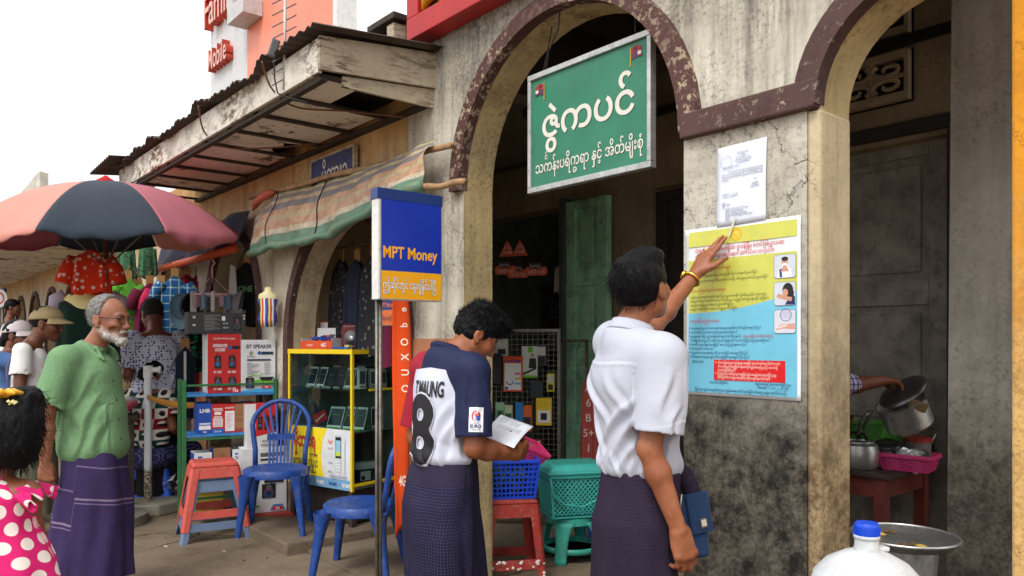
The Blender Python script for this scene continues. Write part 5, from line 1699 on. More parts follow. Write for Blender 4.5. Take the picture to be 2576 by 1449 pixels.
MB().box(0.004, 0.012, 0.014, CD-0.014, 0.12, CZ-0.05).build('end_panel', plain('counter_end', (120, 128, 126), 0.5), pc)
MB().box(0.012, CW-0.012, 0.02, CD-0.014, 0.11, 0.14).build('floor_panel', plain('counter_floor', (110, 118, 116), 0.6), pc)
MB().box(0.0125, CW-0.0125, -0.008, 0.002, 0.195, 0.643).build('front_panel', C_WHITE, pc)
MB().box(0.0, CW, -0.009, 0.003, 0.105, 0.193).build('blue_strip', CB('strip_blue', (120, 168, 206)), pc)
pr=Print(0.0004)
pr.poly([(0, 0), (0.5, 0), (0.47, 0.08), (0.455, 0.2), (0.48, 0.34), (0.54, 0.447), (0, 0.447)], ink(238, 214, 26))
for o_, mt, b_ in((0.0, IK, 0.05), (0.0, ink(214, 32, 44), 0.025)):
 pr.text('မိုဘားရ', 0.06, 0.26, 0.17, mt, width=0.33, bold=b_)
pr.text(vis('ဖုန်းအရောင်းနှင့်ပြုပြင်'), 0.05, 0.08, 0.12, ink(40, 40, 60), width=0.36, bold=0.02)
pr.text('mytel', 0.55, 0.26, 0.04, ink(230, 150, 120), width=0.07).poly([(0.55, 0.31), (0.565, 0.35), (0.585, 0.325), (0.605, 0.35), (0.62, 0.31), (0.605, 0.33), (0.585, 0.305), (0.565, 0.33)], ink(226, 110, 70))
pr.rect(0.655, 0.06, 0.735, 0.40, ink(200, 206, 210)).rect(0.657, 0.19, 0.733, 0.38, IK).rect(0.663, 0.21, 0.727, 0.35, ink(150, 196, 220)).rect(0.663, 0.21, 0.727, 0.25, ink(190, 214, 90))
for k in range(4):
 for q in range(3):
  pr.rect(0.664+0.022*q, 0.07+0.027*k, 0.682+0.022*q, 0.088+0.027*k, ink(232, 234, 236))
pr.rect(0.775, 0.06, 0.79, 0.38, ink(214, 216, 220))
for x, y, w in((0.56, 0.14, 0.06), (0.56, 0.06, 0.05)):
 pr.rect(x, y, x+w, y+0.01, ink(160, 170, 190))
pr.text(vis('ကတ်ဖုန်းများလက်လီလက်ကား'), 0.58, 0.012, 0.04, ink(40, 60, 140), width=0.24)
pr.build('printed_panel', (0.0125, -0.0084, 0.195), (1, 0, 0), (0, 0, 1), pc)
pr=Print(0.0004)
for k in range(5):
 pr.text('inet', 0.04+0.18*k, 0.028, 0.06, ink(40, 92, 160)if k%2 else IW, width=0.11, bold=0.03)
pr.build('printed_strip', (0, -0.0094, 0.105), (1, 0, 0), (0, 0, 1), pc)
lgm=MB()
for x in(0.03, CW-0.03):
 for y in(0.03, CD-0.03):
  lgm.box(x-0.025, x+0.025, y-0.025, y+0.025, -0.22, 0.104)
for i in range(4):
 m_=MB()
 m_.v=lgm.v[i*8:(i+1)*8]
 m_.f=lgm.f[:6]
 m_.mi=[0]*6
 m_.build('leg', DARKWOOD, pc)
MB().box(0.07, CW-0.07, 0.07, CD-0.05, -0.20, 0.109).build('under_counter_shade', DARKWOOD, pc)  # added dark box stands in for the shaded gap under the counter
pcM=Matrix.Translation(F(4.10, -0.02, 0.277))@Matrix.Rotation(math.atan2(-0.6, 0.8), 4, 'Z')@Matrix.Scale(PCS, 4)
pcr=math.atan2(-0.6, 0.8)
PH_W, PH_K=plain('phone_white', (216, 220, 224), 0.25, var=0.03), plain('phone_black', (30, 34, 40), 0.2, var=0.03)
SCRN=plain('phone_screen', (44, 58, 74), 0.12, var=0.3, scale=14)
def phone(label, x, y, z, rz, h=0.15, mat=PH_W, stand=None, lean=20):
 r=thing('mobile_phone', label, 'phone', pcM@Vector((x, y, z)), pcr+rz, 'phones in the glass counter')
 Mx=Euler((R(-lean), 0, 0)).to_matrix().to_4x4()
 b=MB();b.M=Mx
 b.box(-h*0.26, h*0.26, 0, 0.009, 0.004, h)
 b.build('phone_body', mat, r, bevel=0.003)
 b=MB();b.M=Mx
 b.box(-h*0.235, h*0.235, -0.0012, 0, 0.004+h*0.12, h*0.90)
 b.build('screen', SCRN, r)
 s=MB()
 s.bar((-h*.2, -0.02, 0.006), (h*.2, -0.02, 0.006), 0.012, 0.012)
 s.bar((0, -0.02, 0.006), (0, h*0.5, 0.006), h*0.3, 0.008)
 s.bar((0, h*0.46, 0.006), (0, h*0.2, h*0.6), h*0.25, 0.006, (0, 1, 0))
 s.build('stand', stand or P_GREEN, r)
 return r
CLEAR=plain('stand_clear', (150, 160, 160), 0.2)
labs=['white phone first from the left on the upper shelf', 'white phone second on the upper shelf, leaning beside the first', 'black phone third along the upper shelf', 'black phone fourth along the upper shelf', 'white phone fifth along the upper shelf', 'tall white phone box end of the upper shelf by the corner']
for i in range(6):
 phone(labs[i], 0.10+i*0.135, 0.16, 1.004, R(10-8*(i%2)), 0.20, PH_W if i in(0, 1, 4, 5)else PH_K, CLEAR)
labs=['wide white tablet on a green stand in the lower case', 'white phone beside the tablet in the lower case', 'white phone on a green stand near the front corner', 'white phone on a green stand seen through the side pane']
for i, (x, y, rz, h)in enumerate(((0.46, 0.14, 0.15, 0.21), (0.64, 0.14, 0.05, 0.22), (0.78, 0.16, 0.2, 0.22), (0.80, 0.38, 0.9, 0.21))):
 p_=phone(labs[i], x, y, 0.626, rz, h, PH_W)
 if i==0:
  p_.scale=(1.6, 0.95, 0.95)
for i in range(7):
 phone('dark phone in the back row of the upper shelf, %s'%('leftmost', 'second from the left', 'third from the left', 'the middle one', 'third from the right', 'second from the right', 'rightmost')[i], 0.07+0.115*i, 0.36, 1.004, R(6), 0.21, (PH_K, PH_W, PH_K)[i%3], CLEAR)
BX=[('white phone box by the side pane, nearest the corner', 0.84, 0.16, 1.004, 0.07, 0.19), ('white phone box second along the side pane', 0.83, 0.30, 1.004, 0.06, 0.18), ('white phone box third along the side pane', 0.83, 0.43, 1.004, 0.06, 0.17)]
for lab, x, y, z, w, h in BX:
 r=thing('phone_box', lab, 'box', pcM@Vector((x, y, z)), pcr+R(70), 'phone boxes in the counter')
 MB().box(-w/2, w/2, 0, 0.05, 0, h).build('carton_body', C_WHITE, r, bevel=0.003)
 pr=Print(0.0003)
 pr.rect(0.008, h*.25, w-0.008, h*.85, ink(60, 80, 100)).rect(0.012, h*.08, w-0.012, h*.14, IR)
 pr.build('printed_face', (-w/2, -0.0006, 0), (1, 0, 0), (0, 0, 1), r)
r=carton('navy box with white label low in the side of the counter', pcM@Vector((0.80, 0.28, 0.142)), pcr+R(80), 0.24, 0.1, 0.12, C_NAVY, None, None, lambda p, w, h:(p.rect(w*.1, h*.15, w*.55, h*.85, IW), p.rect(w*.14, h*.2, w*.3, h*.5, IK)), 'boxes low in the counter')
r=carton('white packet lying on the navy box in the counter', pcM@Vector((0.80, 0.26, 0.264)), pcr+R(70), 0.26, 0.1, 0.06, C_WHITE, None, None, None, 'boxes low in the counter')
rc=carton('red card standing in the lower glass case', pcM@Vector((0.22, 0.2, 0.626)), pcr+R(15), 0.16, 0.01, 0.10, C_RED, None, None, lambda p, w, h:p.line([(w*.1, h*.3), (w*.9, h*.6)], h*.1, IW), None, 'card')
rc.rotation_euler=(0, R(-24), pcr+R(10))
rc.location.z+=0.03
otc=thing('sim_card_tray', 'open white and orange card tray marked 4G on top of the counter', 'tray', pcM@Vector((0.25, 0.20, CZ+0.012)), pcr+R(6), None)
ct=MB()
ct.cur=0
ct.box(-0.20, 0.20, -0.10, -0.095, 0, 0.075)
ct.cur=1
ct.box(-0.20, 0.20, 0.12, 0.126, 0, 0.20)
ct.box(-0.20, -0.195, -0.095, 0.12, 0, 0.10)
ct.box(0.195, 0.20, -0.095, 0.12, 0, 0.10)
ct.box(-0.195, 0.195, -0.095, 0.12, 0, 0.004)
C_OR=CB('card_orange', (226, 82, 34))
ct.build('tray_body', [C_OR, C_WHITE], otc)
pr=Print(0.0004)
pr.text('4G', 0.26, 0.02, 0.05, IW, bold=0.03, slant=0.2).text('mytel', 0.08, 0.025, 0.035, IW)
pr.build('printed_face', (-0.20, -0.1006, 0), (1, 0, 0), (0, 0, 1), otc)
pk=MB()
random.seed(8)
pkc=[IR, IB, ink(70, 80, 90), ink(40, 60, 130)]
for k in range(14):
 pk.cur=k%4
 pk.cbox((-0.15+0.022*k, 0.0+0.04*random.random(), 0.07+0.03*random.random()), (0.06, 0.09, 0.006), Euler((random.random(), 0.5*random.random()-.2, random.random())).to_matrix())
pko=pk.build('packets', pkc)
pko.matrix_world=Matrix.Translation(pcM@Vector((0.25, 0.20, CZ+0.016)))@Matrix.Rotation(pcr, 4, 'Z')
tag(pko, 'loose heap of coloured packets in the card tray', 'packets', None, 'stuff')
rs=thing('radio_speaker', 'maroon portable speaker with a round white cone on the counter', 'speaker', pcM@Vector((0.60, 0.24, CZ+0.012)), pcr+R(15))
MAR=plastic('plastic_maroon', (112, 26, 38), 0.35, 0.1)
MB().box(-0.125, 0.125, 0, 0.16, 0, 0.235).build('cabinet', MAR, rs, bevel=0.03, seg=3)
Mf=Euler((R(90), 0, 0)).to_matrix()
MB().lathe([(0.092, 0.0), (0.092, 0.012), (0.078, 0.012), (0.06, 0.004)], (0, 0, 0.10), 28, M=Mf).build('speaker_ring', MAR, rs, smooth=True, autosmooth=40)
MB().lathe([(0.074, 0.012), (0.04, 0.0), (0.022, -0.01)], (0, 0, 0.10), 28, M=Mf).build('speaker_cone', plain('cone_grey', (160, 160, 160), 0.5), rs, smooth=True)
MB().lathe([(0.03, 0.004), (0.022, 0.014), (0.0, 0.018)], (0, 0, 0.10), 20, M=Mf).build('dust_cap', plain('cap_silver', (214, 214, 216), 0.3, 0.5), rs, smooth=True)
tk=MB()
for k in range(6):
 tk.box(-0.08+0.03*k, -0.065+0.03*k, -0.006, 0.001, 0.205, 0.215)
tk.build('button', plain('button_grey', (150, 150, 150), 0.4), rs)
hdm=MB()
hdm.tube([(-0.10, 0.08, 0.22), (-0.10, 0.08, 0.265), (0.10, 0.08, 0.265), (0.10, 0.08, 0.22)], 0.012, 8)
hdm.build('handle', MAR, rs)
bxo=carton('orange phone box leaning at the back of the counter top', pcM@Vector((0.12, 0.40, CZ+0.012)), pcr+R(10), 0.30, 0.08, 0.27, CB('card_rust', (176, 70, 36)), None, None, lambda p, w, h:(p.rect(w*.06, h*.55, w*.36, h*.95, IW), p.text('mytel', w*.21, h*.62, h*.1, IR, align='C'), p.disc(w*.72, h*.7, h*.05, ink(250, 200, 90))), None, 'phone_box')
carton('small orange box in front of the tall orange one on the counter', pcM@Vector((0.20, 0.33, CZ+0.012)), pcr+R(10), 0.22, 0.05, 0.12, CB('card_orange_dark', (206, 80, 30)), None, None, lambda p, w, h:p.rect(w*.4, h*.5, w*.6, h*.9, IW), None, 'phone_box')
kn=MB()
kn.cbox((0, 0, 0.012), (0.20, 0.02, 0.015), Euler((0, 0, 0.1)).to_matrix())
kn.cur=1
kn.cbox((0.05, 0.05, 0.02), (0.06, 0.04, 0.04))
ko=kn.build('stationery', [IB, ink(200, 196, 120)])
ko.matrix_world=Matrix.Translation(pcM@Vector((0.62, 0.09, CZ+0.010)))@Matrix.Rotation(pcr, 4, 'Z')
tag(ko, 'blue pen and small sticker pad at the counter edge', 'stationery')
for o in COL.objects:
 if o.parent is None and o.name not in _before and o is not pc and tuple(o.scale)[0]>0.99:
  o.scale=(o.scale[0]*PCS, PCS, PCS)
  # ---------------------------------------------------------------- white pipe post in its cement foot, strap to the rack
wp=thing('pipe_post', 'white pipe post rusted at its foot standing in a cement block', 'post', (-3.02, 6.42, 0.014), R(14))
def pipe_m():
 m=Mat('pipe_white_rusty', 0.45)
 z=m.xyz()[2]
 zz=m.math('ADD', z, m.math('MULTIPLY', m.noise(26, 8, 0.75), 0.25))
 c=m.mix(m.n('ShaderNodeMapRange', 0, Value=zz, i_1=0.46, i_2=0.50, i_3=1.0, i_4=0.0), sc(214, 218, 220), m.mix(m.ramp(m.noise(45, 6, 0.8), [(0.42, 0), (0.5, 1)]), sc(206, 200, 180), sc(86, 70, 42)))
 m.color(c)
 return m.m
MB().tube([(0, 0, 0.08), (0, 0, 1.21)], 0.031, 16).build('pipe', pipe_m(), wp, smooth=True, autosmooth=40)
MB().tube([(0, 0, 1.12), (0, 0, 1.22)], 0.037, 16).build('pipe_socket', WHITEP, wp, smooth=True, autosmooth=40)
kb=MB()
kb.tube([(0.03, 0, 1.185), (0.085, 0.0, 1.185)], 0.022, 12)
kb.tube([(0.08, 0, 1.185), (0.10, 0.0, 1.185)], 0.032, 12)
kb.build('tap_elbow', WHITEP, wp, smooth=True, autosmooth=40)
cm_=MB()
cm_.prism([(-0.22, -0.16, 0), (0.12, -0.20, 0), (0.27, -0.02, 0), (0.22, 0.2, 0), (-0.20, 0.17, 0)], (0, 0, 0.10))
cm_.build('cement_foot', plain('cement_block', (140, 136, 122), 0.95, var=0.15, scale=9, bump=0.6), wp, bevel=0.015)
sp_=MB()
a, b=Vector((-3.01, 6.38, 0.98)), Vector((-2.42, 5.99, 0.945))
def stf(u, v):
 p=a.lerp(b, u)
 return p+Vector((0, 0, (v-.5)*(0.035+0.02*math.sin(u*3))-0.03*math.sin(u*math.pi)))
sp_.grid(stf, 12, 3)
tag(sp_.build('tie_strap', cloth('strap_ochre', (196, 132, 44), 0.2), smooth=True, solid=0.003), 'ochre strap tied from the white post to the green rack', 'strap')
bgm=MB()
random.seed(21)
def bagf(u, v):
 a=u*2*math.pi
 r_=0.10*math.sin(v*math.pi*0.93+0.1)*(1+0.25*math.sin(a*3+v*5)+0.15*math.sin(a*7-v*9))
 return(r_*math.cos(a), r_*math.sin(a), 0.01+0.22*v+0.015*math.sin(a*5))
bgm.grid(bagf, 24, 12, closed_u=True)
bgo=bgm.build('plastic_bag', glass_mat('bag_film', (236, 238, 238), 0.1, 1.0), smooth=False)
bgo.location=(-2.83, 6.60, 0.10)
tag(bgo, 'crumpled clear plastic bag on the floor by the white post', 'bag')
lt=MB()
random.seed(77)
for k in range(90):
 t_, w_=random.uniform(-0.6, 6.5), -abs(random.gauss(0, 1.1))-0.1
 lt.cur=k%3
 r_=random.uniform(0.004, 0.022)if k%3<2 else random.uniform(0.004, 0.012)
 lt.cbox(F(t_, w_, 0.0185+0.002*random.random()), (r_*2, r_, 0.003), Euler((random.uniform(-.2, .2), random.uniform(-.2, .2), random.random()*6)).to_matrix())
tag(lt.build('litter', [plain('litter_paper', (196, 190, 178), 0.8), plain('litter_leaf', (92, 70, 44), 0.8), plain('litter_dark', (46, 38, 32), 0.8)]), 'scraps of paper and dry leaf scattered over the pavement', 'litter', None, 'stuff')
# ================================================================ FIGURES: bodies and clothes grown as smooth implicit surfaces
def _smin(a, b, k):
 h=np.clip(0.5+0.5*(b-a)/k, 0, 1)
 return b*(1-h)+a*h-k*h*(1-h)
def _hash3(ix, iy, iz):
 n=(ix*374761393+iy*668265263+iz*2147483647+1013)&0x7fffffff
 n=((n^(n>>13))*1274126177)&0x7fffffff
 return((n^(n>>16))&0xffff)/65535.0
def vnoise(x, y, z):
 ix, iy, iz=np.floor(x).astype(np.int64), np.floor(y).astype(np.int64), np.floor(z).astype(np.int64)
 fx, fy, fz=x-ix, y-iy, z-iz
 fx, fy, fz=fx*fx*(3-2*fx), fy*fy*(3-2*fy), fz*fz*(3-2*fz)
 r=0
 for dx in(0, 1):
  for dy in(0, 1):
   for dz in(0, 1):
    w=(fx if dx else 1-fx)*(fy if dy else 1-fy)*(fz if dz else 1-fz)
    r=r+w*_hash3(ix+dx, iy+dy, iz+dz)
 return r*2-1
class SDF:
 def __init__(s, vox=0.006):
  s.ops, s.post, s.vox=[], [], vox
 def cap(s, a, b, ra, rb=None, k=0.02, sub=False, flat=(1, 1, 1)):
  s.ops.append(('cap', np.array(a, float), np.array(b, float), ra, ra if rb is None else rb, k, sub))
  return s
 def capf(s, a, b, ra, rb, k=0.02, sub=False):
  '''like cap, but cut flat at b'''
  s.ops.append(('cap', np.array(a, float), np.array(b, float), ra, rb, k, sub, True))
  return s
 def sleeve(s, a, b, ra, rb, k=0.03, t=0.011):
  a, b=Vector(a), Vector(b)
  s.capf(a, b, ra, rb, k)
  d=(b-a).normalized()
  s.post.append(('cap', np.array(b-d*0.012), np.array(b+d*0.05), rb-t, rb-t, 0.002, True))
  return s
 def chain(s, pts, rad, k=0.02):
  for i in range(len(pts)-1):
   s.cap(pts[i], pts[i+1], rad[i], rad[i+1], k)
  return s
 def ell(s, c, r, M=None, k=0.02, sub=False):
  s.ops.append(('ell', np.array(c, float), np.array(r, float), None if M is None else np.array(M)[:3, :3].astype(float), 0, k, sub))
  return s
 def cut(s, p, n, k=0.004):
  """keep the side the normal points away from"""
  n=np.array(n, float)
  s.ops.append(('cut', np.array(p, float), n/np.linalg.norm(n), 0, 0, k, True))
  return s
 def disp(s, fn):
  s.ops.append(('disp', fn, None, 0, 0, 0, True))
  return s
 def bounds(s):
  lo, hi=np.full(3, 1e9), np.full(3, -1e9)
  for o in s.ops:
   if o[0]=='cap' and not o[6]:
    r=max(o[3], o[4])
    lo=np.minimum(lo, np.minimum(o[1], o[2])-r)
    hi=np.maximum(hi, np.maximum(o[1], o[2])+r)
   elif o[0]=='ell' and not o[6]:
    r=o[2]if o[3]is None else np.full(3, o[2].max())
    lo, hi=np.minimum(lo, o[1]-r), np.maximum(hi, o[1]+r)
  m=4*s.vox+0.012
  return lo-m, hi+m
 def field(s):
  lo, hi=s.bounds()
  n=np.ceil((hi-lo)/s.vox).astype(int)+1
  ax=[lo[i]+s.vox*np.arange(n[i])for i in range(3)]
  F_=np.full(tuple(n), 0.5, np.float32)
  for o in s.ops+s.post:
   kind, k, sub=o[0], o[5], o[6]
   if kind=='cap':
    r=max(o[3], o[4])
    l, h=np.minimum(o[1], o[2])-r, np.maximum(o[1], o[2])+r
   elif kind=='ell':
    r=o[2]if o[3]is None else np.full(3, o[2].max())
    l, h=o[1]-r, o[1]+r
   else:
    l, h=lo, hi
   mg=k+3*s.vox+0.01
   i0=np.maximum(0, np.floor((l-mg-lo)/s.vox).astype(int))
   i1=np.minimum(n, np.ceil((h+mg-lo)/s.vox).astype(int)+1)
   if(i1<=i0).any():
    continue
   sl_=tuple(slice(a, b)for a, b in zip(i0, i1))
   X, Y, Z=np.meshgrid(*[ax[i][i0[i]:i1[i]]for i in range(3)], indexing='ij', sparse=True)
   A=F_[sl_]
   if kind=='cap':
    a, b=o[1], o[2]
    d=b-a
    dd=max(1e-12, float(d@d))
    h_=np.clip(((X-a[0])*d[0]+(Y-a[1])*d[1]+(Z-a[2])*d[2])/dd, 0, 1)
    D=np.sqrt((X-a[0]-d[0]*h_)**2+(Y-a[1]-d[1]*h_)**2+(Z-a[2]-d[2]*h_)**2)-(o[3]+(o[4]-o[3])*h_)
    if len(o)>7:
     dn_=d/math.sqrt(dd)
     D=np.maximum(D, (X-b[0])*dn_[0]+(Y-b[1])*dn_[1]+(Z-b[2])*dn_[2])
   elif kind=='ell':
    px_, py_, pz_=X-o[1][0], Y-o[1][1], Z-o[1][2]
    if o[3]is not None:
     m=o[3].T
     px_, py_, pz_=(m[0, 0]*px_+m[0, 1]*py_+m[0, 2]*pz_, m[1, 0]*px_+m[1, 1]*py_+m[1, 2]*pz_, m[2, 0]*px_+m[2, 1]*py_+m[2, 2]*pz_)
    q=np.sqrt((px_/o[2][0])**2+(py_/o[2][1])**2+(pz_/o[2][2])**2)
    q2=np.sqrt((px_/o[2][0]**2)**2+(py_/o[2][1]**2)**2+(pz_/o[2][2]**2)**2)
    D=np.where(q2>1e-9, q*(q-1)/np.maximum(q2, 1e-9), -o[2].min())
   elif kind=='cut':
    D=(X-o[1][0])*o[2][0]+(Y-o[1][1])*o[2][1]+(Z-o[1][2])*o[2][2]
    F_[sl_]=-_smin(-A, -D, max(k, 1e-5))
    continue
   else:
    near=np.abs(A)<0.035
    idx=np.nonzero(near)
    xx, yy, zz=[ax[i][idx[i]]for i in range(3)]
    A[idx]+=o[1](xx, yy, zz).astype(np.float32)
    continue
   if sub:
    F_[sl_]=-_smin(-A, D, max(k, 1e-5))
   else:
    F_[sl_]=_smin(A, D, max(k, 1e-5))
  return F_, lo
 def mesh(s, name, smooth_it=1):
  F_, lo=s.field()
  S=F_<0
  n=F_.shape
  c=np.zeros((n[0]-1, n[1]-1, n[2]-1), np.int8)
  for dx in(0, 1):
   for dy in(0, 1):
    for dz in(0, 1):
     c+=S[dx:n[0]-1+dx, dy:n[1]-1+dy, dz:n[2]-1+dz]
  act=(c>0)&(c<8)
  I=np.argwhere(act)
  vid=np.full(c.shape, -1, np.int64)
  vid[act]=np.arange(len(I))
  acc=np.zeros((len(I), 3))
  cnt=np.zeros(len(I))
  corners=[(dx, dy, dz)for dx in(0, 1)for dy in(0, 1)for dz in(0, 1)]
  val={cc:F_[I[:, 0]+cc[0], I[:, 1]+cc[1], I[:, 2]+cc[2]]for cc in corners}
  for a in corners:
   for ax_ in range(3):
    if a[ax_]==0:
     b=list(a)
     b[ax_]=1
     b=tuple(b)
     va, vb=val[a], val[b]
     m=(va<0)!=(vb<0)
     t=np.where(m, va/np.where(m, va-vb, 1), 0)
     p=np.zeros((len(I), 3))+np.array(a)
     p[:, ax_]=t
     acc[m]+=p[m]
     cnt[m]+=1
  V=lo+s.vox*(I+acc/np.maximum(cnt, 1)[:, None])
  quads=[]
  for ax_ in range(3):
   u, v=(ax_+1)%3, (ax_+2)%3
   sl0=[slice(None)]*3
   sl1=[slice(None)]*3
   sl0[ax_], sl1[ax_]=slice(0, n[ax_]-1), slice(1, n[ax_])
   cr=S[tuple(sl0)]!=S[tuple(sl1)]
   E=np.argwhere(cr)
   E=E[(E[:, u]>0)&(E[:, v]>0)&(E[:, u]<n[u]-1)&(E[:, v]<n[v]-1)]
   ins=S[E[:, 0], E[:, 1], E[:, 2]]
   def cell(du, dv):
    q=E.copy()
    q[:, u]+=du
    q[:, v]+=dv
    return vid[q[:, 0], q[:, 1], q[:, 2]]
   Q=np.stack([cell(-1, -1), cell(0, -1), cell(0, 0), cell(-1, 0)], 1)
   Q[~ins]=Q[~ins][:, ::-1]
   quads.append(Q)
  Q=np.concatenate(quads)
  Q=Q[(Q>=0).all(1)]
  for _ in range(smooth_it):
   sm=np.zeros_like(V)
   ct=np.zeros(len(V))
   for i in range(4):
    a, b=Q[:, i], Q[:, (i+1)%4]
    np.add.at(sm, a, V[b]);np.add.at(ct, a, 1)
    np.add.at(sm, b, V[a]);np.add.at(ct, b, 1)
   V=V*0.5+0.5*sm/np.maximum(ct, 1)[:, None]
  me=bpy.data.meshes.new(name)
  me.vertices.add(len(V))
  me.vertices.foreach_set('co', V.astype(np.float32).ravel())
  me.loops.add(len(Q)*4)
  me.loops.foreach_set('vertex_index', Q.astype(np.int32).ravel())
  me.polygons.add(len(Q))
  me.polygons.foreach_set('loop_start', np.arange(0, len(Q)*4, 4, dtype=np.int32))
  me.update(calc_edges=True)
  me.validate()
  return me, V
def set_attr(me, name, arr):
 a=me.attributes.new(name, 'FLOAT', 'POINT')
 a.data.foreach_set('value', np.asarray(arr, np.float32))
def set_vec(me, name, arr):
 a=me.attributes.new(name, 'FLOAT_VECTOR', 'POINT')
 a.data.foreach_set('vector', np.asarray(arr, np.float32).ravel())
V3=lambda*a:Vector(a)
def frame(fwd, up=(0, 0, 1)):
 """columns: right, forward, up"""
 f=Vector(fwd).normalized()
 r=f.cross(Vector(up)).normalized()
 u=r.cross(f)
 return Matrix((r, f, u)).transposed()
def add_head(s, C, M, sc=1.0, old=False, fat=1.0):
 """skull, jaw, nose, lips, ears round the head centre C; M turns head axes (right, forward, up) into body axes"""
 P=lambda x, y, z:C+M@Vector((x*sc, y*sc, z*sc))
 E=lambda c, r, k=0.015, sub=False:s.ell(P(*c), [q*sc for q in r], M, k*sc, sub)
 K=lambda a, b, ra, rb, k=0.012:s.cap(P(*a), P(*b), ra*sc, rb*sc, k*sc)
 E((0, -0.014, 0.030), (0.075, 0.096, 0.088))
 E((0, 0.022, -0.030), (0.062*fat, 0.070, 0.080), 0.03)
 K((0.046*fat, 0.0, -0.058), (0.018, 0.062, -0.098), 0.022, 0.018, 0.03)
 K((-0.046*fat, 0.0, -0.058), (-0.018, 0.062, -0.098), 0.022, 0.018, 0.03)
 E((0, 0.068, -0.098), (0.024, 0.022, 0.018), 0.02)
 for q in(-1, 1):
  E((q*0.040, 0.058, -0.028), (0.026*fat, 0.028, 0.026), 0.02)
  E((q*0.032, 0.096, 0.004), (0.020, 0.013, 0.011), 0.012, True)
 K((-0.034, 0.078, 0.020), (0.034, 0.078, 0.020), 0.013, 0.013, 0.016)
 K((0, 0.088, 0.012), (0, 0.106, -0.030), 0.008, 0.0115, 0.012)
 E((0, 0.106, -0.034), (0.012, 0.011, 0.010), 0.008)
 for q in(-1, 1):
  E((q*0.0125, 0.094, -0.038), (0.008, 0.010, 0.007), 0.006)
 E((0, 0.088, -0.063), (0.023, 0.012, 0.0065), 0.006)
 E((0, 0.086, -0.074), (0.020, 0.012, 0.007), 0.006)
 for q in(-1, 1):
  E((q*0.079, -0.014, -0.006), (0.011, 0.021, 0.032), 0.006)
  K((q*0.074, -0.004, -0.034), (q*0.080, -0.006, -0.036), 0.010, 0.009, 0.006)
  E((q*0.091, -0.008, 0.000), (0.008, 0.011, 0.018), 0.005, True)
 return P
def head_marks(me, V, P, sc=1.0, beard=False, brow=1.0):
 d=lambda p:np.linalg.norm(V-np.array(P(*p)), axis=1)/sc
 lip=np.clip(1.2-d((0, 0.094, -0.063))/0.016, 0, 1)+np.clip(1.2-d((0, 0.092, -0.074))/0.015, 0, 1)
 set_attr(me, 'lip', np.clip(lip, 0, 1)*0.7)
 dark=np.zeros(len(V))
 for q in(-1, 1):
  for k in range(5):
   dark=np.maximum(dark, np.clip(1.5-d((q*(0.016+0.008*k), 0.093-0.0035*k, 0.027-0.001*(k-2)**2))/0.0065, 0, 1)*brow)
 set_attr(me, 'dark', dark)
 g=np.zeros(len(V))
 if beard:
  for(p, r)in(((0, 0.07, -0.10), 0.036), ((0.03, 0.055, -0.09), 0.034), ((-0.03, 0.055, -0.09), 0.034), ((0.052, 0.025, -0.075), 0.030), ((-0.052, 0.025, -0.075), 0.030), ((0.06, 0.004, -0.05), 0.022), ((-0.06, 0.004, -0.05), 0.022), ((0, 0.095, -0.053), 0.013), ((0.018, 0.088, -0.056), 0.012), ((-0.018, 0.088, -0.056), 0.012)):
   g=np.maximum(g, np.clip(1.6*(1-d(p)/r)+0.35, 0, 1))
  g*=1-np.clip(1.3-d((0, 0.094, -0.067))/0.014, 0, 1)
 set_attr(me, 'grey', g)
def add_hand(s, W, a, pn, th, curl=(0.5, 0.6, 0.4), spread=0.06, sc=1.0, thumb=(0.55, 0.5, 0.25), curls=None, k=0.006):
 """wrist W, a toward the fingers, pn where the palm faces, th toward the thumb side"""
 a, pn, th=Vector(a).normalized(), Vector(pn).normalized(), Vector(th).normalized()
 W=Vector(W)
 offs=(0.030, 0.0105, -0.0095, -0.028)
 reach=(0.084, 0.088, 0.083, 0.075)
 ln=((0.042, 0.026, 0.021), (0.047, 0.029, 0.022), (0.043, 0.027, 0.021), (0.034, 0.021, 0.018))
 rr=((0.0098, 0.0086, 0.0072), (0.0100, 0.0088, 0.0074), (0.0096, 0.0083, 0.0070), (0.0086, 0.0074, 0.0064))
 tips=[]
 for i in range(4):
  kn=W+(a*reach[i]+th*offs[i]-pn*0.004*(1 if i in(1, 2)else 0))*sc
  s.cap(W+(a*0.012+th*offs[i]*0.5)*sc, kn, 0.0145*sc, 0.0112*sc, 0.014*sc)
  p=kn
  ang=0
  cl=curls[i]if curls else curl
  for j in range(3):
   ang+=cl[j]
   dirv=a*math.cos(ang)+pn*math.sin(ang)+th*(offs[i]/0.03*spread)
   dirv.normalize()
   q=p+dirv*ln[i][j]*sc
   s.cap(p, q, rr[i][j]*sc, (rr[i][j+1]if j<2 else 0.0062)*sc, (k if j else 0.009)*sc)
   p=q
  tips.append(p)
 s.ell(W+(a*0.045+pn*0.004)*sc, [0.036*sc, 0.044*sc, 0.014*sc], Matrix((th, a, pn)).transposed(), 0.012*sc)
 t0=W+(a*0.020+th*0.022+pn*0.006)*sc
 t, g, h=thumb
 d1=(a*0.75+th*t+pn*g).normalized()
 t1=t0+d1*0.042*sc
 d2=(a*0.9+th*t*0.35+pn*(g+h)).normalized()
 t2=t1+d2*0.032*sc
 t3=t2+(d2+pn*h).normalized()*0.026*sc
 s.cap(t0, t1, 0.0155*sc, 0.0115*sc, 0.012*sc)
 s.cap(t1, t2, 0.0110*sc, 0.0098*sc, 0.006*sc)
 s.cap(t2, t3, 0.0098*sc, 0.0072*sc, 0.005*sc)
 return tips, t3
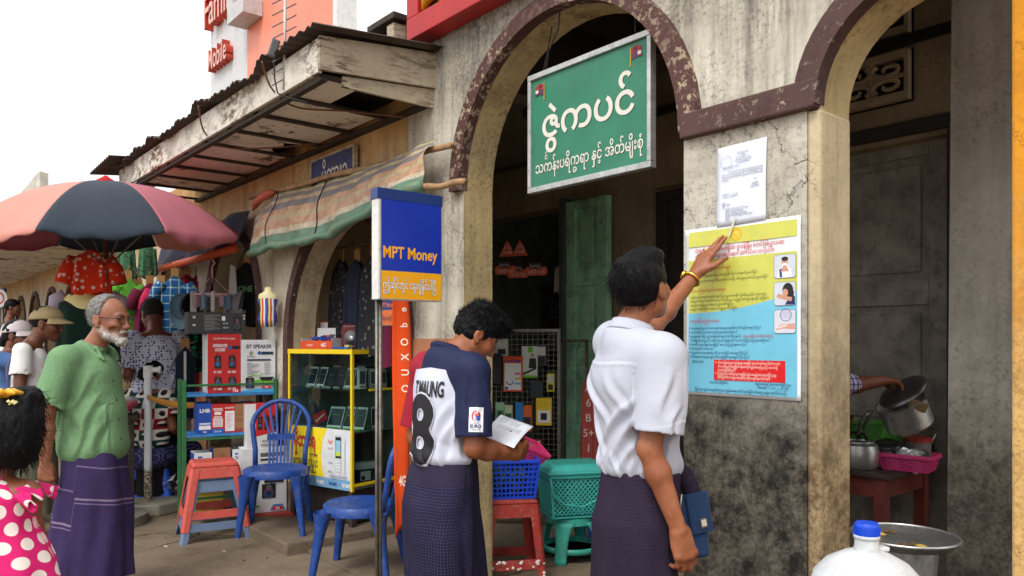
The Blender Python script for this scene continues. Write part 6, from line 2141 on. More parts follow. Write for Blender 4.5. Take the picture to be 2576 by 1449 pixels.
def hair_cap(C, M, sc=1.0, vox=0.005, grow=0.009, front=(0.085, 0.062), back=(-0.05, -0.075), bumps=0.004, extra=None, noise=(70, 70, 26), earcut=True):
 """hair as a shell over the skull, trimmed at hairline, temples and nape"""
 s=SDF(vox)
 P=lambda x, y, z:C+M@Vector((x*sc, y*sc, z*sc))
 s.ell(P(0, -0.016, 0.033), [(0.075+grow)*sc, (0.096+grow)*sc, (0.088+grow*1.25)*sc], M, 0.01)
 if extra:
  extra(s, P, M)
 dy, dz=back[0]-front[0], back[1]-front[1]
 nrm=M@Vector((0, -dz, dy))
 if nrm.dot(M@Vector((0, 1, -0.5)))<0:
  nrm=-nrm
 s.cut(P(0, front[0], front[1]), nrm, 0.01*sc)
 s.cut(P(0, 0, back[1]-0.004), M@Vector((0, -0.15, -1)), 0.008*sc)
 if earcut:
  for q in(-1, 1):
   s.ell(P(q*0.086, -0.008, -0.022), [0.026*sc, 0.028*sc, 0.042*sc], M, 0.008, True)
 Mi=np.array(M.transposed())
 Cn=np.array(C)
 def dn(x, y, z):
  X, Y, Z=x-Cn[0], y-Cn[1], z-Cn[2]
  u=Mi[0, 0]*X+Mi[0, 1]*Y+Mi[0, 2]*Z
  v=Mi[1, 0]*X+Mi[1, 1]*Y+Mi[1, 2]*Z
  w=Mi[2, 0]*X+Mi[2, 1]*Y+Mi[2, 2]*Z
  return bumps*vnoise(u*noise[0], v*noise[2], w*noise[2])+bumps*0.7*vnoise(u*noise[0]*2.1+9, v*noise[2]*2, w*noise[2]*2)
 if bumps:
  s.disp(dn)
 return s
def strands(me, V, count, ln, bias, seed=1, w=0.0016, jitter=0.6, sel=None, lift=0.4):
 """short blades of hair rooted on a hair mesh, appended to it as geometry"""
 rnd=random.Random(seed)
 N=np.zeros((len(me.vertices), 3), np.float32)
 me.vertices.foreach_get('normal', N.ravel())if False else None
 nn=np.array([v.normal[:]for v in me.vertices])
 vs, fs=[], []
 idx=list(range(len(V)))if sel is None else[i for i in range(len(V))if sel(V[i])]
 for _ in range(count):
  i=rnd.choice(idx)
  p, n=Vector(V[i]), Vector(nn[i])
  b=bias(p, n)if callable(bias)else Vector(bias)
  d=(n*lift*(0.6+0.8*rnd.random())+b+Vector((rnd.uniform(-1, 1), rnd.uniform(-1, 1), rnd.uniform(-1, 1)))*jitter*0.4).normalized()
  l=ln*(0.5+rnd.random())
  x=d.cross(n)
  x=x.normalized()*w if x.length>1e-4 else d.orthogonal().normalized()*w
  y=d.cross(x).normalized()*w
  p0=p-n*0.003
  mid=p0+d*l*0.55
  tip=p0+(d+b*0.4).normalized()*l
  k=len(vs)
  vs+=[p0+x, p0-x*0.5+y, p0-x*0.5-y, mid+x*.8, mid-x*.4+y*.8, mid-x*.4-y*.8, tip]
  fs+=[(k, k+1, k+4, k+3), (k+1, k+2, k+5, k+4), (k+2, k, k+3, k+5), (k+3, k+4, k+6), (k+4, k+5, k+6), (k+5, k+3, k+6)]
 old_v=[v.co[:]for v in me.vertices]
 old_f=[tuple(p.vertices)for p in me.polygons]
 o=len(old_v)
 m2=bpy.data.meshes.new(me.name)
 m2.from_pydata(old_v+[tuple(v)for v in vs], [], old_f+[tuple(i+o for i in f)for f in fs])
 m2.update()
 bpy.data.meshes.remove(me)
 return m2
def longyi(name, rings, mat, parent, folds=0.006, n=120, m=90, seed=0.0, front=90, pleat=None, solid=0.004, arcl=False):
 """wrapped skirt: rings are (z, cx, cy, rx, ry) top to bottom; creases run mostly downwards and slant across"""
 zs=[r[0]for r in rings][::-1]
 col=[[r[i]for r in rings][::-1]for i in range(1, 5)]
 vs, uv=[], []
 sl, pz, pr_=0.0, None, 0.0
 for j in range(m+1):
  z=rings[0][0]+(rings[-1][0]-rings[0][0])*j/m
  cx, cy, rx, ry=[float(np.interp(z, zs, c))for c in col]
  v=j/m
  if pz is not None:
   sl+=math.hypot(z-pz, (rx+ry)/2-pr_)
  pz, pr_=z, (rx+ry)/2
  for i in range(n):
   a=2*math.pi*i/n
   hang=min(1.0, v*1.6)
   f=folds*(hang+0.2)*(0.8*math.sin(5*a+seed+v*4.3)*math.sin(a*2-seed)+math.sin(3*a+seed+v*2.2)+0.7*math.sin(7*a+seed*2-v*3.1)*hang+0.35*math.sin(13*a+v*5+seed)*hang)
   f+=0.45*folds*math.sin(2.5*a+16*z+seed*3)*(0.4+0.6*math.sin(a+seed))+0.35*folds*math.sin(30*(z+0.08*math.sin(2*a+seed))+2*a)*max(0, 1-v*2.4)
   if pleat:
    d=math.atan2(math.sin(a-pleat[0]), math.cos(a-pleat[0]))
    f+=pleat[1]*math.exp(-(d/pleat[2])**2)-pleat[1]*0.6*math.exp(-((d-pleat[2]*1.4)/(pleat[2]*0.4))**2)
   vs.append((cx+(rx+f)*math.cos(a), cy+(ry+f)*math.sin(a), z))
   uv.append((a*(0.14 if arcl else(rx+ry)/2), 0, -sl if arcl else z))
 fs=[]
 for j in range(m):
  for i in range(n):
   i2=(i+1)%n
   fs.append((j*n+i, (j+1)*n+i, (j+1)*n+i2, j*n+i2))
 fs.append(tuple(range(n)))
 me=bpy.data.meshes.new(name)
 me.from_pydata(vs, [], fs)
 set_vec(me, 'pat', uv)
 return link_mesh(name, me, mat, parent, solid=0)
def foldnoise(amp, sx, sy, sz, shift=0.0, sharp=1.0):
 def f(x, y, z):
  n=vnoise(x*sx+shift, y*sy, z*sz)
  n2=vnoise(x*sx*2.1+3+shift, y*sy*2.1, z*sz*2.1)
  return amp*(1-np.abs(n)*2)*0.6+amp*0.5*n2
 return f
def ridge(lines):
 """pulled creases: each line (a, b, width, height)"""
 def f(x, y, z):
  out=0
  for a, b, w, h in lines:
   a, b=np.array(a), np.array(b)
   d=b-a
   t=np.clip(((x-a[0])*d[0]+(y-a[1])*d[1]+(z-a[2])*d[2])/(d@d), 0, 1)
   r2=(x-a[0]-d[0]*t)**2+(y-a[1]-d[1]*t)**2+(z-a[2]-d[2]*t)**2
   out=out-h*np.exp(-r2/(w*w))*np.sin(np.pi*np.clip(t, 0.02, 0.98))**0.5
  return out
 return f
def crease(lines, ax, test):
 '''cloth creases drawn on the front/back or side of a garment: each (p, q, width, height) in the plane of axes ax; one flank dips'''
 def f(x, y, z):
  c=(x, y, z)
  U, W=c[ax[0]], c[ax[1]]
  out=np.zeros_like(U)
  for p, q, w, h in lines:
   dx, dz=q[0]-p[0], q[1]-p[1]
   L_=math.hypot(dx, dz)
   t=((U-p[0])*dx+(W-p[1])*dz)/L_/L_
   s_=((W-p[1])*dx-(U-p[0])*dz)/L_+0.008*np.sin(t*5+p[0]*40)
   env=np.sin(np.pi*np.clip(t, 0, 1))**0.7
   out-=h*env*(np.exp(-(s_/w)**2)-0.75*np.exp(-((s_-1.7*w)/w)**2))
  return out*test(x, y, z)
 return f
def both(*fs):
 return lambda x, y, z:sum(f(x, y, z)for f in fs)
def eyes(parent, P, M, sc, name='eye'):
 mw, mk_=ink(214, 208, 200, 0.25), ink(24, 16, 14, 0.15)
 for q in(-1, 1):
  m=MB()
  m.cur=0
  m.lathe([(0.0, -0.0115), (0.008, -0.008), (0.0115, 0.0), (0.008, 0.008), (0.0, 0.0115)], P(q*0.031, 0.074, 0.004), 12)
  m.cur=1
  Mx=M@Matrix.Rotation(R(-90), 3, 'X')
  m.lathe([(0.0058, 0.0098), (0.004, 0.0114), (0.0, 0.0122)], P(q*0.031, 0.074, 0.004), 12, M=Mx)
  m.build(name, [mw, mk_], parent, smooth=True)
  # ================================================================ THE PEOPLE  (each in its own frame: x right, y forward, z up)
def body(vox, C, M, sc, neck, sh, el, wr, pelvis=0.95, fat=1.0, arm=1.0, hands=None, legs=None, chest_y=0.0, headfat=1.0):
 s=SDF(vox)
 P=add_head(s, C, M, sc, fat=headfat)
 neck=Vector(neck)
 s.cap(P(0, -0.025, -0.055), neck, 0.051*sc, 0.056*sc, 0.03)
 if sh:
  for q in sh:
   s.cap(neck-Vector((0, 0, 0.02)), q, 0.050, 0.046, 0.04)
  mid=(Vector(sh[0])+Vector(sh[-1]))/2
  s.ell((mid.x*.5, chest_y+mid.y*0.5, mid.z-0.12), (0.14*fat, 0.085*fat, 0.17), None, 0.05)
  s.cap((0, chest_y*.5, mid.z-0.15), (0, 0.01, pelvis), 0.080*fat, 0.075*fat, 0.05)
 for i in range(len(el)):
  a, b, c=Vector(sh[i]), Vector(el[i]), Vector(wr[i])
  s.cap(a, b, 0.047*arm, 0.0385*arm, 0.03)
  m_=b.lerp(c, 0.3)
  s.cap(b, m_, 0.0385*arm, 0.039*arm, 0.015)
  s.cap(m_, c, 0.039*arm, 0.0258*arm, 0.02)
 for h in hands or():
  add_hand(s, **h)
 for(hip, kn, an, toe)in legs or():
  s.cap(hip, kn, 0.055, 0.048, 0.03)
  s.cap(kn, an, 0.052, 0.034, 0.02)
  s.cap(Vector(an)+Vector((0, -0.03, -0.03)), toe, 0.032, 0.026, 0.02)
 return s, P
def collar(parent, mat, c, tilt, r, hgt, fall, spread, gap=0.0):
 M_=frame((0, 1, tilt))
 def f(u, v):
  a=math.pi/2+gap/2+u*(2*math.pi-gap)
  k=v/0.5 if v<0.5 else(v-0.5)/0.5
  pt=(1+0.5*gap*math.cos((u-0.5)*math.pi*2)**2*(abs(u-.5)>.3))if gap else 1
  r_=r+(0.0 if v<0.5 else 0.006+spread*k)
  h=0.004+(hgt-0.004)*k if v<0.5 else hgt-fall*k*pt
  return M_@Vector((r_*math.cos(a), r_*1.04*math.sin(a), h))+Vector(c)
 cl=MB()
 cl.grid(f, 56, 13)
 return cl.build('collar', mat, parent, smooth=True, solid=0.003)
def person(label, loc, rz):
 return thing('person', label, 'person', loc, rz, None)
SH_WHITE=None
def white_shirt(name, col=(188, 192, 206)):
 m=Mat(name, 0.85, 0, 0.2)
 m.color(m.mix(m.noise(8, 3), sc(*col), sc(*[v*0.96 for v in col])))
 m.b.inputs['Subsurface Weight'].default_value=0.05
 m.b.inputs['Subsurface Radius'].default_value=(0.01, 0.01, 0.01)
 m.bump(m.math('ADD', m.math('MULTIPLY', m.noise(11, 3, 0.55, dist=1.0), 3.0), m.math('MULTIPLY', m.noise(300, 2), 0.3)), 0.12, 0.008)
 return m.m
def check_cloth(name, base, dots, period=0.0095, line=0.3, dot=0.55, band=None, wide=None):
 """woven longyi: fine dotted check following the cloth"""
 m=Mat(name, 0.88, 0, 0.2)
 p=m.xyz(m.n('ShaderNodeMix', 1, {'data_type':'VECTOR'}, i_0=0.012, i_4=m.attr('pat'), i_5=m.n('ShaderNodeTexNoise', 1, Vector=m.obj(), Scale=9.0, Detail=2.0)))
 def wv(v, per):
  return m.math('SINE', m.math('MULTIPLY', v, 2*math.pi/per))
 a, b=wv(p[0], period), wv(p[2], period)
 d=m.math('MULTIPLY', m.ramp(a, [(0.55, 0), (0.9, 1)]), m.ramp(b, [(0.55, 0), (0.9, 1)]))
 l=m.math('MAXIMUM', m.ramp(a, [(0.7, 0), (0.95, 1)]), m.ramp(b, [(0.7, 0), (0.95, 1)]))
 c=m.mix(m.noise(5, 4), sc(*base), sc(*[v*0.72 for v in base]))
 c=m.mix(m.math('MULTIPLY', l, line), c, sc(*dots))
 c=m.mix(m.math('MULTIPLY', d, dot), c, sc(*dots))
 if band:
  c=m.mix(m.n('ShaderNodeMapRange', 0, Value=p[2], i_1=band[0], i_2=band[0]+0.01, i_3=0.0, i_4=0.85), c, sc(*band[1]))
 if wide:
  for z0, w, colr in wide:
   zz=m.math('ABSOLUTE', m.math('SUBTRACT', m.math('ADD', p[2], m.math('MULTIPLY', p[0], 0.12)), z0))
   c=m.mix(m.ramp(m.math('MULTIPLY', zz, 1/w), [(0.4, 0.8), (0.5, 0)]), c, sc(*colr))
 m.color(c)
 m.bump(m.math('ADD', m.math('MULTIPLY', m.noise(9, 4, 0.6, m.mapv(m.obj(), (1, 1, 0.7)), 1.2), 4.0), m.math('MULTIPLY', m.noise(260, 2), 0.4)), 0.4, 0.006)
 return m.m
 # ================================================================ the man putting up the poster
A=person('man in white shirt and dark plum longyi reaching up to the yellow poster', (0.385, 2.50, 0), -math.atan2(0.839, 0.545))
C, M=V3(0.0, 0.052, 1.606), frame((-0.30, 1, 0.30))
SHR, SHL=V3(0.165, -0.015, 1.375), V3(-0.150, 0.06, 1.425)
ELR, ELL=V3(0.155, -0.065, 1.105), V3(-0.205, 0.285, 1.485)
WRR, WRL=V3(0.215, -0.005, 0.872), V3(-0.190, 0.494, 1.688)
pal=(Vector((0.02, 0.80, -0.55))).normalized()
hands=[dict(W=WRR, a=(0.10, 0.26, -0.95), pn=(-0.95, 0.25, -0.05), th=(0.1, 0.95, 0.25), curl=(0.45, 0.75, 0.45), sc=1.04, thumb=(0.35, 0.35, 0.2)), dict(W=WRL, a=(0.10, 0.52, 0.84), pn=pal, th=(0.97, -0.05, -0.1), curls=((0.10, -0.05, 0.15), (0.16, 0.02, 0.15), (0.45, 0.35, 0.2), (0.6, 0.5, 0.3)), sc=1.02, thumb=(0.75, 0.25, 0.1), spread=0.16)]
SKA=skin_mat('skin_tan', (164, 108, 76))
s, P=body(0.0045, C, M, 0.95, (-0.01, -0.02, 1.445), [SHR, SHL], [ELR, ELL], [WRR, WRL], 0.95, 0.9, 0.94, hands, [((0.08, 0, 0.9), (0.09, 0.03, 0.5), (0.09, 0.0, 0.09), (0.10, 0.16, 0.03)), ((-0.08, 0, 0.9), (-0.09, 0.02, 0.5), (-0.09, -0.02, 0.09), (-0.10, 0.14, 0.03))])
s.disp(lambda x, y, z:0.0012*vnoise(x*40, y*40, z*40))
me, V=s.mesh('body')
head_marks(me, V, P, 0.95)
link_mesh('body', me, SKA, A)
eyes(A, P, M, 0.95)
HAIRB=hair_mat('hair_black', (9, 9, 10), (27, 28, 32), 0.34)
hs_=hair_cap(C, M, 0.95, 0.004, 0.010, (0.096, 0.050), (-0.050, -0.082), 0.0032, lambda s, P, M:(s.ell(P(0, 0.035, 0.100), (0.066, 0.066, 0.036), M, 0.02), s.ell(P(0, -0.075, 0.045), (0.072, 0.045, 0.070), M, 0.03)), noise=(110, 70, 34))
me, V=hs_.mesh('hair')
Mh=M
me=strands(me, V, 1500, 0.030, lambda p, n:Mh@Vector((0.15, -0.75, -0.35)), 3, 0.0007, 0.35, lift=0.10)
link_mesh('hair', me, HAIRB, A)
s=SDF(0.005)
s.ell((0.0, -0.005, 1.30), (0.165, 0.112, 0.150), None, 0.06).ell((0.01, 0.022, 1.13), (0.146, 0.116, 0.16), None, 0.06).ell((0.01, 0.035, 1.035), (0.142, 0.126, 0.075), None, 0.04)
s.cap(SHR+V3(-0.03, 0, 0.0), SHL+V3(0.03, -0.01, 0), 0.072, 0.074, 0.05)
s.cap((-0.01, -0.03, 1.43), (0.12, -0.01, 1.40), 0.055, 0.055, 0.04).cap((-0.01, -0.03, 1.43), (-0.12, 0.04, 1.44), 0.055, 0.055, 0.04)
s.sleeve(SHR+V3(0.0, 0, 0.005), V3(0.165, -0.045, 1.155), 0.072, 0.083, 0.035)
s.sleeve(SHL, V3(-0.185, 0.19, 1.458), 0.072, 0.074, 0.03)
s.cut((0, 0, 1.002), (0, 0, -1), 0.012)
s.ell((-0.012, -0.018, 1.475), (0.070, 0.072, 0.030), frame((0, 1, 0.3)), 0.008)
s.ell((-0.010, -0.006, 1.512), (0.058, 0.060, 0.030), None, 0.004, True)
bkt=lambda x, y, z:np.clip((0.05-y)/0.05, 0, 1)*np.clip((0.165-x)/0.03, 0, 1)
sdt=lambda x, y, z:np.clip((x-0.135)/0.03, 0, 1)
s.disp(both(foldnoise(0.005, 5, 5, 3), crease([((0.14, 1.27), (-0.05, 1.11), 0.013, 0.011), ((0.14, 1.21), (-0.01, 1.05), 0.013, 0.011), ((0.13, 1.15), (0.03, 1.01), 0.011, 0.010), ((-0.14, 1.33), (0.00, 1.16), 0.014, 0.011), ((-0.15, 1.25), (-0.04, 1.06), 0.013, 0.011), ((-0.15, 1.16), (-0.08, 1.01), 0.012, 0.009), ((-0.10, 1.10), (-0.08, 0.99), 0.008, 0.008), ((-0.04, 1.08), (-0.03, 0.99), 0.008, 0.008), ((0.02, 1.09), (0.035, 0.99), 0.008, 0.008), ((0.075, 1.12), (0.085, 0.99), 0.009, 0.009), ((0.11, 1.06), (0.12, 0.99), 0.008, 0.007), ((0.0, 1.34), (0.08, 1.20), 0.014, 0.007), ((-0.15, 1.376), (0.14, 1.350), 0.004, 0.004), ((0.128, 1.41), (0.118, 1.22), 0.004, 0.005)], (0, 2), bkt), crease([((-0.06, 1.36), (-0.09, 1.20), 0.012, 0.008), ((0.02, 1.37), (0.0, 1.18), 0.013, 0.008), ((-0.03, 1.25), (-0.07, 1.155), 0.010, 0.007), ((0.05, 1.2), (0.07, 1.03), 0.013, 0.010), ((0.10, 1.24), (0.09, 1.05), 0.012, 0.009), ((-0.12, 1.185), (0.06, 1.185), 0.003, 0.0025)], (1, 2), sdt)))
me, V=s.mesh('shirt')
WS_A=white_shirt('shirt_white')
link_mesh('shirt', me, WS_A, A)
collar(A, WS_A, (-0.004, -0.002, 1.448), -0.34, 0.060, 0.042, 0.036, 0.010)
LA=check_cloth('longyi_plum', (48, 37, 58), (96, 80, 100), 0.0105, 0.06, 0.16)
longyi('longyi', [(1.020, 0.012, 0.03, 0.130, 0.110), (0.96, 0.012, 0.020, 0.137, 0.116), (0.86, 0.012, 0.008, 0.148, 0.128), (0.74, 0.01, 0.010, 0.152, 0.128), (0.45, 0, 0.03, 0.152, 0.138), (0.10, 0, 0.03, 0.165, 0.150)], LA, A, 0.011, seed=1.3, pleat=(1.5, 0.02, 0.25))
kk=MB()
kk.tube([(-0.05, 0.14, 0.985), (0.0, 0.175, 1.00), (0.05, 0.19, 0.985), (0.07, 0.20, 0.94), (0.07, 0.19, 0.86)], [0.02, 0.032, 0.034, 0.030, 0.012], 10)
me=kk.mesh('waist_knot')
set_vec(me, 'pat', [(v.co.x, 0, v.co.z)for v in me.vertices])
link_mesh('waist_knot', me, LA, A)
GOLDM=plain('gold_metal', (232, 184, 84), 0.22, 1.0, var=0.08)
fa=(WRL-ELL).normalized()
wc=WRL-fa*0.030
wx=fa.cross(Vector((0, 0, 1))).normalized()
wy=fa.cross(wx).normalized()
wm=MB()
wm.tube([wc+(wx*math.cos(t)+wy*math.sin(t))*0.0325 for t in[2*math.pi*k/28 for k in range(28)]], 0.0058, 6, closed=True)
wo=wm.build('wristwatch', GOLDM, A, smooth=True)
out=(wx*-0.55+wy*-0.4-Vector((0, 0.2, 0))).normalized()
out=(out-fa*out.dot(fa)).normalized()
Mw=frame(fa, out)
wf=MB()
wf.lathe([(0.0185, -0.002), (0.0185, 0.005), (0.0165, 0.007), (0.0, 0.007)], wc+out*0.033, 24, M=Mw)
wf.build('watch_case', GOLDM, wo, smooth=True, autosmooth=40)
wd=MB()
wd.lathe([(0.0150, 0.0076), (0.0, 0.0078)], wc+out*0.033, 24, M=Mw)
wd.build('watch_dial', plain('dial_white', (236, 232, 220), 0.2), wo)
rg=MB()
ha, hth, hpn=Vector((0.10, 0.52, 0.84)).normalized(), Vector((0.97, -0.05, -0.1)).normalized(), pal
rp=WRL+ha*0.105-hth*0.011
rg.tube([rp+(hth*math.cos(t)+hpn*math.sin(t))*0.0108 for t in[2*math.pi*k/18 for k in range(18)]], 0.0026, 6, closed=True)
rg.build('finger_ring', GOLDM, A, smooth=True)
pch=thing('belt_pouch', 'navy cloth phone pouch with flap and zip hanging at the front of the plum longyi', 'pouch', (0.590, 2.55, 0.735), R(10))
NVC=cloth('pouch_navy', (42, 66, 104), 0.12, 0.4, 12)
MB().cbox((0.0, 0, 0.09), (0.105, 0.05, 0.215), Euler((0, R(-5), 0)).to_matrix()).build('pouch_body', NVC, pch, bevel=0.018, seg=3, smooth=True, autosmooth=50)
fl=MB()
fl.cbox((0.016, -0.030, 0.138), (0.078, 0.010, 0.135), Euler((0, R(-10), 0)).to_matrix())
fl.build('pouch_flap', NVC, pch, bevel=0.008, seg=3, smooth=True, autosmooth=50)
lb=MB()
lb.cbox((0.028, -0.037, 0.105), (0.026, 0.004, 0.036), Euler((0, R(-10), 0)).to_matrix())
lb.build('metal_badge', plain('badge_grey', (70, 74, 80), 0.4), pch, bevel=0.003)
lb=MB()
lb.cbox((0.028, -0.0395, 0.107), (0.017, 0.002, 0.022), Euler((0, R(-10), 0)).to_matrix())
lb.build('badge_plate', plain('badge_cream', (214, 206, 184), 0.4), pch)
zp=MB()
zp.tube([(-0.044, -0.026, 0.20), (-0.048, -0.028, 0.17), (-0.046, -0.029, 0.14)], 0.004, 6)
zp.tube([(-0.030+0.021*math.cos(t), -0.031, 0.065+0.021*math.sin(t))for t in[2*math.pi*k/20 for k in range(20)]], 0.0018, 6, closed=True)
zp.tube([(-0.05, 0.0, 0.20), (-0.06, 0.02, 0.235), (-0.075, 0.04, 0.26)], 0.004, 6)
zp.build('zip_pull', plain('zip_metal', (186, 182, 170), 0.3, 0.9), pch, smooth=True)
# ================================================================ the young man in the football shirt
B=person('young man in navy and white football shirt numbered 8 reading a sheet of paper', (-0.275, 3.05, 0), -math.atan2(0.74, 0.67))
C, M=V3(0.045, 0.135, 1.455), frame((0.30, 0.80, -0.55))
SHR, SHL=V3(0.158, 0.035, 1.318), V3(-0.165, 0.045, 1.318)
ELR, ELL=V3(0.182, 0.015, 1.030), V3(-0.205, 0.02, 1.035)
WRR, WRL=V3(0.185, 0.225, 0.985), V3(-0.115, 0.205, 0.985)
hands=[dict(W=WRR, a=(-0.40, 0.88, 0.10), pn=(-0.80, -0.35, 0.35), th=(0.25, 0.05, 0.95), curl=(0.75, 0.95, 0.6), sc=1.0, thumb=(0.45, 0.7, 0.3)), dict(W=WRL, a=(0.55, 0.80, 0.1), pn=(0.55, -0.4, 0.65), th=(-0.25, 0.1, 0.95), curl=(0.45, 0.6, 0.4), sc=1.0, thumb=(0.5, 0.6, 0.2))]
SKB=skin_mat('skin_brown', (158, 100, 66))
s, P=body(0.0048, C, M, 0.90, (0.0, 0.035, 1.372), [SHR, SHL], [ELR, ELL], [WRR, WRL], 0.9, 0.92, 1.02, hands, [((0.08, 0, 0.88), (0.09, 0.03, 0.48), (0.09, 0.0, 0.09), (0.10, 0.16, 0.03)), ((-0.08, 0, 0.88), (-0.09, 0.02, 0.48), (-0.09, -0.02, 0.09), (-0.10, 0.14, 0.03))])
me, V=s.mesh('body')
head_marks(me, V, P, 0.97)
link_mesh('body', me, SKB, B)
eyes(B, P, M, 0.97)
hs_=hair_cap(C, M, 0.90, 0.0045, 0.009, (0.100, 0.048), (-0.052, -0.072), 0.007, lambda s, P, M:(s.ell(P(0, 0.055, 0.100), (0.066, 0.060, 0.040), M, 0.02), s.ell(P(0, -0.01, 0.120), (0.060, 0.07, 0.030), M, 0.02)), noise=(60, 60, 50))
me, V=hs_.mesh('hair')
Mb=M.copy()
Cb=C.copy()
me=strands(me, V, 1700, 0.021, lambda p, n:n*0.3+Mb@Vector((0, 0.35, 0.30)), 5, 0.0010, 1.0, sel=lambda v:(Mb.transposed()@(Vector(v)-Cb)).z>0.03)
me=strands(me, np.array([v.co[:]for v in me.vertices]), 700, 0.012, lambda p, n:Mb@Vector((0, -0.2, -0.6)), 6, 0.0008, 0.6, lift=0.15)
link_mesh('hair', me, HAIRB, B)
s=SDF(0.005)
s.ell((0, 0.01, 1.235), (0.152, 0.108, 0.150), None, 0.06).ell((0, 0.012, 1.08), (0.144, 0.112, 0.15), None, 0.06).ell((0, 0.015, 0.985), (0.148, 0.122, 0.06), None, 0.04)
s.cap(SHR+V3(-0.02, -0.01, 0.0), SHL+V3(0.02, -0.01, 0), 0.066, 0.066, 0.05)
s.cap((0, 0.0, 1.365), (0.13, 0.02, 1.335), 0.052, 0.050, 0.04).cap((0, 0.0, 1.365), (-0.13, 0.02, 1.335), 0.052, 0.050, 0.04)
s.sleeve(SHR+V3(0, 0, 0), V3(0.185, 0.010, 1.072), 0.064, 0.070, 0.035)
s.sleeve(SHL+V3(0, 0, 0), V3(-0.206, 0.02, 1.075), 0.064, 0.070, 0.035)
s.cut((0, 0, 0.948), (0, 0, -1), 0.012)
s.ell((0.0, 0.020, 1.405), (0.066, 0.068, 0.026), frame((0, 1, -0.35)), 0.008)
s.ell((0.004, 0.040, 1.440), (0.056, 0.060, 0.032), None, 0.004, True)
s.disp(both(foldnoise(0.004, 5, 5, 3, 3), crease([((0.13, 1.22), (0.05, 1.03), 0.014, 0.007), ((0.13, 1.14), (0.07, 0.97), 0.012, 0.008), ((-0.13, 1.2), (-0.08, 1.0), 0.014, 0.005), ((0.08, 1.05), (0.10, 0.94), 0.009, 0.008), ((0.0, 1.03), (0.02, 0.94), 0.009, 0.007), ((-0.07, 1.05), (-0.06, 0.94), 0.009, 0.007)], (0, 2), lambda x, y, z:np.clip((0.05-y)/0.05, 0, 1)*np.clip((0.15-x)/0.03, 0, 1)), crease([((-0.05, 1.30), (-0.04, 1.10), 0.012, 0.007), ((0.04, 1.29), (0.05, 1.10), 0.012, 0.007), ((0.0, 1.2), (-0.03, 1.08), 0.009, 0.006)], (1, 2), lambda x, y, z:np.clip((x-0.13)/0.03, 0, 1))))
me, V=s.mesh('football_shirt')
x, y, z=V[:, 0], V[:, 1], V[:, 2]
sl_r=x-0.140-0.25*np.clip(1.10-z, 0, 1)+0.5*np.clip(z-1.24, 0, 1)
yoke=np.where(y<0.03, z-1.322+0.25*np.clip(np.abs(x)-0.02, 0, .2)*0-0.10*np.clip(0.10-np.abs(x-.02), 0, 1), -0.05)
front=y-0.03
navy=np.maximum(np.maximum(sl_r, np.where(x>-0.055, yoke, -0.02)), np.where(x>-0.16, front, -0.05))
red=np.maximum(-x-0.140+0.5*np.clip(z-1.24, 0, 1), np.where(x<=-0.05, yoke, -0.02))
set_attr(me, 'navy', navy*40+0.5)
set_attr(me, 'red', red*40+0.5)
set_attr(me, 'neckz', (V-np.array((0, 0.02, 1.40)))[:, 2])
def jersey():
 m=Mat('jersey', 0.7, 0, 0.3)
 c=m.mix(m.ramp(m.attf('navy'), [(0.47, 0), (0.53, 1)]), sc(204, 207, 224), sc(26, 34, 70))
 c=m.mix(m.ramp(m.attf('red'), [(0.47, 0), (0.53, 1)]), c, sc(156, 26, 48))
 c=m.mix(m.math('MULTIPLY', m.noise(12, 3), 0.14), c, (0, 0, 0, 1))
 m.color(c)
 m.bump(m.math('ADD', m.math('MULTIPLY', m.noise(10, 3, 0.55, dist=0.8), 3.0), m.math('MULTIPLY', m.noise(340, 2), 0.3)), 0.3, 0.006)
 return m.m
jo=link_mesh('football_shirt', me, jersey(), B)
from mathutils.bvhtree import BVHTree
def tree_of(o):
 m_=o.data
 return BVHTree.FromPolygons([v.co[:]for v in m_.vertices], [tuple(p.vertices)for p in m_.polygons])
jt=tree_of(jo)
def on_back(x, y, z):
 h=jt.ray_cast(Vector((x, -1, y)), Vector((0, 1, 0)))
 if h[0]is None:
  return Vector((x, -0.1, y))
 return h[0]+h[1].normalized()*(0.0034+z)if h[1].y<0 else h[0]+Vector((0, -0.0016-z, 0))
pr=Print(0.0003)
JB=ink(18, 18, 28)
pr.text('T.MAUNG', 0.026, 1.222, 0.082, JB, width=0.150, bold=0.03, align='C')
pr.build('printed_name', (0, 0, 0), (1, 0, 0), (0, 1, 0), B, wrap=on_back, cutlen=0.008)
pr=Print(0.0024)
pr.text('8', 0.0, 0.972, 0.36, ink(206, 208, 222), width=0.150, bold=0.050, align='C')
pr.text('8', 0.0, 0.975, 0.355, JB, width=0.142, bold=0.032, align='C')
pr.build('printed_number', (0, 0, 0), (1, 0, 0), (0, 1, 0), B, wrap=on_back, cutlen=0.008)
BM=Matrix.LocRotScale(B.location, B.rotation_euler, None).inverted()
co_=BM@Vector((0, 0, 1.43))
hb_=jt.ray_cast(co_, ((BM@at(1197, 1055, 3.0))-co_).normalized())
bX=Vector((0, 0, 1)).cross(hb_[1]).normalized()
bY=hb_[1].cross(bX)
def on_sleeve(x, y, z):
 o_=hb_[0]+bX*x+bY*y
 h=jt.ray_cast(o_+hb_[1]*0.06, -hb_[1])
 return(h[0]if h[0]else o_)+hb_[1]*(0.0018+z)
pr=Print(0.0003)
pr.rect(0, 0, 0.052, 0.092, ink(232, 232, 236))
pr.disc(0.026, 0.060, 0.017, ink(206, 40, 52), 0.020).disc(0.026, 0.058, 0.010, ink(232, 232, 236), 0.016).disc(0.033, 0.052, 0.009, ink(40, 90, 190), 0.012).disc(0.026, 0.064, 0.006, ink(206, 40, 52))
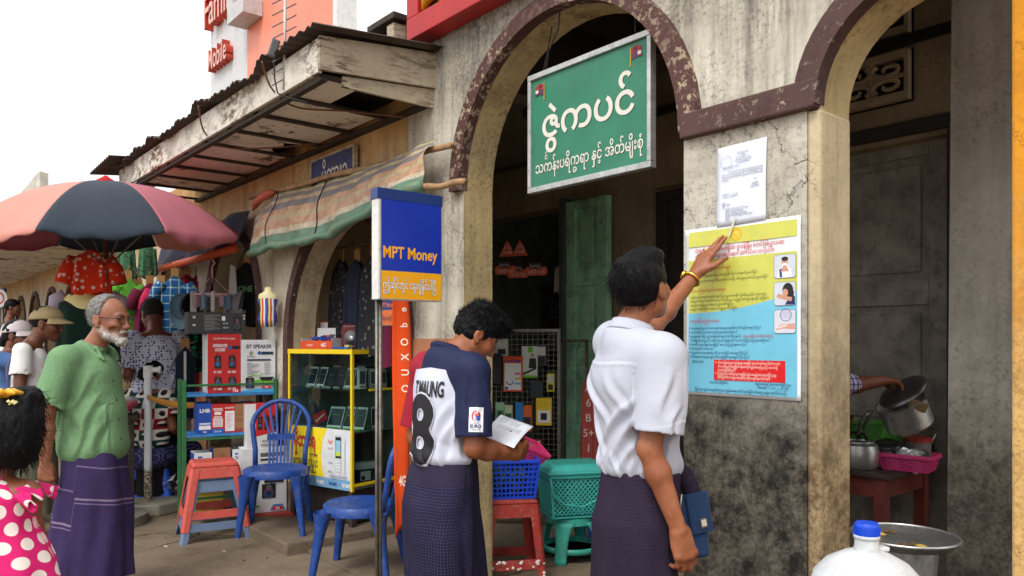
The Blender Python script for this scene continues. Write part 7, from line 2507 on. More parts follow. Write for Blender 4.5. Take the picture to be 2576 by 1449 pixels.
pr.text('UEFA', 0.026, 0.030, 0.010, ink(90, 110, 130), align='C').text('EURO', 0.026, 0.016, 0.017, ink(30, 60, 100), width=0.04, bold=0.03, align='C').text('FRANCE', 0.026, 0.006, 0.009, ink(60, 80, 110), width=0.03, align='C')
pr.build('sleeve_badge', (0, 0, 0), (1, 0, 0), (0, 1, 0), B, wrap=lambda x, y, z:on_sleeve(x-0.026, y-0.046, z), cutlen=0.012)
LBm=check_cloth('longyi_indigo', (38, 35, 64), (112, 106, 146), 0.0115, 0.05, 0.5, band=(0.875, (44, 40, 60)))
longyi('longyi', [(0.965, 0, 0.012, 0.140, 0.110), (0.90, 0, 0.0, 0.148, 0.118), (0.80, 0, -0.012, 0.160, 0.132), (0.68, 0, -0.010, 0.164, 0.136), (0.4, 0, 0.01, 0.162, 0.140), (0.10, 0, 0.01, 0.168, 0.150)], LBm, B, 0.011, seed=3.1, pleat=(1.2, 0.02, 0.3))
p1, p2, p4=at(1260, 1042, 3.40), at(1342, 1072, 3.24), at(1206, 1092, 3.12)
sh_=MB()
def pap(u, v):
 return p1+(p2-p1)*u+(p4-p1)*v+Vector((0, 0, 0.012*math.sin(v*3)*(u-.3)))
sh_.grid(pap, 8, 12)
so_=thing('paper_sheet', 'white printed sheet held in both hands by the football-shirt man', 'paper', p1)
sh_.build('sheet', plain('sheet_paper', (232, 236, 246), 0.6, var=0.02), so_, world=True, smooth=True, solid=0.0006)
pr=Print(0.0002)
pr.ring(0.045, 0.05, 0.024, 0.0015, GY).ring(0.045, 0.05, 0.018, 0.0008, GY)
for k in range(4):
 pr.text('ပညသကနမရဥစ', 0.12, 0.045+0.014*k, -0.010, GY, width=0.06-0.008*(k%2), align='C')
for k in range(3):
 pr.text('ပညသကနမရဥစဌနပညသကနမရ', 0.11, 0.12+0.016*k, -0.010, GY, width=0.15, align='C')
Xp, Yp_=(p2-p1).normalized(), (p4-p1).normalized()
nrm_=(p4-p1).cross(p2-p1).normalized()
pr.build('printed_text', (0, 0, 0), (1, 0, 0), (0, 1, 0), so_, world=True, wrap=lambda x, y, z:pap(x/0.21, y/0.29)+nrm_*(0.0012+z))
# ================================================================ the old man in green
D_=person('bearded old man in glasses and green shirt over a dark violet longyi', (-2.32, 4.27, 0), -R(90))
C, M=V3(0.0, 0.100, 1.553), frame((0.20, 1, -0.06))
SHR, SHL=V3(0.180, -0.055, 1.335), V3(-0.180, -0.03, 1.335)
ELR, ELL=V3(0.235, -0.105, 1.045), V3(-0.23, -0.16, 1.05)
WRR, WRL=V3(0.215, -0.125, 0.795), V3(-0.2, -0.02, 0.84)
hands=[dict(W=WRR, a=(-0.05, 0.02, -1), pn=(-0.8, -0.5, 0.0), th=(-0.35, 0.9, 0), curl=(0.6, 0.8, 0.5), sc=1.0, thumb=(0.35, 0.4, 0.2)), dict(W=WRL, a=(0, 0.2, -1), pn=(0.9, 0, 0), th=(0, 1, 0.2), sc=1.0)]
SKC=skin_mat('skin_old', (158, 110, 84))
s, P=body(0.0055, C, M, 1.08, (0, -0.005, 1.378), [SHR, SHL], [ELR, ELL], [WRR, WRL], 0.85, 1.0, 1.0, hands, [((0.09, 0, 0.85), (0.10, 0.08, 0.46), (0.10, 0.12, 0.09), (0.11, 0.28, 0.04)), ((-0.09, 0, 0.85), (-0.10, -0.02, 0.46), (-0.10, -0.16, 0.10), (-0.11, -0.02, 0.04))])
for q in(-1, 1):
 s.ell(P(q*0.050, 0.066, -0.052), (0.016, 0.02, 0.022), M, 0.015, True)
me, V=s.mesh('body')
head_marks(me, V, P, 1.08, beard=True, brow=0.8)
link_mesh('body', me, SKC, D_)
eyes(D_, P, M, 1.08)
HAIRG=hair_mat('hair_grey', (62, 60, 60), (176, 172, 168), 0.6)
HAIRW=hair_mat('beard_white', (132, 126, 120), (228, 224, 218), 0.7)
hs_=hair_cap(C, M, 1.08, 0.0055, 0.009, (0.018, 0.13), (-0.012, -0.075), 0.004, noise=(80, 60, 40))
me, V=hs_.mesh('hair')
Mc=M.copy()
me=strands(me, V, 1300, 0.014, lambda p, n:Mc@Vector((0, -0.5, -0.55)), 8, 0.0009, 0.6, lift=0.15)
link_mesh('hair', me, HAIRG, D_)
s=SDF(0.005)
for q in(-1, 1):
 s.cap(P(q*0.060, 0.008, -0.040), P(q*0.052, 0.030, -0.080), 0.010, 0.016, 0.015)
 s.cap(P(q*0.052, 0.030, -0.080), P(q*0.016, 0.078, -0.108), 0.016, 0.020, 0.015)
 s.cap(P(q*0.006, 0.096, -0.053), P(q*0.024, 0.086, -0.062), 0.006, 0.007, 0.006)
s.cap(P(-0.016, 0.080, -0.108), P(0.016, 0.080, -0.108), 0.021, 0.021, 0.015).cap(P(0, 0.086, -0.100), P(0, 0.088, -0.130), 0.018, 0.008, 0.015)
s.disp(lambda x, y, z:0.004*vnoise(x*110, y*110, z*60))
me, V=s.mesh('beard')
me=strands(me, V, 1000, 0.012, lambda p, n:n*0.1+Mc@Vector((0, 0.2, -0.9)), 9, 0.0009, 0.7, lift=0.2)
link_mesh('beard', me, HAIRW, D_)
gls=MB()
for q in(-1, 1):
 gls.tube([P(q*0.033+0.022*math.cos(t), 0.101-0.006*abs(math.cos(t)), 0.001+0.017*math.sin(t))for t in[2*math.pi*k/20 for k in range(20)]], 0.0016, 6, closed=True)
 gls.tube([P(q*0.055, 0.097, 0.008), P(q*0.074, 0.05, 0.010), P(q*0.081, -0.01, 0.012), P(q*0.081, -0.03, 0.0)], 0.0024, 6)
gls.tube([P(-0.012, 0.104, 0.006), P(0, 0.107, 0.008), P(0.012, 0.104, 0.006)], 0.0016, 6)
go_=gls.build('glasses', plain('glasses_black', (26, 24, 26), 0.3), D_, smooth=True)
s=SDF(0.006)
s.ell((0, -0.005, 1.235), (0.178, 0.148, 0.160), None, 0.06).ell((0, 0.010, 1.03), (0.182, 0.168, 0.19), None, 0.08).ell((0, 0.012, 0.86), (0.190, 0.180, 0.14), None, 0.08)
s.cap(SHR+V3(-0.02, 0.0, 0.0), SHL+V3(0.02, 0.0, 0), 0.072, 0.072, 0.06)
s.cap((0, -0.02, 1.375), (0.13, -0.04, 1.35), 0.054, 0.052, 0.05).cap((0, -0.02, 1.375), (-0.13, -0.03, 1.35), 0.054, 0.052, 0.05)
s.sleeve(SHR, V3(0.245, -0.100, 1.095), 0.072, 0.082, 0.04)
s.sleeve(SHL, V3(-0.24, -0.15, 1.095), 0.074, 0.086, 0.04)
s.cut((0, 0.10, 0.775), (0, 0.10, -1), 0.006)
s.ell((0, 0.005, 1.405), (0.078, 0.082, 0.030), frame((0, 1, -0.25)), 0.010)
s.ell((0, 0.020, 1.445), (0.060, 0.064, 0.040), None, 0.004, True)
s.cap((0.06, 0.06, 1.40), (0.075, 0.105, 1.335), 0.012, 0.010, 0.008).cap((0.07, 0.02, 1.405), (0.085, 0.09, 1.345), 0.012, 0.010, 0.008)
s.cap((-0.06, 0.06, 1.40), (-0.075, 0.105, 1.335), 0.012, 0.010, 0.008)
s.disp(both(foldnoise(0.005, 5, 5, 3, 7), crease([((0.08, 1.28), (-0.02, 1.02), 0.015, 0.010), ((0.12, 1.2), (0.03, 0.9), 0.016, 0.011), ((0.0, 1.12), (-0.09, 0.84), 0.016, 0.010), ((0.13, 1.02), (0.09, 0.80), 0.014, 0.009), ((-0.08, 1.2), (-0.13, 0.95), 0.015, 0.008), ((0.06, 1.0), (0.0, 0.8), 0.014, 0.008), ((0.142, 1.33), (0.15, 0.80), 0.004, 0.006)], (1, 2), lambda x, y, z:np.clip((x-0.06)/0.04, 0, 1)), ridge([((0.17, -0.05, 1.22), (0.12, 0.12, 1.0), 0.016, 0.010), ((0.19, -0.07, 1.16), (0.16, 0.08, 0.92), 0.016, 0.011), ((0.18, -0.1, 1.12), (0.18, 0.0, 0.85), 0.018, 0.010), ((0.12, 0.10, 1.24), (0.16, 0.02, 1.05), 0.014, 0.008), ((0.15, 0.1, 0.98), (0.17, 0.06, 0.80), 0.015, 0.008), ((0.10, -0.13, 1.2), (0.12, -0.14, 0.9), 0.02, 0.01), ((0.22, -0.07, 1.30), (0.27, -0.12, 1.16), 0.012, 0.007)])))
me, V=s.mesh('green_shirt')
def heather():
 m=Mat('shirt_green', 0.9, 0, 0.2)
 c=m.mix(m.ramp(m.noise(150, 4, 0.7, m.mapv(m.obj(), (1, 1, 0.5))), [(0.2, 0), (0.8, 1)]), sc(100, 136, 98), sc(126, 162, 120))
 c=m.mix(m.math('MULTIPLY', m.noise(6, 4), 0.25), c, sc(80, 116, 78))
 m.color(c)
 m.bump(m.math('ADD', m.math('MULTIPLY', m.noise(10, 3, 0.55, dist=1.0), 3), m.math('MULTIPLY', m.noise(260, 2), 0.25)), 0.3, 0.006)
 return m.m
GSH=heather()
go2=link_mesh('green_shirt', me, GSH, D_)
collar(D_, GSH, (0, 0.0, 1.372), -0.30, 0.070, 0.040, 0.058, 0.020, 0.9)
gt=tree_of(go2)
bt_=MB()
for k in range(5):
 zz=1.22-0.105*k
 h=gt.ray_cast(Vector((0.045, 1, zz)), Vector((0, -1, 0)))
 if h[0]:
  bt_.lathe([(0.007, 0), (0.007, 0.003), (0.0, 0.004)], h[0], 10, M=Matrix.Rotation(R(-90), 3, 'X'))
bt_.build('button', plain('button_green', (60, 84, 62), 0.4), D_)
pk_=MB()
for u in range(5):
 for v in range(5):
  h=gt.ray_cast(Vector((0.055+0.02*u, 1, 1.10+0.026*v)), Vector((0, -1, 0)))
  pk_.v.append(h[0]+Vector((0, 0.003, 0))if h[0]else Vector((0.1, 0.1, 1.1)))
for u in range(4):
 for v in range(4):
  a_=u*5+v
  pk_.f.append([a_, a_+5, a_+6, a_+1])
  pk_.mi.append(0)
pk_.build('breast_pocket', GSH, D_, smooth=True)
LC=check_cloth('longyi_violet', (58, 44, 88), (86, 70, 112), 0.006, 0.35, 0.0, wide=[(0.60, 0.012, (140, 122, 150)), (0.578, 0.008, (120, 104, 136)), (0.77, 0.008, (120, 104, 136)), (0.165, 0.016, (190, 174, 196))])
longyi('longyi', [(0.86, 0, 0.01, 0.165, 0.150), (0.7, 0, 0.015, 0.176, 0.172), (0.5, 0, 0.0, 0.176, 0.205), (0.3, 0, -0.01, 0.180, 0.222), (0.15, 0, -0.02, 0.184, 0.235)], LC, D_, 0.009, seed=0.4, pleat=(0.9, 0.03, 0.35))
# ================================================================ simpler, farther people
def simple_shirt(name, mat, parent, parts, sleeves, cut=None, vox=0.008, neckring=None, folds=0.005, seed=0, extra=None):
 s=SDF(vox)
 for c, r in parts:
  s.ell(c, r, None, 0.06)
 for a, b, ra, rb in sleeves:
  s.sleeve(a, b, ra, rb, 0.04)
 if neckring:
  s.ell(neckring, (0.056, 0.058, 0.035), None, 0.006, True)
 if cut is not None:
  s.cut((0, 0, cut), (0, 0, -1), 0.008)
 if extra:
  extra(s)
 s.disp(both(foldnoise(folds, 8, 8, 5, seed), crease([((0.14, 1.25), (0.0, 1.05), 0.016, 0.009), ((-0.14, 1.25), (-0.02, 1.02), 0.016, 0.009), ((0.1, 1.12), (0.05, 0.92), 0.014, 0.008), ((-0.1, 1.1), (-0.07, 0.9), 0.014, 0.008)], (0, 2), lambda x, y, z:np.clip(np.abs(y)/0.05, 0, 1))))
 me, V=s.mesh(name)
 o=link_mesh(name, me, mat, parent)
 return o
def std(shz, shx=0.17, y=0.0):
 return[((0, y, shz-0.10), (0.168, 0.118, 0.15)), ((0, y+0.01, shz-0.27), (0.165, 0.125, 0.17))]
Dm=person('man with cropped dark hair in small print white shirt bending over the clothes stall', (-3.10, 6.75, 0.016), math.atan2(0.75, 0.66))
Dm.scale=(1.07, 1.07, 1.07)
C, M=V3(0.02, 0.13, 1.555), frame((0.0, 0.9, -0.38))
SHR, SHL=V3(0.185, 0.02, 1.345), V3(-0.185, 0.02, 1.345)
ELR, ELL=V3(0.235, 0.0, 1.07), V3(-0.225, 0.02, 1.06)
WRR, WRL=V3(0.17, 0.22, 1.02), V3(-0.12, 0.24, 1.05)
SKD=skin_mat('skin_dark', (126, 80, 58))
s, P=body(0.007, C, M, 1.0, (0, 0.02, 1.385), [SHR, SHL], [ELR, ELL], [WRR, WRL], 0.88, 1.0, 1.05, [dict(W=WRR, a=(-0.3, 0.9, -0.1), pn=(-0.2, 0, -1), th=(-1, 0, 0)), dict(W=WRL, a=(0.3, 0.9, -0.1), pn=(0.2, 0, -1), th=(1, 0, 0))], headfat=1.06)
me, V=s.mesh('body')
head_marks(me, V, P)
link_mesh('body', me, SKD, Dm)
me, V=hair_cap(C, M, 1.0, 0.006, 0.008, (0.085, 0.055), (-0.05, -0.06), 0.003).mesh('hair')
Md=M.copy()
me=strands(me, V, 500, 0.010, lambda p, n:n*0.4, 4, 0.0015, 0.9)
link_mesh('hair', me, hair_mat('hair_dark', (24, 22, 23), (70, 68, 70), 0.6), Dm)
def print_shirt():
 m=Mat('shirt_small_print', 0.85, 0, 0.2)
 v=m.n('ShaderNodeTexVoronoi', 0, {'feature':'F1'}, Vector=m.mapv(m.obj(), (46, 46, 46)), Scale=1.0, Randomness=0.55)
 m.color(m.mix(m.ramp(v, [(0.33, 1), (0.40, 0)]), sc(206, 210, 228), sc(52, 58, 108)))
 m.bump(m.noise(12, 3, dist=0.8), 0.35, 0.01)
 return m.m
simple_shirt('print_shirt', print_shirt(), Dm, [((0, 0.0, 1.235), (0.182, 0.130, 0.16)), ((0, 0.0, 1.06), (0.182, 0.140, 0.2)), ((0, 0.01, 0.94), (0.184, 0.145, 0.12))], [(SHR, ELR+V3(0, 0, 0.05), 0.076, 0.086), (SHL, ELL+V3(0, 0, 0.05), 0.076, 0.086)], 0.90, neckring=(0, 0.045, 1.44), seed=11)
longyi('longyi', [(0.93, 0, 0, 0.165, 0.13), (0.6, 0, 0, 0.18, 0.16), (0.1, 0, 0, 0.19, 0.18)], check_cloth('longyi_black', (30, 28, 32), (60, 56, 60), 0.01), Dm, 0.006, 60, 40)
def cap_hat(parent, P, M, mat, sc=1.0, name='cap'):
 """baseball cap: six-panel crown with a curved brim"""
 m=MB()
 def cr(u, v):
  a=u*2*math.pi
  b=v*math.pi/2
  r=math.cos(b)
  pan=1+0.010*abs(math.sin(3*a))*r
  return P(0.086*math.cos(a)*r*pan, -0.012+0.110*math.sin(a)*r*pan, 0.030+0.098*math.sin(b)**0.9+0.02*math.sin(a)*(1-v))
 m.grid(cr, 36, 12, closed_u=True)
 o=m.build(name, mat, parent, smooth=True, solid=0.003)
 b=MB()
 def br(u, v):
  a=R(20+140*u)
  x, y=0.086*math.cos(a), -0.012+0.110*math.sin(a)
  ext=0.080*math.sin(math.pi*u)**0.6
  return P(x*(1+0.10*v), y+ext*v, 0.034+0.02*math.sin(a)-0.022*v-0.018*(math.cos(a))**2*v)
 b.grid(br, 24, 8)
 b.build('brim', mat, o, smooth=True, solid=0.004)
 k=MB()
 k.lathe([(0.009, 0), (0.007, 0.006), (0, 0.008)], P(0, -0.012, 0.127), 10)
 k.build('cap_button', mat, o, smooth=True)
 return o
E_=person('man in khaki baseball cap and white T-shirt standing behind the green-shirted man', (-3.42, 5.50, 0), -R(68))
C, M=V3(0.0, 0.10, 1.560), frame((0.15, 1, -0.16))
SHR, SHL=V3(0.175, -0.02, 1.365), V3(-0.175, 0.0, 1.365)
ELR, ELL=V3(0.215, -0.03, 1.08), V3(-0.21, 0.05, 1.08)
WRR, WRL=V3(0.20, 0.14, 0.92), V3(-0.18, 0.24, 1.0)
SKE=skin_mat('skin_deep_brown', (112, 72, 52))
s, P=body(0.007, C, M, 0.98, (0, 0.0, 1.40), [SHR, SHL], [ELR, ELL], [WRR, WRL], 0.9, 0.95, 1.0, [dict(W=WRR, a=(0, 0.9, -0.3), pn=(-1, 0, 0), th=(0, 0.3, 0.9)), dict(W=WRL, a=(0, 0.9, -0.3), pn=(1, 0, 0), th=(0, 0.3, 0.9))])
me, V=s.mesh('body')
head_marks(me, V, P)
link_mesh('body', me, SKE, E_)
me, V=hair_cap(C, M, 0.98, 0.006, 0.006, (0.080, 0.04), (-0.05, -0.07), 0.003).mesh('hair')
link_mesh('hair', me, HAIRB, E_)
cap_hat(E_, P, M, cloth('cap_khaki', (170, 152, 112), 0.2, 0.3, 14))
simple_shirt('t_shirt', white_shirt('tee_white', (226, 226, 224)), E_, std(1.365)+[((0, 0.0, 0.98), (0.17, 0.13, 0.12))], [(SHR, SHR.lerp(ELR, 0.58), 0.062, 0.072), (SHL, SHL.lerp(ELL, 0.58), 0.062, 0.072)], 0.92, neckring=(0, 0.03, 1.45), seed=5)
st_=MB()
st_.tube([(-0.12, 0.04, 1.43), (-0.05, -0.10, 1.40), (0.06, -0.135, 1.25), (0.15, -0.11, 1.08), (0.175, -0.03, 0.98)], 0.008, 6)
st_.build('bag_strap', plain('strap_violet', (84, 76, 116), 0.8), E_, smooth=True)
longyi('longyi', [(0.95, 0, 0, 0.16, 0.125), (0.6, 0, 0, 0.178, 0.16), (0.22, 0, 0, 0.20, 0.185)], check_cloth('longyi_olive', (112, 108, 92), (62, 66, 52), 0.020, 0.55, 0.3), E_, 0.007, 70, 50)
Fp=person('woman in white cap and blue denim shirt reaching toward the hanging clothes', (-3.86, 5.95, 0), -R(80))
C, M=V3(0.0, 0.06, 1.475), frame((0.1, 1, -0.12))
SHR, SHL=V3(0.165, 0.0, 1.30), V3(-0.165, 0.02, 1.30)
ELR, ELL=V3(0.17, 0.25, 1.24), V3(-0.16, 0.25, 1.27)
WRR, WRL=V3(0.10, 0.48, 1.34), V3(-0.10, 0.46, 1.38)
s, P=body(0.008, C, M, 0.97, (0, 0.0, 1.33), [SHR, SHL], [ELR, ELL], [WRR, WRL], 0.88, 0.95, 0.9, [dict(W=WRR, a=(-0.2, 0.95, 0.1), pn=(-0.3, 0, -1), th=(-1, 0, 0)), dict(W=WRL, a=(0.2, 0.95, 0.1), pn=(0.3, 0, -1), th=(1, 0, 0))])
me, V=s.mesh('body')
head_marks(me, V, P)
link_mesh('body', me, skin_mat('skin_brown_dark', (124, 80, 60)), Fp)
me, V=hair_cap(C, M, 0.97, 0.007, 0.010, (0.080, 0.05), (-0.04, -0.11), 0.004, lambda s, P, M:s.cap(P(0, -0.10, -0.03), P(0, -0.13, -0.20), 0.035, 0.022, 0.03), earcut=False).mesh('hair')
link_mesh('hair', me, HAIRB, Fp)
cap_hat(Fp, P, M, cloth('cap_white', (224, 216, 218), 0.08, 0.2, 12))
DEN=cloth('denim_blue', (86, 122, 176), 0.22, 0.4, 12)
simple_shirt('denim_shirt', DEN, Fp, std(1.30)+[((0, 0, 0.96), (0.17, 0.13, 0.14))], [(SHR, ELR, 0.066, 0.060), (SHL, ELL, 0.066, 0.060), (ELR-V3(0, 0.01, 0), WRR-V3(0, 0.05, 0.02), 0.060, 0.052), (ELL-V3(0, 0.01, 0), WRL-V3(0, 0.05, 0.02), 0.060, 0.052)], 0.86, neckring=(0, 0.03, 1.38), seed=6, folds=0.008)
longyi('longyi', [(0.9, 0, 0, 0.16, 0.13), (0.5, 0, 0, 0.18, 0.16), (0.1, 0, 0, 0.19, 0.18)], check_cloth('longyi_brown', (70, 48, 42), (100, 70, 60), 0.012), Fp, 0.006, 50, 30)
Hp=person('seated woman in red and green patchwork blouse with jasmine in her hair', (-3.12, 6.62, 0.0), -R(12))
C, M=V3(0.04, 0.06, 1.165), frame((0.45, 1, -0.12))
SHR, SHL=V3(0.165, 0.02, 0.965), V3(-0.165, 0.02, 0.965)
ELR, ELL=V3(0.225, 0.03, 0.70), V3(-0.225, 0.03, 0.70)
WRR, WRL=V3(0.14, 0.27, 0.62), V3(-0.12, 0.27, 0.62)
s, P=body(0.008, C, M, 0.95, (0.01, 0.01, 1.0), [SHR, SHL], [ELR, ELL], [WRR, WRL], 0.48, 1.0, 0.95, [dict(W=WRR, a=(-0.4, 0.9, -0.1), pn=(0, 0, -1), th=(-1, 0, 0)), dict(W=WRL, a=(0.4, 0.9, -0.1), pn=(0, 0, -1), th=(1, 0, 0))], [((0.09, 0.05, 0.46), (0.13, 0.42, 0.46), (0.13, 0.40, 0.09), (0.14, 0.54, 0.04)), ((-0.09, 0.05, 0.46), (-0.13, 0.42, 0.46), (-0.13, 0.40, 0.09), (-0.14, 0.54, 0.04))])
me, V=s.mesh('body')
head_marks(me, V, P)
link_mesh('body', me, skin_mat('skin_tan_dark', (150, 100, 74)), Hp)
me, V=hair_cap(C, M, 0.95, 0.007, 0.012, (0.085, 0.05), (-0.04, -0.09), 0.004, lambda s, P, M:s.ell(P(0, -0.115, -0.02), (0.055, 0.045, 0.06), M, 0.02)).mesh('hair')
link_mesh('hair', me, HAIRB, Hp)
jm=MB()
random.seed(4)
for k in range(46):
 a=k/46*7.0
 c=P(-0.062+0.030*math.cos(a*3), -0.10+0.03*math.sin(a*3), 0.01-0.024*a)
 jm.lathe([(0.0, -0.010), (0.008, 0.0), (0.0, 0.010)], c, 6)
jm.build('jasmine_garland', plain('jasmine_white', (226, 224, 204), 0.6), Hp)
def patch_mat():
 m=Mat('blouse_patchwork', 0.85, 0, 0.2)
 o=m.obj()
 p=m.xyz(o)
 def par(v, per, ph=0.0):
  return m.math('MODULO', m.math('FLOOR', m.math('ADD', m.math('MULTIPLY', v, 1/per), 100.0+ph)), 2.0)
 ex=par(p[0], 0.092, 0.5)
 ez=par(p[2], 0.088, 0.1)
 ch=m.math('ABSOLUTE', m.math('SUBTRACT', ex, ez))
 rr=par(p[2], 0.176, 0.1)
 col=m.mix(rr, sc(150, 30, 38), sc(34, 74, 68))
 c=m.mix(ch, col, sc(226, 220, 208))
 fx=m.math('SUBTRACT', m.math('FRACT', m.math('ADD', m.math('MULTIPLY', p[0], 1/0.092), 100.5)), 0.5)
 fz=m.math('SUBTRACT', m.math('FRACT', m.math('ADD', m.math('MULTIPLY', p[2], 1/0.088), 100.1)), 0.5)
 d=m.math('SQRT', m.math('ADD', m.math('POWER', fx, 2.0), m.math('POWER', fz, 2.0)))
 up=m.math('GREATER_THAN', fz, 0.02)
 mot=m.mix(up, sc(34, 28, 30), sc(232, 222, 210))
 mot2=m.mix(up, sc(30, 26, 28), sc(60, 50, 52))
 c=m.mix(m.ramp(d, [(0.26, 1), (0.29, 0)]), c, m.mix(ch, mot, mot2))
 m.color(c)
 m.bump(m.noise(11, 3, dist=0.7), 0.3, 0.01)
 return m.m
simple_shirt('patchwork_blouse', patch_mat(), Hp, [((0, 0.0, 0.86), (0.185, 0.135, 0.16)), ((0, -0.01, 0.70), (0.195, 0.15, 0.16)), ((0, -0.01, 0.60), (0.20, 0.16, 0.11))], [(SHR, ELR+V3(0, 0, 0.10), 0.074, 0.080), (SHL, ELL+V3(0, 0, 0.10), 0.074, 0.080)], 0.535, neckring=(0.01, 0.02, 1.055), seed=9)
def dotted():
 m=Mat('longyi_dotted', 0.85)
 v=m.n('ShaderNodeTexVoronoi', 0, {'feature':'F1'}, Vector=m.mapv(m.obj(), (70, 70, 70)), Scale=1.0, Randomness=0.0)
 m.color(m.mix(m.ramp(v, [(0.22, 1), (0.3, 0)]), sc(36, 36, 92), sc(190, 190, 210)))
 return m.m
s=SDF(0.009)
s.ell((0, -0.01, 0.46), (0.215, 0.19, 0.12), None, 0.05).cap((0.09, 0.1, 0.46), (0.12, 0.43, 0.45), 0.11, 0.09, 0.06).cap((-0.09, 0.1, 0.46), (-0.12, 0.43, 0.45), 0.11, 0.09, 0.06).cap((0.12, 0.43, 0.44), (0.12, 0.43, 0.16), 0.085, 0.085, 0.05).cap((-0.12, 0.43, 0.44), (-0.12, 0.43, 0.16), 0.085, 0.085, 0.05)
me, V=s.mesh('longyi')
link_mesh('longyi', me, dotted(), Hp)
G=person('young girl in pink polka-dot dress with a yellow flower clip in her black hair', (-1.525, 2.20, 0), R(14))
C, M=V3(0.085, 0.045, 1.168), frame((0.0, 1, -0.05))
SHR, SHL=V3(0.125, 0, 0.985), V3(-0.125, 0, 0.985)
ELR, ELL=V3(0.13, 0.09, 0.80), V3(-0.13, 0.09, 0.80)
WRR, WRL=V3(0.08, 0.25, 0.76), V3(-0.08, 0.25, 0.76)
s, P=body(0.006, C, M, 0.85, (0, 0.0, 1.03), [SHR, SHL], [ELR, ELL], [WRR, WRL], 0.65, 0.75, 0.75, [dict(W=WRR, a=(0, 0.2, -1), pn=(-1, 0, 0), th=(0, 1, 0), sc=0.75), dict(W=WRL, a=(0, 0.2, -1), pn=(1, 0, 0), th=(0, 1, 0), sc=0.75)], [((0.06, 0, 0.6), (0.07, 0.03, 0.34), (0.07, 0.0, 0.07), (0.08, 0.12, 0.03)), ((-0.06, 0, 0.6), (-0.07, 0.02, 0.34), (-0.07, -0.02, 0.07), (-0.08, 0.1, 0.03))])
me, V=s.mesh('body')
head_marks(me, V, P)
link_mesh('body', me, skin_mat('skin_child', (150, 98, 72)), G)
hs_=hair_cap(C, M, 0.85, 0.0055, 0.020, (0.095, 0.035), (-0.02, -0.125), 0.006, lambda s, P, M:(s.ell(P(0, -0.06, -0.02), (0.082, 0.075, 0.10), M, 0.03), s.ell(P(0.02, 0.02, 0.118), (0.05, 0.05, 0.035), M, 0.02)), noise=(80, 70, 26), earcut=False)
me, V=hs_.mesh('hair')
Mg=M.copy()
me=strands(me, V, 900, 0.030, lambda p, n:Mg@Vector((0, -0.1, -0.8)), 12, 0.0010, 0.7)
me=strands(me, np.array([v.co[:]for v in me.vertices]), 24, 0.045, lambda p, n:n*0.6+Mg@Vector((0.9, 0.1, 0.0)), 13, 0.0006, 1.2, sel=lambda v:(Mg.transposed()@(Vector(v)-C)).x>0.05)
link_mesh('hair', me, HAIRB, G)
fc=MB()
YC=plain('clip_yellow', (232, 172, 44), 0.45, var=0.15, scale=30)
cc_=P(-0.005, -0.085, 0.120)
for k in range(6):
 a=k/6*6.283+0.4
 d=M@Vector((math.cos(a), math.sin(a), 0.15))
 fc.tube([cc_, cc_+d*0.022+Vector((0, 0, 0.012)), cc_+d*0.045+Vector((0, 0, 0.004))], [0.008, 0.011, 0.004], 8)
fc.tube([cc_, cc_+Vector((0, 0, 0.02))], [0.010, 0.006], 8)
fc.build('hair_clip', YC, G, smooth=True)
jn=MB()
for k in range(14):
 c=cc_+M@Vector((0.02+0.006*(k%3), -0.03+0.004*k, -0.012-0.003*(k%4)))
 jn.lathe([(0.0, -0.006), (0.006, 0.0), (0.0, 0.006)], c, 6)
jn.build('hair_flower', plain('flower_cream', (238, 226, 150), 0.6), G)
def polka():
 m=Mat('dress_polka', 0.8, 0, 0.2)
 p=m.xyz(m.attr('pat'))
 per=0.058
 row=m.math('FLOOR', m.math('MULTIPLY', p[2], 1/(per*0.87)))
 sh=m.math('MULTIPLY', m.math('MODULO', m.math('ADD', row, 100.0), 2.0), 0.5)
 fx=m.math('SUBTRACT', m.math('FRACT', m.math('ADD', m.math('ADD', m.math('MULTIPLY', p[0], 1/per), sh), 50.0)), 0.5)
 fz=m.math('MULTIPLY', m.math('SUBTRACT', m.math('FRACT', m.math('MULTIPLY', p[2], 1/(per*0.87))), 0.5), 0.87)
 d=m.math('SQRT', m.math('ADD', m.math('POWER', fx, 2.0), m.math('POWER', fz, 2.0)))
 m.color(m.mix(m.ramp(d, [(0.31, 1), (0.335, 0)]), m.mix(m.noise(6), sc(228, 44, 124), sc(206, 32, 104)), sc(240, 228, 220)))
 m.bump(m.noise(14, 3, dist=0.8), 0.3, 0.008)
 return m.m
PK=polka()
longyi('dress', [(1.055, 0, 0.0, 0.058, 0.055), (1.03, 0, 0.0, 0.095, 0.08), (0.99, 0, 0.0, 0.145, 0.105), (0.90, 0, 0.0, 0.150, 0.120), (0.80, 0, 0.02, 0.190, 0.180), (0.70, 0, 0.02, 0.215, 0.205), (0.45, 0, 0, 0.26, 0.24)], PK, G, 0.010, 120, 80, seed=2.0, arcl=True)
for q, nm in((1, 0), (-1, 1)):
 rf_=MB()
 def ruf(u, v):
  a=math.pi*(u-0.5)*1.5
  r_=0.055+0.030*v
  return(q*(0.13+0.045*v+0.010*math.sin(u*34)), 0.085*math.sin(a)*(1+0.2*v), 1.005+0.02*math.cos(a)-0.03*v+0.014*v*math.sin(u*40+q))
 rf_.grid(ruf, 60, 7)
 me=rf_.mesh('sleeve_ruffle')
 set_vec(me, 'pat', [(v.co.y, 0, v.co.z)for v in me.vertices])
 link_mesh('sleeve_ruffle', me, PK, G, solid=0.002)
rf_=MB()
rf_.grid(lambda u, v:((0.066+0.016*v)*math.cos(u*6.283), (0.060+0.016*v)*math.sin(u*6.283), 1.062-0.018*v+0.008*v*math.sin(u*60)), 90, 5, closed_u=True)
me=rf_.mesh('neck_frill')
set_vec(me, 'pat', [(v.co.y, 0, v.co.z)for v in me.vertices])
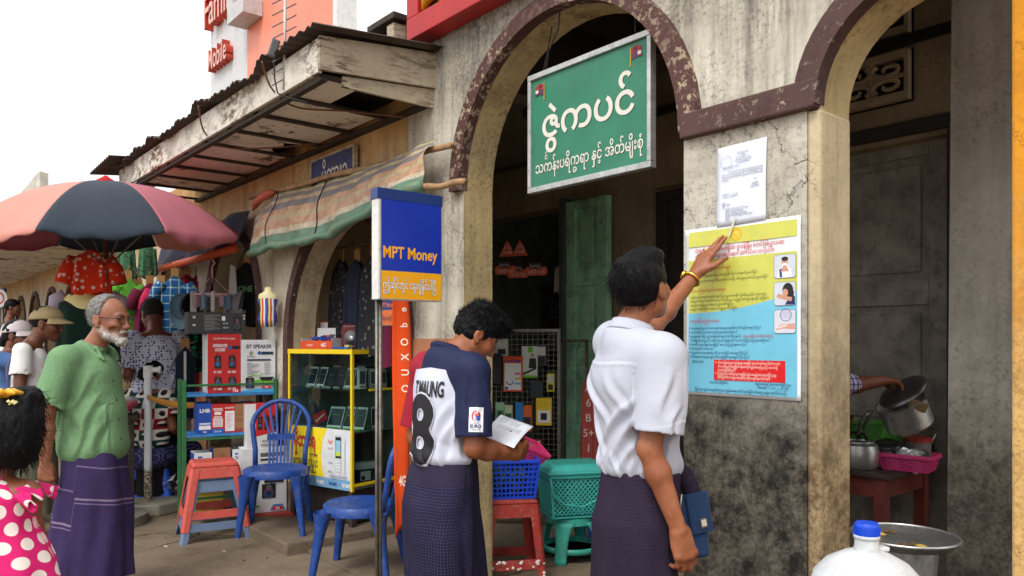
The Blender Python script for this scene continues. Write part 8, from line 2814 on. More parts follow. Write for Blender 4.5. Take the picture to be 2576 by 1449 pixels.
link_mesh('neck_frill', me, plain('frill_pink', (214, 60, 112), 0.8), G, solid=0.002)
I_=person('far man in a white vest sitting at the left edge down the arcade', (-8.05, 12.4, 0), -R(60))
C, M=V3(0, 0.05, 1.98), frame((0.3, 1, 0))
s, P=body(0.014, C, M, 1.1, (0, 0, 1.80), [V3(0.2, 0, 1.76), V3(-0.2, 0, 1.76)], [V3(0.3, -0.05, 1.5), V3(-0.3, 0.1, 1.5)], [V3(0.25, 0.2, 1.4), V3(-0.25, 0.3, 1.4)], 1.1, 1.0, 1.1, None, [((0.09, 0, 1.1), (0.1, 0.35, 0.95), (0.1, 0.35, 0.1), (0.1, 0.5, 0.05)), ((-0.09, 0, 1.1), (-0.1, 0.35, 0.95), (-0.1, 0.35, 0.1), (-0.1, 0.5, 0.05))])
me, V=s.mesh('body')
head_marks(me, V, P)
link_mesh('body', me, SKD, I_)
me, V=hair_cap(C, M, 1.1, 0.012, 0.010, (0.085, 0.055), (-0.05, -0.05), 0.0).mesh('hair')
link_mesh('hair', me, HAIRB, I_)
simple_shirt('vest', white_shirt('vest_white', (220, 220, 218)), I_, [((0, 0, 1.55), (0.18, 0.13, 0.22)), ((0, 0, 1.3), (0.18, 0.14, 0.2))], [], None, 0.014, seed=2)
st_=MB()
st_.box(-0.3, 0.3, -0.2, 0.3, 0.0, 0.95)
bx_=st_.build('market_bench', DARKWOOD, bevel=0.02)
bx_.location=(-8.05, 12.4, 0)
bx_.rotation_euler=(0, 0, -R(60))
tag(bx_, 'dark wooden bench the far vest-wearing man sits on', 'bench')
# ================================================================ RIGHT SIDE: table in the arcade, vessels, tray, water jug
TBL=F(0, 0, 0)
def tw(a, b, z=0.0):
 return Vector((1.9-S40*a+C40*b, 3.9+C40*a+S40*b, z))
tbt=thing('wooden_table', 'dark topped table with a red painted frame inside the right arch', 'table', (1.9, 3.9, 0.03), FROT)
MB().box(-1.10, 0.0, 0.0, 0.57, 0.70, 0.725).build('tabletop', plain('tabletop_dark', (58, 44, 38), 0.6, var=0.35, scale=7, bump=0.3, dirt=0.5, dirtcol=(24, 18, 16)), tbt, bevel=0.005)
REDW=plain('red_painted_wood', (112, 44, 32), 0.7, var=0.25, scale=8, dirt=0.4, dirtcol=(56, 34, 26))
MB().box(-1.06, -0.04, 0.03, 0.055, 0.60, 0.70).build('apron', REDW, tbt)
MB().box(-0.065, -0.04, 0.06, 0.53, 0.60, 0.70).build('apron', REDW, tbt)
for x in(-1.06, -0.09):
 for y in(0.02, 0.50):
  MB().box(x, x+0.06, y, y+0.06, 0.0, 0.699).build('leg', REDW, tbt, bevel=0.003)
ALM=plain('aluminium_pot', (206, 208, 206), 0.4, 0.9, var=0.12, scale=18, dirt=0.3, dirtcol=(70, 66, 60))
kt=thing('cooking_pot', 'round aluminium pot on the table under the stream of water', 'pot', tw(0.213, 0.12, 0.757), 0.3)
MB().lathe([(0.0, 0.0), (0.085, 0.0), (0.098, 0.02), (0.102, 0.09), (0.096, 0.125), (0.078, 0.138), (0.078, 0.146), (0.074, 0.146), (0.072, 0.136), (0.09, 0.12), (0.094, 0.03), (0.0, 0.01)], n=40).build('pot_body', ALM, kt, smooth=True, autosmooth=40)
MB().lathe([(0.0, 0.12), (0.082, 0.12)], n=24).build('water_surface', glass_mat('water_dark', (90, 100, 100), 0.02, 1.0), kt)
kh=MB()
kh.tube([(0.08, 0.02, 0.135), (0.06, 0.03, 0.175), (0.0, 0.04, 0.185), (-0.06, 0.03, 0.175), (-0.08, 0.02, 0.135)], 0.009, 8)
kh.build('handle', CABLE, kt, smooth=True)
ls_=MB()
ls_.lathe([(0.0, 0.016), (0.05, 0.012), (0.075, 0.0), (0.078, 0.006), (0.05, 0.020), (0.0, 0.024)], n=28)
lo=ls_.build('pot_lid', plain('lid_black', (40, 38, 40), 0.35), smooth=True)
lo.location=tw(0.12, 0.26, 0.875)
lo.rotation_euler=(R(14), R(-10), 0)
tag(lo, 'black pot lid resting behind the aluminium pot', 'lid')
ja=thing('enamel_bowl', 'white enamel can with blue flowers between the pot and the pink basket', 'bowl', tw(0.135, 0.30, 0.757))
MB().lathe([(0.0, 0.0), (0.06, 0.0), (0.066, 0.13), (0.072, 0.135), (0.062, 0.13), (0.056, 0.01), (0.0, 0.01)], n=28).build('bowl_body', plain('enamel_white', (216, 220, 224), 0.25, var=0.05), ja, smooth=True, autosmooth=40)
pr=Print(0.0003)
for(x, y, r_)in((0.06, 0.09, 0.02), (0.02, 0.05, 0.014), (0.10, 0.045, 0.016), (0.13, 0.09, 0.012)):
 pr.disc(x, y, r_, ink(50, 110, 206)).disc(x, y, r_*0.4, ink(200, 216, 240))
pr.build('flower_print', (0, 0, 0), (1, 0, 0), (0, 1, 0), ja, wrap=lambda x, y, z:((0.0645+0.05*y*0.1+0.001+z)*math.cos(-2.4+x/0.064), (0.0645+0.001+z)*math.sin(-2.4+x/0.064), y), cutlen=0.01)
basket('basket', 'pink slatted basket of bowls at the right end of the table', tw(0.02, 0.28, 0.757), FROT+R(8), 0.25, 0.17, 0.21, 0.14, 0.075, 22, 6, P_PINK, 0.0055, group='plastic baskets')
for i, (dx, rot, lab)in enumerate(((-0.03, (0.5, 0.3, 0), 'steel bowl tipped in the pink slatted basket, left one'), (0.04, (0.3, -0.2, 0), 'steel bowl lying flatter in the pink slatted basket'))):
 bw_=MB().lathe([(0.0, 0.0), (0.04, 0.004), (0.062, 0.03), (0.066, 0.045), (0.062, 0.045), (0.058, 0.03), (0.0, 0.006)], n=24).build('steel_bowl', ALM, smooth=True)
 bw_.location=tw(0.02-dx, 0.28, 0.80)
 bw_.rotation_euler=rot
 tag(bw_, lab, 'bowl')
rgm=MB()
rgm.grid(lambda u, v:(0.11*(u-.5)+0.01*math.sin(v*9), -0.075-0.04*v, 0.085-0.10*v*v*(1 if u>.6 else 0.25)+0.008*math.sin(u*14)), 18, 10)
ro=rgm.build('rag', cloth('rag_white', (206, 204, 206), 0.1), smooth=True, solid=0.003)
ro.location=tw(0.0, 0.34, 0.765)
ro.rotation_euler=(0, 0, FROT)
tag(ro, 'pale rag draped over the pink slatted basket', 'rag')
basket('basket', 'light green slatted basket leaning at the back of the table', tw(0.34, 0.40, 0.84), 0, 0.36, 0.26, 0.30, 0.20, 0.085, 26, 6, P_GREEN, 0.006, group='plastic baskets', Rm=(R(-24), R(-6), FROT+R(4)))
cn=thing('food_container', 'grey food container with a red lid at the back right of the table', 'container', tw(0.045, 0.45, 0.757))
MB().lathe([(0.0, 0.0), (0.055, 0.0), (0.066, 0.10), (0.066, 0.13), (0.0, 0.13)], n=28).build('container_body', plastic('plastic_grey', (132, 126, 122), 0.4, 0.2), cn, smooth=True, autosmooth=40)
MB().lathe([(0.07, 0.13), (0.07, 0.15), (0.06, 0.156), (0.0, 0.156)], n=28).build('lid', P_RED2, cn, smooth=True, autosmooth=40)
gj=thing('glass_jar', 'small glass jar with spoon at the right end of the table', 'jar', tw(-0.06+0.08, 0.50, 0.757))
MB().lathe([(0.0, 0.0), (0.036, 0.0), (0.038, 0.10), (0.034, 0.12), (0.034, 0.11), (0.034, 0.006), (0.0, 0.006)], n=20).build('jar_body', glass_mat('jar_glass', (214, 210, 200), 0.03, 1.2), gj, smooth=True)
MB().tube([(0.0, 0, 0.02), (0.02, 0.0, 0.11), (0.05, 0.0, 0.17)], 0.004, 6).build('spoon', ALM, gj)
vg=MB()
random.seed(31)
for k in range(70):
 c=Vector(((random.random()-.5)*0.2, (random.random()-.5)*0.14, 0.02+0.22*random.random()))
 Mx=Euler((random.random()*6, random.random()*6, random.random()*6)).to_matrix()
 vg.add([Mx@Vector(p)+c for p in((-.05, 0, 0), (-.01, -.02, .01), (.05, 0, 0), (.01, .02, .006))], [(0, 1, 2, 3)])
vo_=vg.build('vegetable_bunch', plain('leaf_yellow_green', (120, 130, 30), 0.6, var=0.3))
vo_.location=tw(0.42, 0.30, 0.757)
tag(vo_, 'bunch of yellow-green leaves at the left end of the table', 'vegetables')
J=person('person behind the pier in a checked shirt, only a forearm seen, tipping out a pot', (1.46, 4.10, 0.03), -R(80))
C, M=V3(0, 0.06, 1.52), frame((0, 1, -0.2))
SHR, SHL=V3(0.15, 0.02, 1.30), V3(-0.18, 0.02, 1.30)
ELR, ELL=V3(0.17, 0.22, 1.17), V3(-0.20, 0.05, 1.03)
WRR, WRL=V3(0.165, 0.44, 1.20), V3(-0.16, 0.2, 0.9)
s, P=body(0.006, C, M, 1.0, (0, 0.0, 1.35), [SHR, SHL], [ELR, ELL], [WRR, WRL], 0.88, 1.0, 1.08, [dict(W=WRR, a=(0.0, 1, -0.10), pn=(0.15, -0.1, -0.95), th=(-0.9, 0.2, 0.0), curl=(0.7, 0.9, 0.6), sc=1.0), dict(W=WRL, a=(0, 0.9, -0.3), pn=(1, 0, 0), th=(0, 0.3, 0.9))])
me, V=s.mesh('body')
head_marks(me, V, P)
link_mesh('body', me, skin_mat('skin_brown_mid', (146, 88, 60)), J)
me, V=hair_cap(C, M, 1.0, 0.008, 0.010).mesh('hair')
link_mesh('hair', me, HAIRB, J)
def plaid():
 m=Mat('shirt_plaid', 0.85, 0, 0.2)
 p=m.xyz()
 def ln_(v, per, w):
  return m.ramp(m.math('ABSOLUTE', m.math('SUBTRACT', m.math('FRACT', m.math('ADD', m.math('MULTIPLY', v, 1/per), 50.0)), 0.5)), [(w, 1), (w+0.03, 0)])
 c=m.mix(ln_(p[1], 0.03, 0.16), sc(222, 222, 232), sc(112, 96, 170))
 c=m.mix(m.math('MULTIPLY', ln_(p[2], 0.03, 0.12), 0.7), c, sc(74, 64, 140))
 m.color(m.mix(m.math('MULTIPLY', ln_(p[1], 0.06, 0.04), 0.8), c, sc(170, 60, 120)))
 return m.m
simple_shirt('plaid_shirt', plaid(), J, std(1.30)+[((0, 0, 0.96), (0.17, 0.13, 0.14))], [(SHR, ELR, 0.070, 0.064), (ELR, ELR.lerp(WRR, 0.30), 0.064, 0.062), (SHL, ELL+V3(0, 0, 0.06), 0.072, 0.08)], 0.86, neckring=(0, 0.03, 1.40), seed=2)
longyi('longyi', [(0.9, 0, 0, 0.16, 0.13), (0.5, 0, 0, 0.18, 0.16), (0.1, 0, 0, 0.19, 0.18)], check_cloth('longyi_dark', (40, 36, 42), (70, 64, 70), 0.012), J, 0.006, 50, 30)
tp_loc=at(2278, 1040, 4.02)
tpn=thing('tipped_pot', 'aluminium saucepan with its lid held over and tipped to pour water', 'pot', tp_loc)
Mt=Matrix.Rotation(R(-26), 3, 'Y')@Matrix.Rotation(R(8), 3, 'X')
MB().lathe([(0.0, -0.075), (0.105, -0.075), (0.117, -0.062), (0.120, 0.065), (0.130, 0.072), (0.120, 0.074), (0.112, 0.062), (0.110, -0.06), (0.0, -0.066)], n=44, M=Mt).build('pot_body', ALM, tpn, smooth=True, autosmooth=40)
MB().lathe([(0.0, 0.115), (0.03, 0.112), (0.10, 0.095), (0.128, 0.086), (0.128, 0.09), (0.10, 0.10), (0.0, 0.12)], n=36, c=Mt@Vector((0.06, 0.02, 0.02)), M=Mt@Matrix.Rotation(R(-14), 3, 'Y')).build('lid', plain('lid_grey', (120, 122, 122), 0.4, 0.9), tpn, smooth=True)
rm_=MB()
rm_.cbox((0.005, -0.115, 0.05), (0.085, 0.03, 0.05), Euler((0.2, 0.3, 0)).to_matrix())
rm_.build('pot_holder', plain('wood_block', (120, 98, 62), 0.7), tpn, bevel=0.006)
wtm=MB()
w0, w1=at(2188, 1034, 4.02), tw(0.20, 0.12, 0.88)
pts=[]
for k in range(10):
 u=k/9
 p=w0.lerp(w1, u)
 p.x-=0.030*math.sin(u*math.pi*0.7)
 pts.append(p)
wtm.tube(pts, [0.012+0.010*math.sin(k*0.5)for k in range(10)], 10)
wtm.tube([p+Vector((0.018, 0.01, 0))for p in pts], [0.006+0.004*math.sin(k)for k in range(10)], 8)
wo_=wtm.build('water_stream', glass_mat('water_clear', (214, 222, 224), 0.04, 1.4), smooth=True)
tag(wo_, 'stream of clear water falling from the tipped pot into the pot on the table', 'water')
stl=thing('low_stand', 'low wooden stand under the round tray and the white jug', 'stand', (1.12, 2.30, 0.016), R(35))
sm_=MB()
sm_.box(-0.55, 0.78, -0.32, 0.30, 0.48, 0.50)
sm_.build('top', DARKWOOD, stl, bevel=0.004)
for x in(-0.5, 0.72):
 for y in(-0.28, 0.26):
  MB().box(x-0.025, x+0.025, y-0.025, y+0.025, 0, 0.48).build('leg', DARKWOOD, stl)
ty=thing('round_tray', 'large round steel tray with food scraps behind the white jug', 'tray', F(-0.30, 0.42, 0.69), 0)
ty.scale=(0.68, 0.68, 0.99)
MB().lathe([(0.0, 0.0), (0.235, 0.0), (0.262, 0.022), (0.275, 0.024), (0.275, 0.020), (0.264, 0.014), (0.24, -0.006), (0.0, -0.006)], n=56).build('tray_body', plain('tray_steel', (188, 190, 188), 0.36, 0.9, var=0.15, dirt=0.4), ty, smooth=True, autosmooth=40)
MB().lathe([(0.15, -0.19), (0.17, -0.01), (0.0, -0.008)], n=30).build('tray_foot', ALM, ty, smooth=True, autosmooth=40)
MB().tube([(0.272*math.cos(t), 0.272*math.sin(t), 0.023)for t in[2*math.pi*k/56 for k in range(56)]], 0.006, 6, closed=True).build('tray_rim', ALM, ty, smooth=True)
scp=MB()
random.seed(17)
for k in range(9):
 a=1.2+random.random()*4
 r_=0.06+0.15*random.random()
 scp.cur=k%2
 scp.lathe([(0.0, 0.0), (0.012+0.018*random.random(), 0.004), (0.0, 0.010+0.006*random.random())], (r_*math.cos(a), r_*math.sin(a), 0.001), 7, sx=1.0, sy=0.6+random.random()*0.6)
scp.build('food_scraps', [plain('scrap_brown', (96, 70, 30), 0.7), plain('scrap_yellow', (190, 158, 70), 0.7)], ty)
jg=thing('water_jug', 'big white translucent water jug with a blue cap at the lower right', 'jug', (0.885, 1.93, 0.516), R(10))
def jug_mat():
 m=Mat('jug_hdpe', 0.42, 0, 0.4)
 m.color(m.mix(m.ramp(m.noise(9, 6, 0.7), [(0.45, 0), (0.7, 1)]), sc(206, 210, 214), sc(180, 182, 182)))
 m.b.inputs['Subsurface Weight'].default_value=0.3
 m.b.inputs['Subsurface Radius'].default_value=(0.05, 0.05, 0.05)
 m.bump(m.noise(12, 3), 0.1, 0.01)
 return m.m
JM=jug_mat()
MB().lathe([(0.0, 0.0), (0.12, 0.0), (0.14, 0.02), (0.145, 0.22), (0.145, 0.30), (0.135, 0.335), (0.105, 0.365), (0.06, 0.388), (0.034, 0.396), (0.031, 0.41), (0.031, 0.43), (0.0, 0.43)], n=48, sx=0.92, sy=0.92).build('jug_body', JM, jg, smooth=True, autosmooth=60)
MB().lathe([(0.031, 0.425), (0.031, 0.434)], n=30).build('neck_ring', JM, jg, smooth=True)
cpm=MB()
cpm.lathe([(0.0295, 0.428), (0.0295, 0.458), (0.026, 0.464), (0.0, 0.465)], n=40)
for k in range(40):
 a=2*math.pi*k/40
 cpm.cbox((0.0297*math.cos(a), 0.0297*math.sin(a), 0.443), (0.002, 0.002, 0.026))
cpm.build('cap', plastic('cap_blue', (20, 74, 206), 0.35, 0.03), jg, smooth=True, autosmooth=40)
ng=MB()
ng.box(-0.022, 0.055, -0.015, 0.015, 0.392, 0.404)
ng.build('handle_lug', JM, jg, bevel=0.004)
# ================================================================ CLOTHES AND SMALL GOODS
def print_cloth(name, base, spot, sc_=30, thr=0.3, plaidp=None):
 m=Mat(name, 0.88, 0, 0.2)
 v=m.n('ShaderNodeTexVoronoi', 0, {'feature':'F1'}, Vector=m.mapv(m.obj(), (sc_, )*3), Scale=1.0, Randomness=0.9)
 c=m.mix(m.ramp(v, [(thr, 1), (thr+0.08, 0)]), sc(*base), sc(*spot))
 if plaidp:
  p=m.xyz()
  for q in(0, 2):
   f=m.math('ABSOLUTE', m.math('SUBTRACT', m.math('FRACT', m.math('ADD', m.math('MULTIPLY', p[q], 1/plaidp), 20.0)), 0.5))
   c=m.mix(m.ramp(f, [(0.05, 0.7), (0.08, 0)]), c, sc(*spot))
 m.color(c)
 m.bump(m.noise(16, 3, dist=0.8), 0.35, 0.01)
 return m.m
def garment(label, p, rz, w, h, mat, flare=0.15, sleeves=True, cat='garment', group=None, hook=True, wide=0.06):
 r=thing('hanging_garment', label, cat, p, rz, group)
 m=MB()
 ph=sum(p)*7
 def gf(u, v):
  a=u*2*math.pi
  hw=w/2*(0.32+0.68*min(1.0, (v/0.10))**0.6)*(1+flare*v)
  x=hw*math.copysign(abs(math.cos(a))**0.7, math.cos(a))
  y=wide*math.sin(a)*min(1, 0.3+v*2)+0.018*v*math.sin(5*a+ph)+0.012*v*math.sin(11*a+ph)
  return(x, y, -h*v-0.015*v*math.sin(4*a+ph)-0.05*(abs(math.cos(a))**2)*(v<0.15))
 m.grid(gf, 40, 20, closed_u=True)
 if sleeves:
  for q in(-1, 1):
   m.tube([(q*w*0.40, 0, -0.07), (q*w*0.58, 0.01, -0.15), (q*w*0.68, 0.0, -0.26)], [0.055, 0.060, 0.064], 10)
 m.build('garment_cloth', mat, r, smooth=True)
 if hook:
  k=MB()
  k.box(-0.035, 0.035, -0.004, 0.004, -0.02, 0.075)
  k.tube([(0, 0, 0.07), (0, 0, 0.11), (0.012, 0, 0.125), (0.02, 0, 0.11)], 0.0025, 5)
  k.build('card_hanger', plain('card_hanger', (186, 140, 84), 0.8), r)
 return r
GR_='childrens clothes on the line under the umbrella'
for px, py, Y, w, h, mt, fl, lab in((290, 705, 6.95, 0.24, 0.46, cloth('cloth_navy', (34, 36, 92), 0.2), 0.2, 'navy dress at the left end of the clothes line'), (322, 700, 6.8, 0.19, 0.50, print_cloth('cloth_lime', (96, 170, 60), (60, 130, 40), 60), 0.1, 'lime green blouse on the clothes line beside the navy dress'), (348, 722, 6.9, 0.20, 0.46, print_cloth('cloth_dark_green', (20, 58, 50), (40, 150, 90), 24), 0.2, 'dark green patterned top on the clothes line'), (377, 712, 6.85, 0.22, 0.50, cloth('cloth_maroon', (112, 28, 62), 0.2), 0.25, 'maroon dress on the clothes line'), (405, 712, 6.75, 0.19, 0.62, print_cloth('cloth_rose', (186, 44, 82), (70, 20, 50), 44, 0.22), 0.15, 'rose red dress with tiny dark dots on the line'), (440, 694, 6.7, 0.24, 0.66, print_cloth('cloth_blue_plaid', (36, 96, 152), (176, 206, 210), 9, 0.10, 0.075), 0.1, 'blue dress checked with pale lines on the clothes line'), (470, 690, 7.0, 0.22, 0.5, print_cloth('cloth_crimson', (136, 22, 44), (70, 20, 30), 30), 0.1, 'crimson blouse at the right end of the clothes line')):
 GL_=globals().setdefault('_gl', [])
 GL_.append(garment(lab, at(px, py, Y+0.65), R(20+(px%5)*8), w*1.1, h*1.1, mt, fl, True, 'clothing', GR_))
lm=MB()
lp=[at(236, 636, 7.55), at(290, 662, 7.55), at(345, 680, 7.52), at(377, 678, 7.5), at(440, 658, 7.5), at(480, 630, 7.5)]
lm.tube(lp, 0.004, 6)
tag(lm.build('clothes_line', CABLE), 'black line the small dresses hang from under the umbrella', 'line')
garment('red orange floral blouse hanging from the umbrella rim', at(230, 628, 6.0), R(12), 0.29, 0.34, print_cloth('cloth_red_floral', (206, 52, 24), (216, 190, 176), 22, 0.26), 0.03, True, 'clothing', None, False, 0.05)
for px, lab in((318, 'dull green cloth knotted over the clothes line, left one'), (372, 'dull green cloth knotted over the clothes line, right one')):
 garment(lab, at(px, 612, 7.7), R(25), 0.15, 0.34, print_cloth('cloth_sage', (74, 116, 84), (50, 84, 60), 30), 0.3, False, 'cloth', 'green cloths on the line', False)
BUST=plain('mannequin_cream', (226, 212, 140), 0.5, var=0.05)
mn=thing('mannequin', 'cream mannequin bust showing the dark green dress above the stall', 'mannequin', at(222, 768, 6.2), R(14))
MB().lathe([(0.0, -0.42), (0.13, -0.42), (0.14, -0.2), (0.16, -0.05), (0.15, 0.06), (0.09, 0.12), (0.055, 0.15), (0.052, 0.22), (0.0, 0.225)], n=30, sx=1.15, sy=0.72).build('bust', BUST, mn, smooth=True)
dr_=garment('sleeveless dark green dress on the cream mannequin', at(222, 733, 6.2), R(14), 0.42, 0.56, cloth('cloth_bottle_green', (16, 48, 38), 0.2), 0.12, False, 'clothing', None, False, 0.14)
mb_=MB()
for q in(-1, 1):
 mb_.tube([(q*0.17, 0.0, -0.03), (q*0.235, 0.0, -0.07), (q*0.24, 0, -0.14)], [0.05, 0.055, 0.05], 8)
mb_.build('lace_sleeve', cloth('lace_lilac', (196, 186, 206), 0.1), dr_, smooth=True)
tb_=thing('stall_table', 'low clothes stall table heaped with folded garments behind the green-shirted man', 'table', at(150, 1000, 6.3).xy.to_3d()+Vector((0, 0, 0.016)), R(20))
MB().box(-0.6, 0.6, -0.25, 0.35, 0.78, 0.82).build('tabletop', DARKWOOD, tb_)
for x in(-0.55, 0.55):
 for y in(-0.2, 0.3):
  MB().box(x-0.02, x+0.02, y-0.02, y+0.02, 0, 0.78).build('leg', DARKWOOD, tb_)
hp=MB()
random.seed(12)
for k in range(46):
 hp.cur=k%6
 hp.cbox((random.uniform(-0.55, 0.55), random.uniform(-0.2, 0.3), 0.85+0.10*random.random()), (0.22, 0.17, 0.05), Euler((random.uniform(-.3, .3), random.uniform(-.3, .3), random.random()*3)).to_matrix())
ho=hp.build('folded_clothes', [cloth('fold', c, 0.2)for c in((60, 90, 160), (190, 60, 90), (60, 140, 80), (210, 190, 80), (120, 60, 130), (200, 200, 206))], bevel=0.02)
ho.location=tb_.location
ho.rotation_euler=(0, 0, R(20))
tag(ho, 'heap of bright folded clothes on the stall table', 'clothes', None, 'stuff')
for px, py, Y, w, h, c, lab in((440, 880, 6.9, 0.2, 0.6, (30, 30, 34), 'black trousers hanging left of the speaker boxes'), (466, 872, 6.8, 0.16, 0.62, (44, 52, 70), 'slate grey trousers with white stripe left of the speaker boxes'), (418, 890, 7.0, 0.2, 0.55, (52, 70, 60), 'dark green shirt hung low behind the seated woman')):
 g_=garment(lab, at(px, py, Y), R(30), w, h, cloth('cloth_dark', c, 0.2), 0.05, False, 'clothing', 'dark clothes on the low rail', True, 0.05)
 if px==466:
  MB().box(-0.02, 0.0, -0.075, -0.062, -0.60, -0.04).build('white_stripe', WHITEP, g_)
MB_=MB().tube([at(405, 868, 6.95), at(490, 862, 6.85)], 0.009, 8)
tag(MB_.build('low_rail', STEEL), 'steel rail carrying the dark trousers by the speaker boxes', 'rail')
pg=thing('peg_hanger', 'round pink peg hanger strung with small garments beside the speaker cartons', 'peg hanger', at(534, 742, 6.5), R(10))
pm=MB()
pm.tube([(0.15*math.cos(t), 0.15*math.sin(t), 0)for t in[2*math.pi*k/30 for k in range(30)]], 0.011, 8, closed=True)
PKP=plastic('plastic_pale_pink', (226, 176, 186), 0.4, 0.05)
pm.build('ring', PKP, pg, smooth=True)
pm=MB()
for k in range(4):
 a=k*math.pi/2
 pm.tube([(0.15*math.cos(a), 0.15*math.sin(a), 0), (0, 0, 0.16)], 0.002, 5)
pm.tube([(0, 0, 0.16), (0, 0, 0.24), (0.02, 0, 0.27), (0.0, 0, 0.30)], 0.007, 6)
pm.build('hook', PKP, pg)
pm=MB()
for k in range(14):
 a=2*math.pi*k/14
 pm.cur=k%3
 pm.cbox((0.15*math.cos(a), 0.15*math.sin(a), -0.06), (0.05, 0.03, 0.09+0.04*(k%3)), Matrix.Rotation(a, 3, 'Z'))
pm.build('small_garment', [cloth('sock', c, 0.2)for c in((190, 150, 160), (120, 150, 180), (210, 206, 200))], pg, bevel=0.008)
tk_=garment('black and white basketball vest hanging in the third arch', at(622, 660, 6.75), R(-20), 0.30, 0.55, cloth('vest_black', (26, 26, 28), 0.2), 0.05, False, 'clothing', None, True, 0.06)
wv=MB()
wv.prism([(-0.15, -0.085, -0.55), (-0.02, -0.085, -0.52), (-0.06, -0.085, -0.04), (-0.11, -0.085, -0.02)], (0, 0.01, 0))
wv.build('white_side', cloth('vest_white_side', (206, 206, 206), 0.1), tk_)
pr=Print()
pr.text('ONE', 0.0, 0.0, 0.07, ink(60, 120, 70), bold=0.04)
pr.build('lettering', (-0.02, -0.09, -0.26), (1, 0, 0), (0, 0, 1), tk_)
sw=thing('mannequin', 'small cream mannequin in a rainbow striped swimsuit hung on the white pier', 'mannequin', at(674, 770, 6.05), R(6))
MB().lathe([(0.0, -0.16), (0.05, -0.16), (0.075, -0.10), (0.055, -0.02), (0.075, 0.05), (0.07, 0.09), (0.03, 0.115), (0.022, 0.15), (0.0, 0.152)], n=24, sx=1.0, sy=0.6).build('bust', plain('mannequin_pale', (232, 224, 170), 0.45), sw, smooth=True)
def rain():
 m=Mat('swimsuit_rainbow', 0.6)
 f=m.math('FRACT', m.math('ADD', m.math('MULTIPLY', m.xyz()[0], 16.0), 8.0))
 m.color(m.ramp(f, [(0.0, sc(96, 40, 140)), (0.2, sc(220, 220, 60)), (0.4, sc(200, 40, 60)), (0.6, sc(230, 230, 226)), (0.8, sc(40, 80, 180))], 'CONSTANT'))
 return m.m
MB().lathe([(0.053, -0.162), (0.079, -0.10), (0.059, -0.02), (0.079, 0.05), (0.050, 0.085)], n=24, sx=1.0, sy=0.64).build('swimsuit', rain(), sw, smooth=True)
for px, py, Y, c, rz, lab in((455, 775, 6.5, (150, 186, 206), 20, 'pale blue cap hung left of the black carton'), (482, 772, 6.45, (34, 32, 36), 60, 'black cap with white dots left of the black carton'), (606, 770, 6.55, (134, 130, 134), 100, 'grey cap hung behind the black carton')):
 h_=thing('baseball_hat', lab, 'cap', at(px, py, Y), R(rz), 'caps on show at the clothes stall')
 cap_hat(h_, lambda x, y, z:Vector((x, z-0.03, -y)), None, cloth('cap_cloth', c, 0.15), name='hat_crown')
for k, (src, px, py, Y, lab)in enumerate(((3, 300, 800, 7.9, 'maroon dress in the lower back row of the clothes stall'), (0, 345, 815, 8.0, 'navy dress in the lower back row of the clothes stall'), (6, 500, 690, 7.7, 'crimson blouse right of the clothes line by the peg hanger'), (2, 510, 800, 7.4, 'dark green top hanging low behind the black carton'), (4, 480, 820, 7.6, 'rose red dress hanging low left of the black carton'), (1, 268, 800, 7.9, 'lime green blouse in the lower back row of the clothes stall'), (5, 560, 700, 7.6, 'blue checked dress hung behind the peg hanger'))):
 dup(GL_[src], at(px, py, Y), R(15+9*k), lab)
GI='garments hung inside the phone shop arch'
for i, (t, z, w, h, mt, lab)in enumerate(((3.95, 2.08, 0.28, 0.8, print_cloth('in_black_floral', (32, 30, 34), (96, 88, 90), 26, 0.2), 'black floral dress at the left inside the phone shop arch'), (3.70, 2.06, 0.24, 0.7, cloth('in_navy', (36, 44, 66), 0.2), 'dark navy garment inside the phone shop arch'), (3.45, 2.07, 0.24, 0.75, print_cloth('in_grey_floral', (44, 46, 50), (120, 124, 110), 20, 0.22), 'grey floral garment inside the phone shop arch'), (3.20, 2.05, 0.22, 0.8, cloth('in_wine', (120, 30, 66), 0.2), 'wine red dress inside the phone shop arch'), (2.98, 1.95, 0.20, 0.5, print_cloth('in_green_white', (54, 112, 62), (206, 200, 190), 16, 0.3), 'green and white child dress inside the phone shop arch'), (2.80, 1.95, 0.20, 0.5, print_cloth('in_red_white', (168, 44, 60), (206, 200, 196), 16, 0.3), 'red and white child dress inside the phone shop arch'), (2.62, 2.05, 0.22, 0.7, cloth('in_plum', (74, 36, 48), 0.2), 'plum garment at the right inside the phone shop arch'))):
 garment(lab, F(t, 0.34, z), FROT+R(6*(i%3)), w, h, mt, 0.15, i>3, 'clothing', GI)
mm_=MB().tube([F(4.1, 0.34, 2.17), F(2.5, 0.34, 2.17)], 0.008, 6)
tag(mm_.build('garment_rail', STEEL), 'rail for the garments inside the phone shop arch', 'rail')
for t, c, lab in((3.35, (26, 24, 28), 'black cap on show behind the counter'), (3.12, (206, 104, 34), 'orange cap on show behind the counter'), (2.95, (60, 70, 84), 'slate cap on show behind the counter'), (2.78, (46, 40, 44), 'charcoal cap on show behind the counter')):
 h_=thing('baseball_hat', lab, 'cap', F(t, 0.62, 1.44), FROT, 'caps on show behind the counter')
 cap_hat(h_, lambda x, y, z:Vector((x, z-0.03, -y)), None, cloth('cap_cloth', c, 0.15), name='hat_crown')
 MB().tube([(0, 0.05, 0.0), (0, 0.06, 0.16)], 0.03, 8).build('card_stand', plain('card_buff', (196, 180, 140), 0.8), h_)
wr_=thing('wire_rack', 'steel wire mesh display rack inside the sign arch', 'rack', (-0.24, 5.95, 0.03), R(-6))
fm_=MB()
for x in(0.0, 0.60):
 fm_.box(x-0.012, x+0.012, -0.012, 0.012, 0, 1.50)
for z in(0.06, 1.488):
 fm_.box(0.012, 0.588, -0.0115, 0.0115, z-0.012, z+0.012)
fm_.build('rack_frame', STEEL, wr_)
fm_=MB()
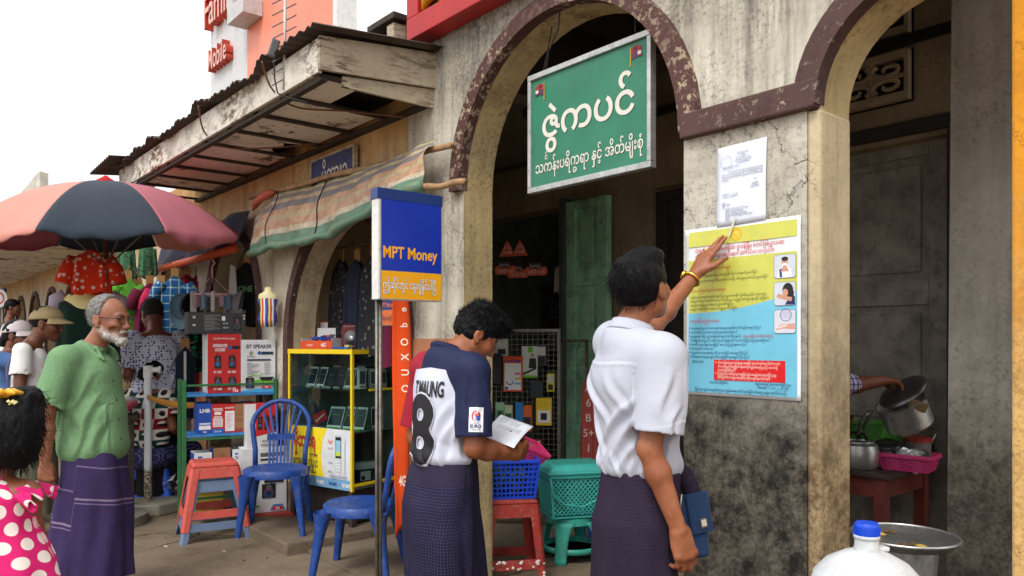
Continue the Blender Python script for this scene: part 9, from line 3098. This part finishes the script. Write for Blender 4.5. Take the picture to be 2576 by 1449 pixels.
for k in range(1, 15):
 fm_.bar((0.04*k, 0, 0.07), (0.04*k, 0, 1.48), 0.003, 0.003)
for k in range(1, 36):
 fm_.bar((0.012, 0.003, 0.06+0.04*k), (0.588, 0.003, 0.06+0.04*k), 0.003, 0.003)
fm_.build('wire_mesh', plain('wire_grey', (130, 130, 124), 0.5, 0.6), wr_)
sd=thing('wire_rack', 'second narrow wire frame right of the mesh display rack', 'rack', (0.38, 6.0, 0.03), R(-40))
fm_=MB()
for x in(0.0, 0.24):
 fm_.box(x-0.01, x+0.01, -0.01, 0.01, 0, 1.42)
fm_.box(0.01, 0.23, -0.0095, 0.0095, 1.40, 1.42)
fm_.build('rack_frame', STEEL, sd)
def d_good(p, w, h):
 p.rect(w*.08, h*.05, w*.92, h*.80, IW).text('Good Baby', w*.5, h*.84, h*.1, ink(40, 60, 160), width=w*.84, bold=.04, align='C').ring(w*.35, h*.3, w*.2, w*.05, IB, a0=180, a1=360)
 for k, c in enumerate(((90, 190, 220), (240, 190, 50), (230, 90, 160))):
  p.rect(w*.62, h*(.2+.14*k), w*.9, h*(.26+.14*k), ink(*c))
 p.rect(w*.1, h*.06, w*.26, h*.14, IB)
def d_leaf(p, w, h):
 p.rect(w*.4, h*.8, w*.7, h*.98, IGN).poly([(w*.45, h*.3), (w*.95, h*.3), (w*.9, h*.62), (w*.5, h*.62)], IK).disc(w*.7, h*.72, w*.12, ink(190, 140, 110)).rect(0.001, 0.001, w*.99, h*.08, IGN).line([(w*.1, h*.12), (w*.9, h*.3)], h*.06, IK)
def d_card(c):
 return lambda p, w, h:p.rect(w*.1, h*.1, w*.9, h*.55, ink(*c)).rect(w*.3, h*.2, w*.7, h*.45, IK)
for px, py, w, h, col, ds, lab in((1240, 965, 0.13, 0.23, (46, 46, 54), None, 'dark wrapped bundle hung on the wire rack'), (1290, 985, 0.15, 0.27, (226, 84, 30), d_good, 'orange and white baby-goods packet on the wire rack'), (1332, 950, 0.12, 0.24, (216, 220, 214), d_leaf, 'white leaflet packet with a dark figure on the wire rack'), (1350, 1000, 0.10, 0.12, (54, 62, 66), None, 'grey blister pack on the wire rack'), (1218, 1075, 0.07, 0.16, (226, 140, 120), None, 'pale coral phone case low on the wire rack'), (1258, 1055, 0.07, 0.13, (150, 190, 150), d_card((60, 130, 80)), 'green card packet low on the wire rack, left one'), (1278, 1065, 0.07, 0.14, (196, 206, 170), d_card((40, 110, 60)), 'pale green card packet low on the wire rack'), (1306, 1065, 0.06, 0.16, (50, 130, 196), None, 'blue packet low on the wire rack'), (1326, 1085, 0.07, 0.20, (232, 110, 50), d_card((40, 50, 60)), 'orange card packet low on the wire rack'), (1368, 1070, 0.12, 0.21, (236, 200, 50), d_card((230, 230, 226)), 'yellow boxed charger low on the wire rack')):
 b_=at(px, py, 5.86)
 carton(lab, b_, R(-8), w, 0.025, h, plain('packet', col, 0.3, var=0.08), None, None, ds, 'packets on the wire rack', 'hung_packet')
for px, py, w, h, col, lab in((1232, 905, 0.09, 0.12, (150, 152, 150), 'grey packet at the top left of the wire rack'), (1262, 895, 0.10, 0.13, (196, 190, 176), 'cream packet at the top of the wire rack'), (1362, 920, 0.08, 0.16, (60, 64, 70), 'dark packet at the upper right of the wire rack'), (1240, 1130, 0.10, 0.14, (40, 60, 110), 'navy packet near the foot of the wire rack'), (1290, 1140, 0.10, 0.15, (60, 66, 72), 'charcoal packet near the foot of the wire rack'), (1345, 1150, 0.11, 0.14, (120, 60, 50), 'rust brown packet near the foot of the wire rack'), (1385, 985, 0.06, 0.14, (210, 206, 60), 'narrow yellow packet at the right edge of the wire rack')):
 carton(lab, at(px, py, 5.87), R(-8), w, 0.025, h, plain('packet', col, 0.3, var=0.15), None, None, lambda p, w, h:p.rect(w*.12, h*.5, w*.88, h*.9, ink(206, 204, 196)).rect(w*.2, h*.1, w*.8, h*.4, IK), 'packets on the wire rack', 'hung_packet')
for px, py, Y, kind, lab in((1276, 645, 6.6, 0, 'orange triangular tag in the dark shop, left one'), (1308, 643, 6.6, 0, 'orange triangular tag in the dark shop, right one'), (1272, 690, 6.5, 1, 'orange rounded price tag in the dark shop, left one'), (1303, 698, 6.55, 1, 'orange rounded price tag in the dark shop, middle one'), (1349, 692, 6.5, 1, 'orange rounded price tag in the dark shop, right one')):
 g_=thing('hanging_tag', lab, 'tag', at(px, py, Y), R(-10), 'orange tags hanging in the shop')
 b_=MB()
 OR_=plain('tag_orange', (226, 92, 52), 0.5, var=0.04)
 if kind==0:
  b_.prism([(-0.07, 0, 0), (0.07, 0, 0), (0.008, 0, 0.13), (-0.008, 0, 0.13)], (0, 0.004, 0))
 else:
  b_.prism([(-0.085, 0, 0), (0.085, 0, 0), (0.095, 0, 0.035), (0.085, 0, 0.07), (-0.085, 0, 0.07), (-0.095, 0, 0.035)], (0, 0.004, 0))
 b_.build('tag_card', OR_, g_)
 pr=Print()
 if kind==0:
  pr.text('mytel', 0, 0.025, 0.04, IW, width=0.075, align='C').line([(-0.03, 0.06), (-0.012, 0.095), (0, 0.065), (0.012, 0.095), (0.03, 0.06)], 0.006, IW)
 else:
  pr.rect(-0.06, 0.055, 0.04, 0.105, ink(70, 30, 50)).text('1s+1s', -0.01, 0.065, 0.04, IW, width=0.08, align='C').text(vis('ကျပ်တိုး ၁ ကျပ်'), 0, 0.018, 0.035, IW, width=0.14, align='C')
 pr.build('lettering', (0, -0.0006, 0), (1, 0, 0), (0, 0, 1), g_)
 MB().tube([(0, 0.002, 0.07 if kind else 0.13), (0.01, 0.002, 0.5)], 0.0015, 4).build('string', CABLE, g_)
sh2=thing('shop_shelf', 'dark shelf of phone accessories at the back of the shop', 'shelf', F(4.55, 3.0, 0.03), FROT)
bd=MB()
for z in(0.5, 0.9, 1.3, 1.65):
 bd.box(0, 1.9, 0, 0.25, z, z+0.02)
for x in(0, 0.95, 1.9):
 bd.box(x-0.012, x+0.012, 0.0, 0.25, 0, 2.0)
bd.build('shelf_board', plain('shelf_brown', (84, 72, 60), 0.7), sh2)
random.seed(40)
for z in(0.92, 1.32, 1.67):
 for k in range(9):
  c=random.choice([(60, 60, 66), (90, 60, 56), (60, 80, 90), (130, 126, 120), (80, 40, 40)])
  o_=MB().box(-0.06, 0.06, 0, 0.04, 0, 0.16+0.04*random.random()).build('accessory_box', plain('acc', c, 0.4), bevel=0.004)
  o_.location=F(4.55-0.15-0.20*k, 3.03, z+0.03)
  o_.rotation_euler=(0, 0, FROT)
  tag(o_, 'small boxed accessory on the dark shelf at the back of the shop', 'box', 'boxed accessories on the back shelf')
bn=garment('faded red banner cloth with white letters hung by the green door', at(1484, 935, 5.7), R(-15), 0.115, 0.66, cloth('banner_faded_red', (196, 92, 84), 0.15), 0.2, False, 'banner', None, False, 0.03)
pr=Print()
for k, ch in enumerate(('A', '6', 'B', '5+', '1')):
 pr.text(ch, 0, -0.14-0.11*k, 0.08, ink(226, 206, 200), align='C')
pr.build('lettering', (0.0, -0.062, 0), (1, 0, 0), (0, 0, 1), bn)
bgw=garment('pale plastic bag hung on the green door frame', at(1414, 660, 6.6), R(0), 0.12, 0.26, plain('bag_pale', (186, 160, 150), 0.4), 0.2, False, 'bag', None, False, 0.05)
bgy=garment('yellow bag hung just inside the sign arch', at(1214, 705, 5.0), R(0), 0.10, 0.2, plain('bag_yellow', (220, 170, 40), 0.5), 0.2, False, 'bag', None, False, 0.03)
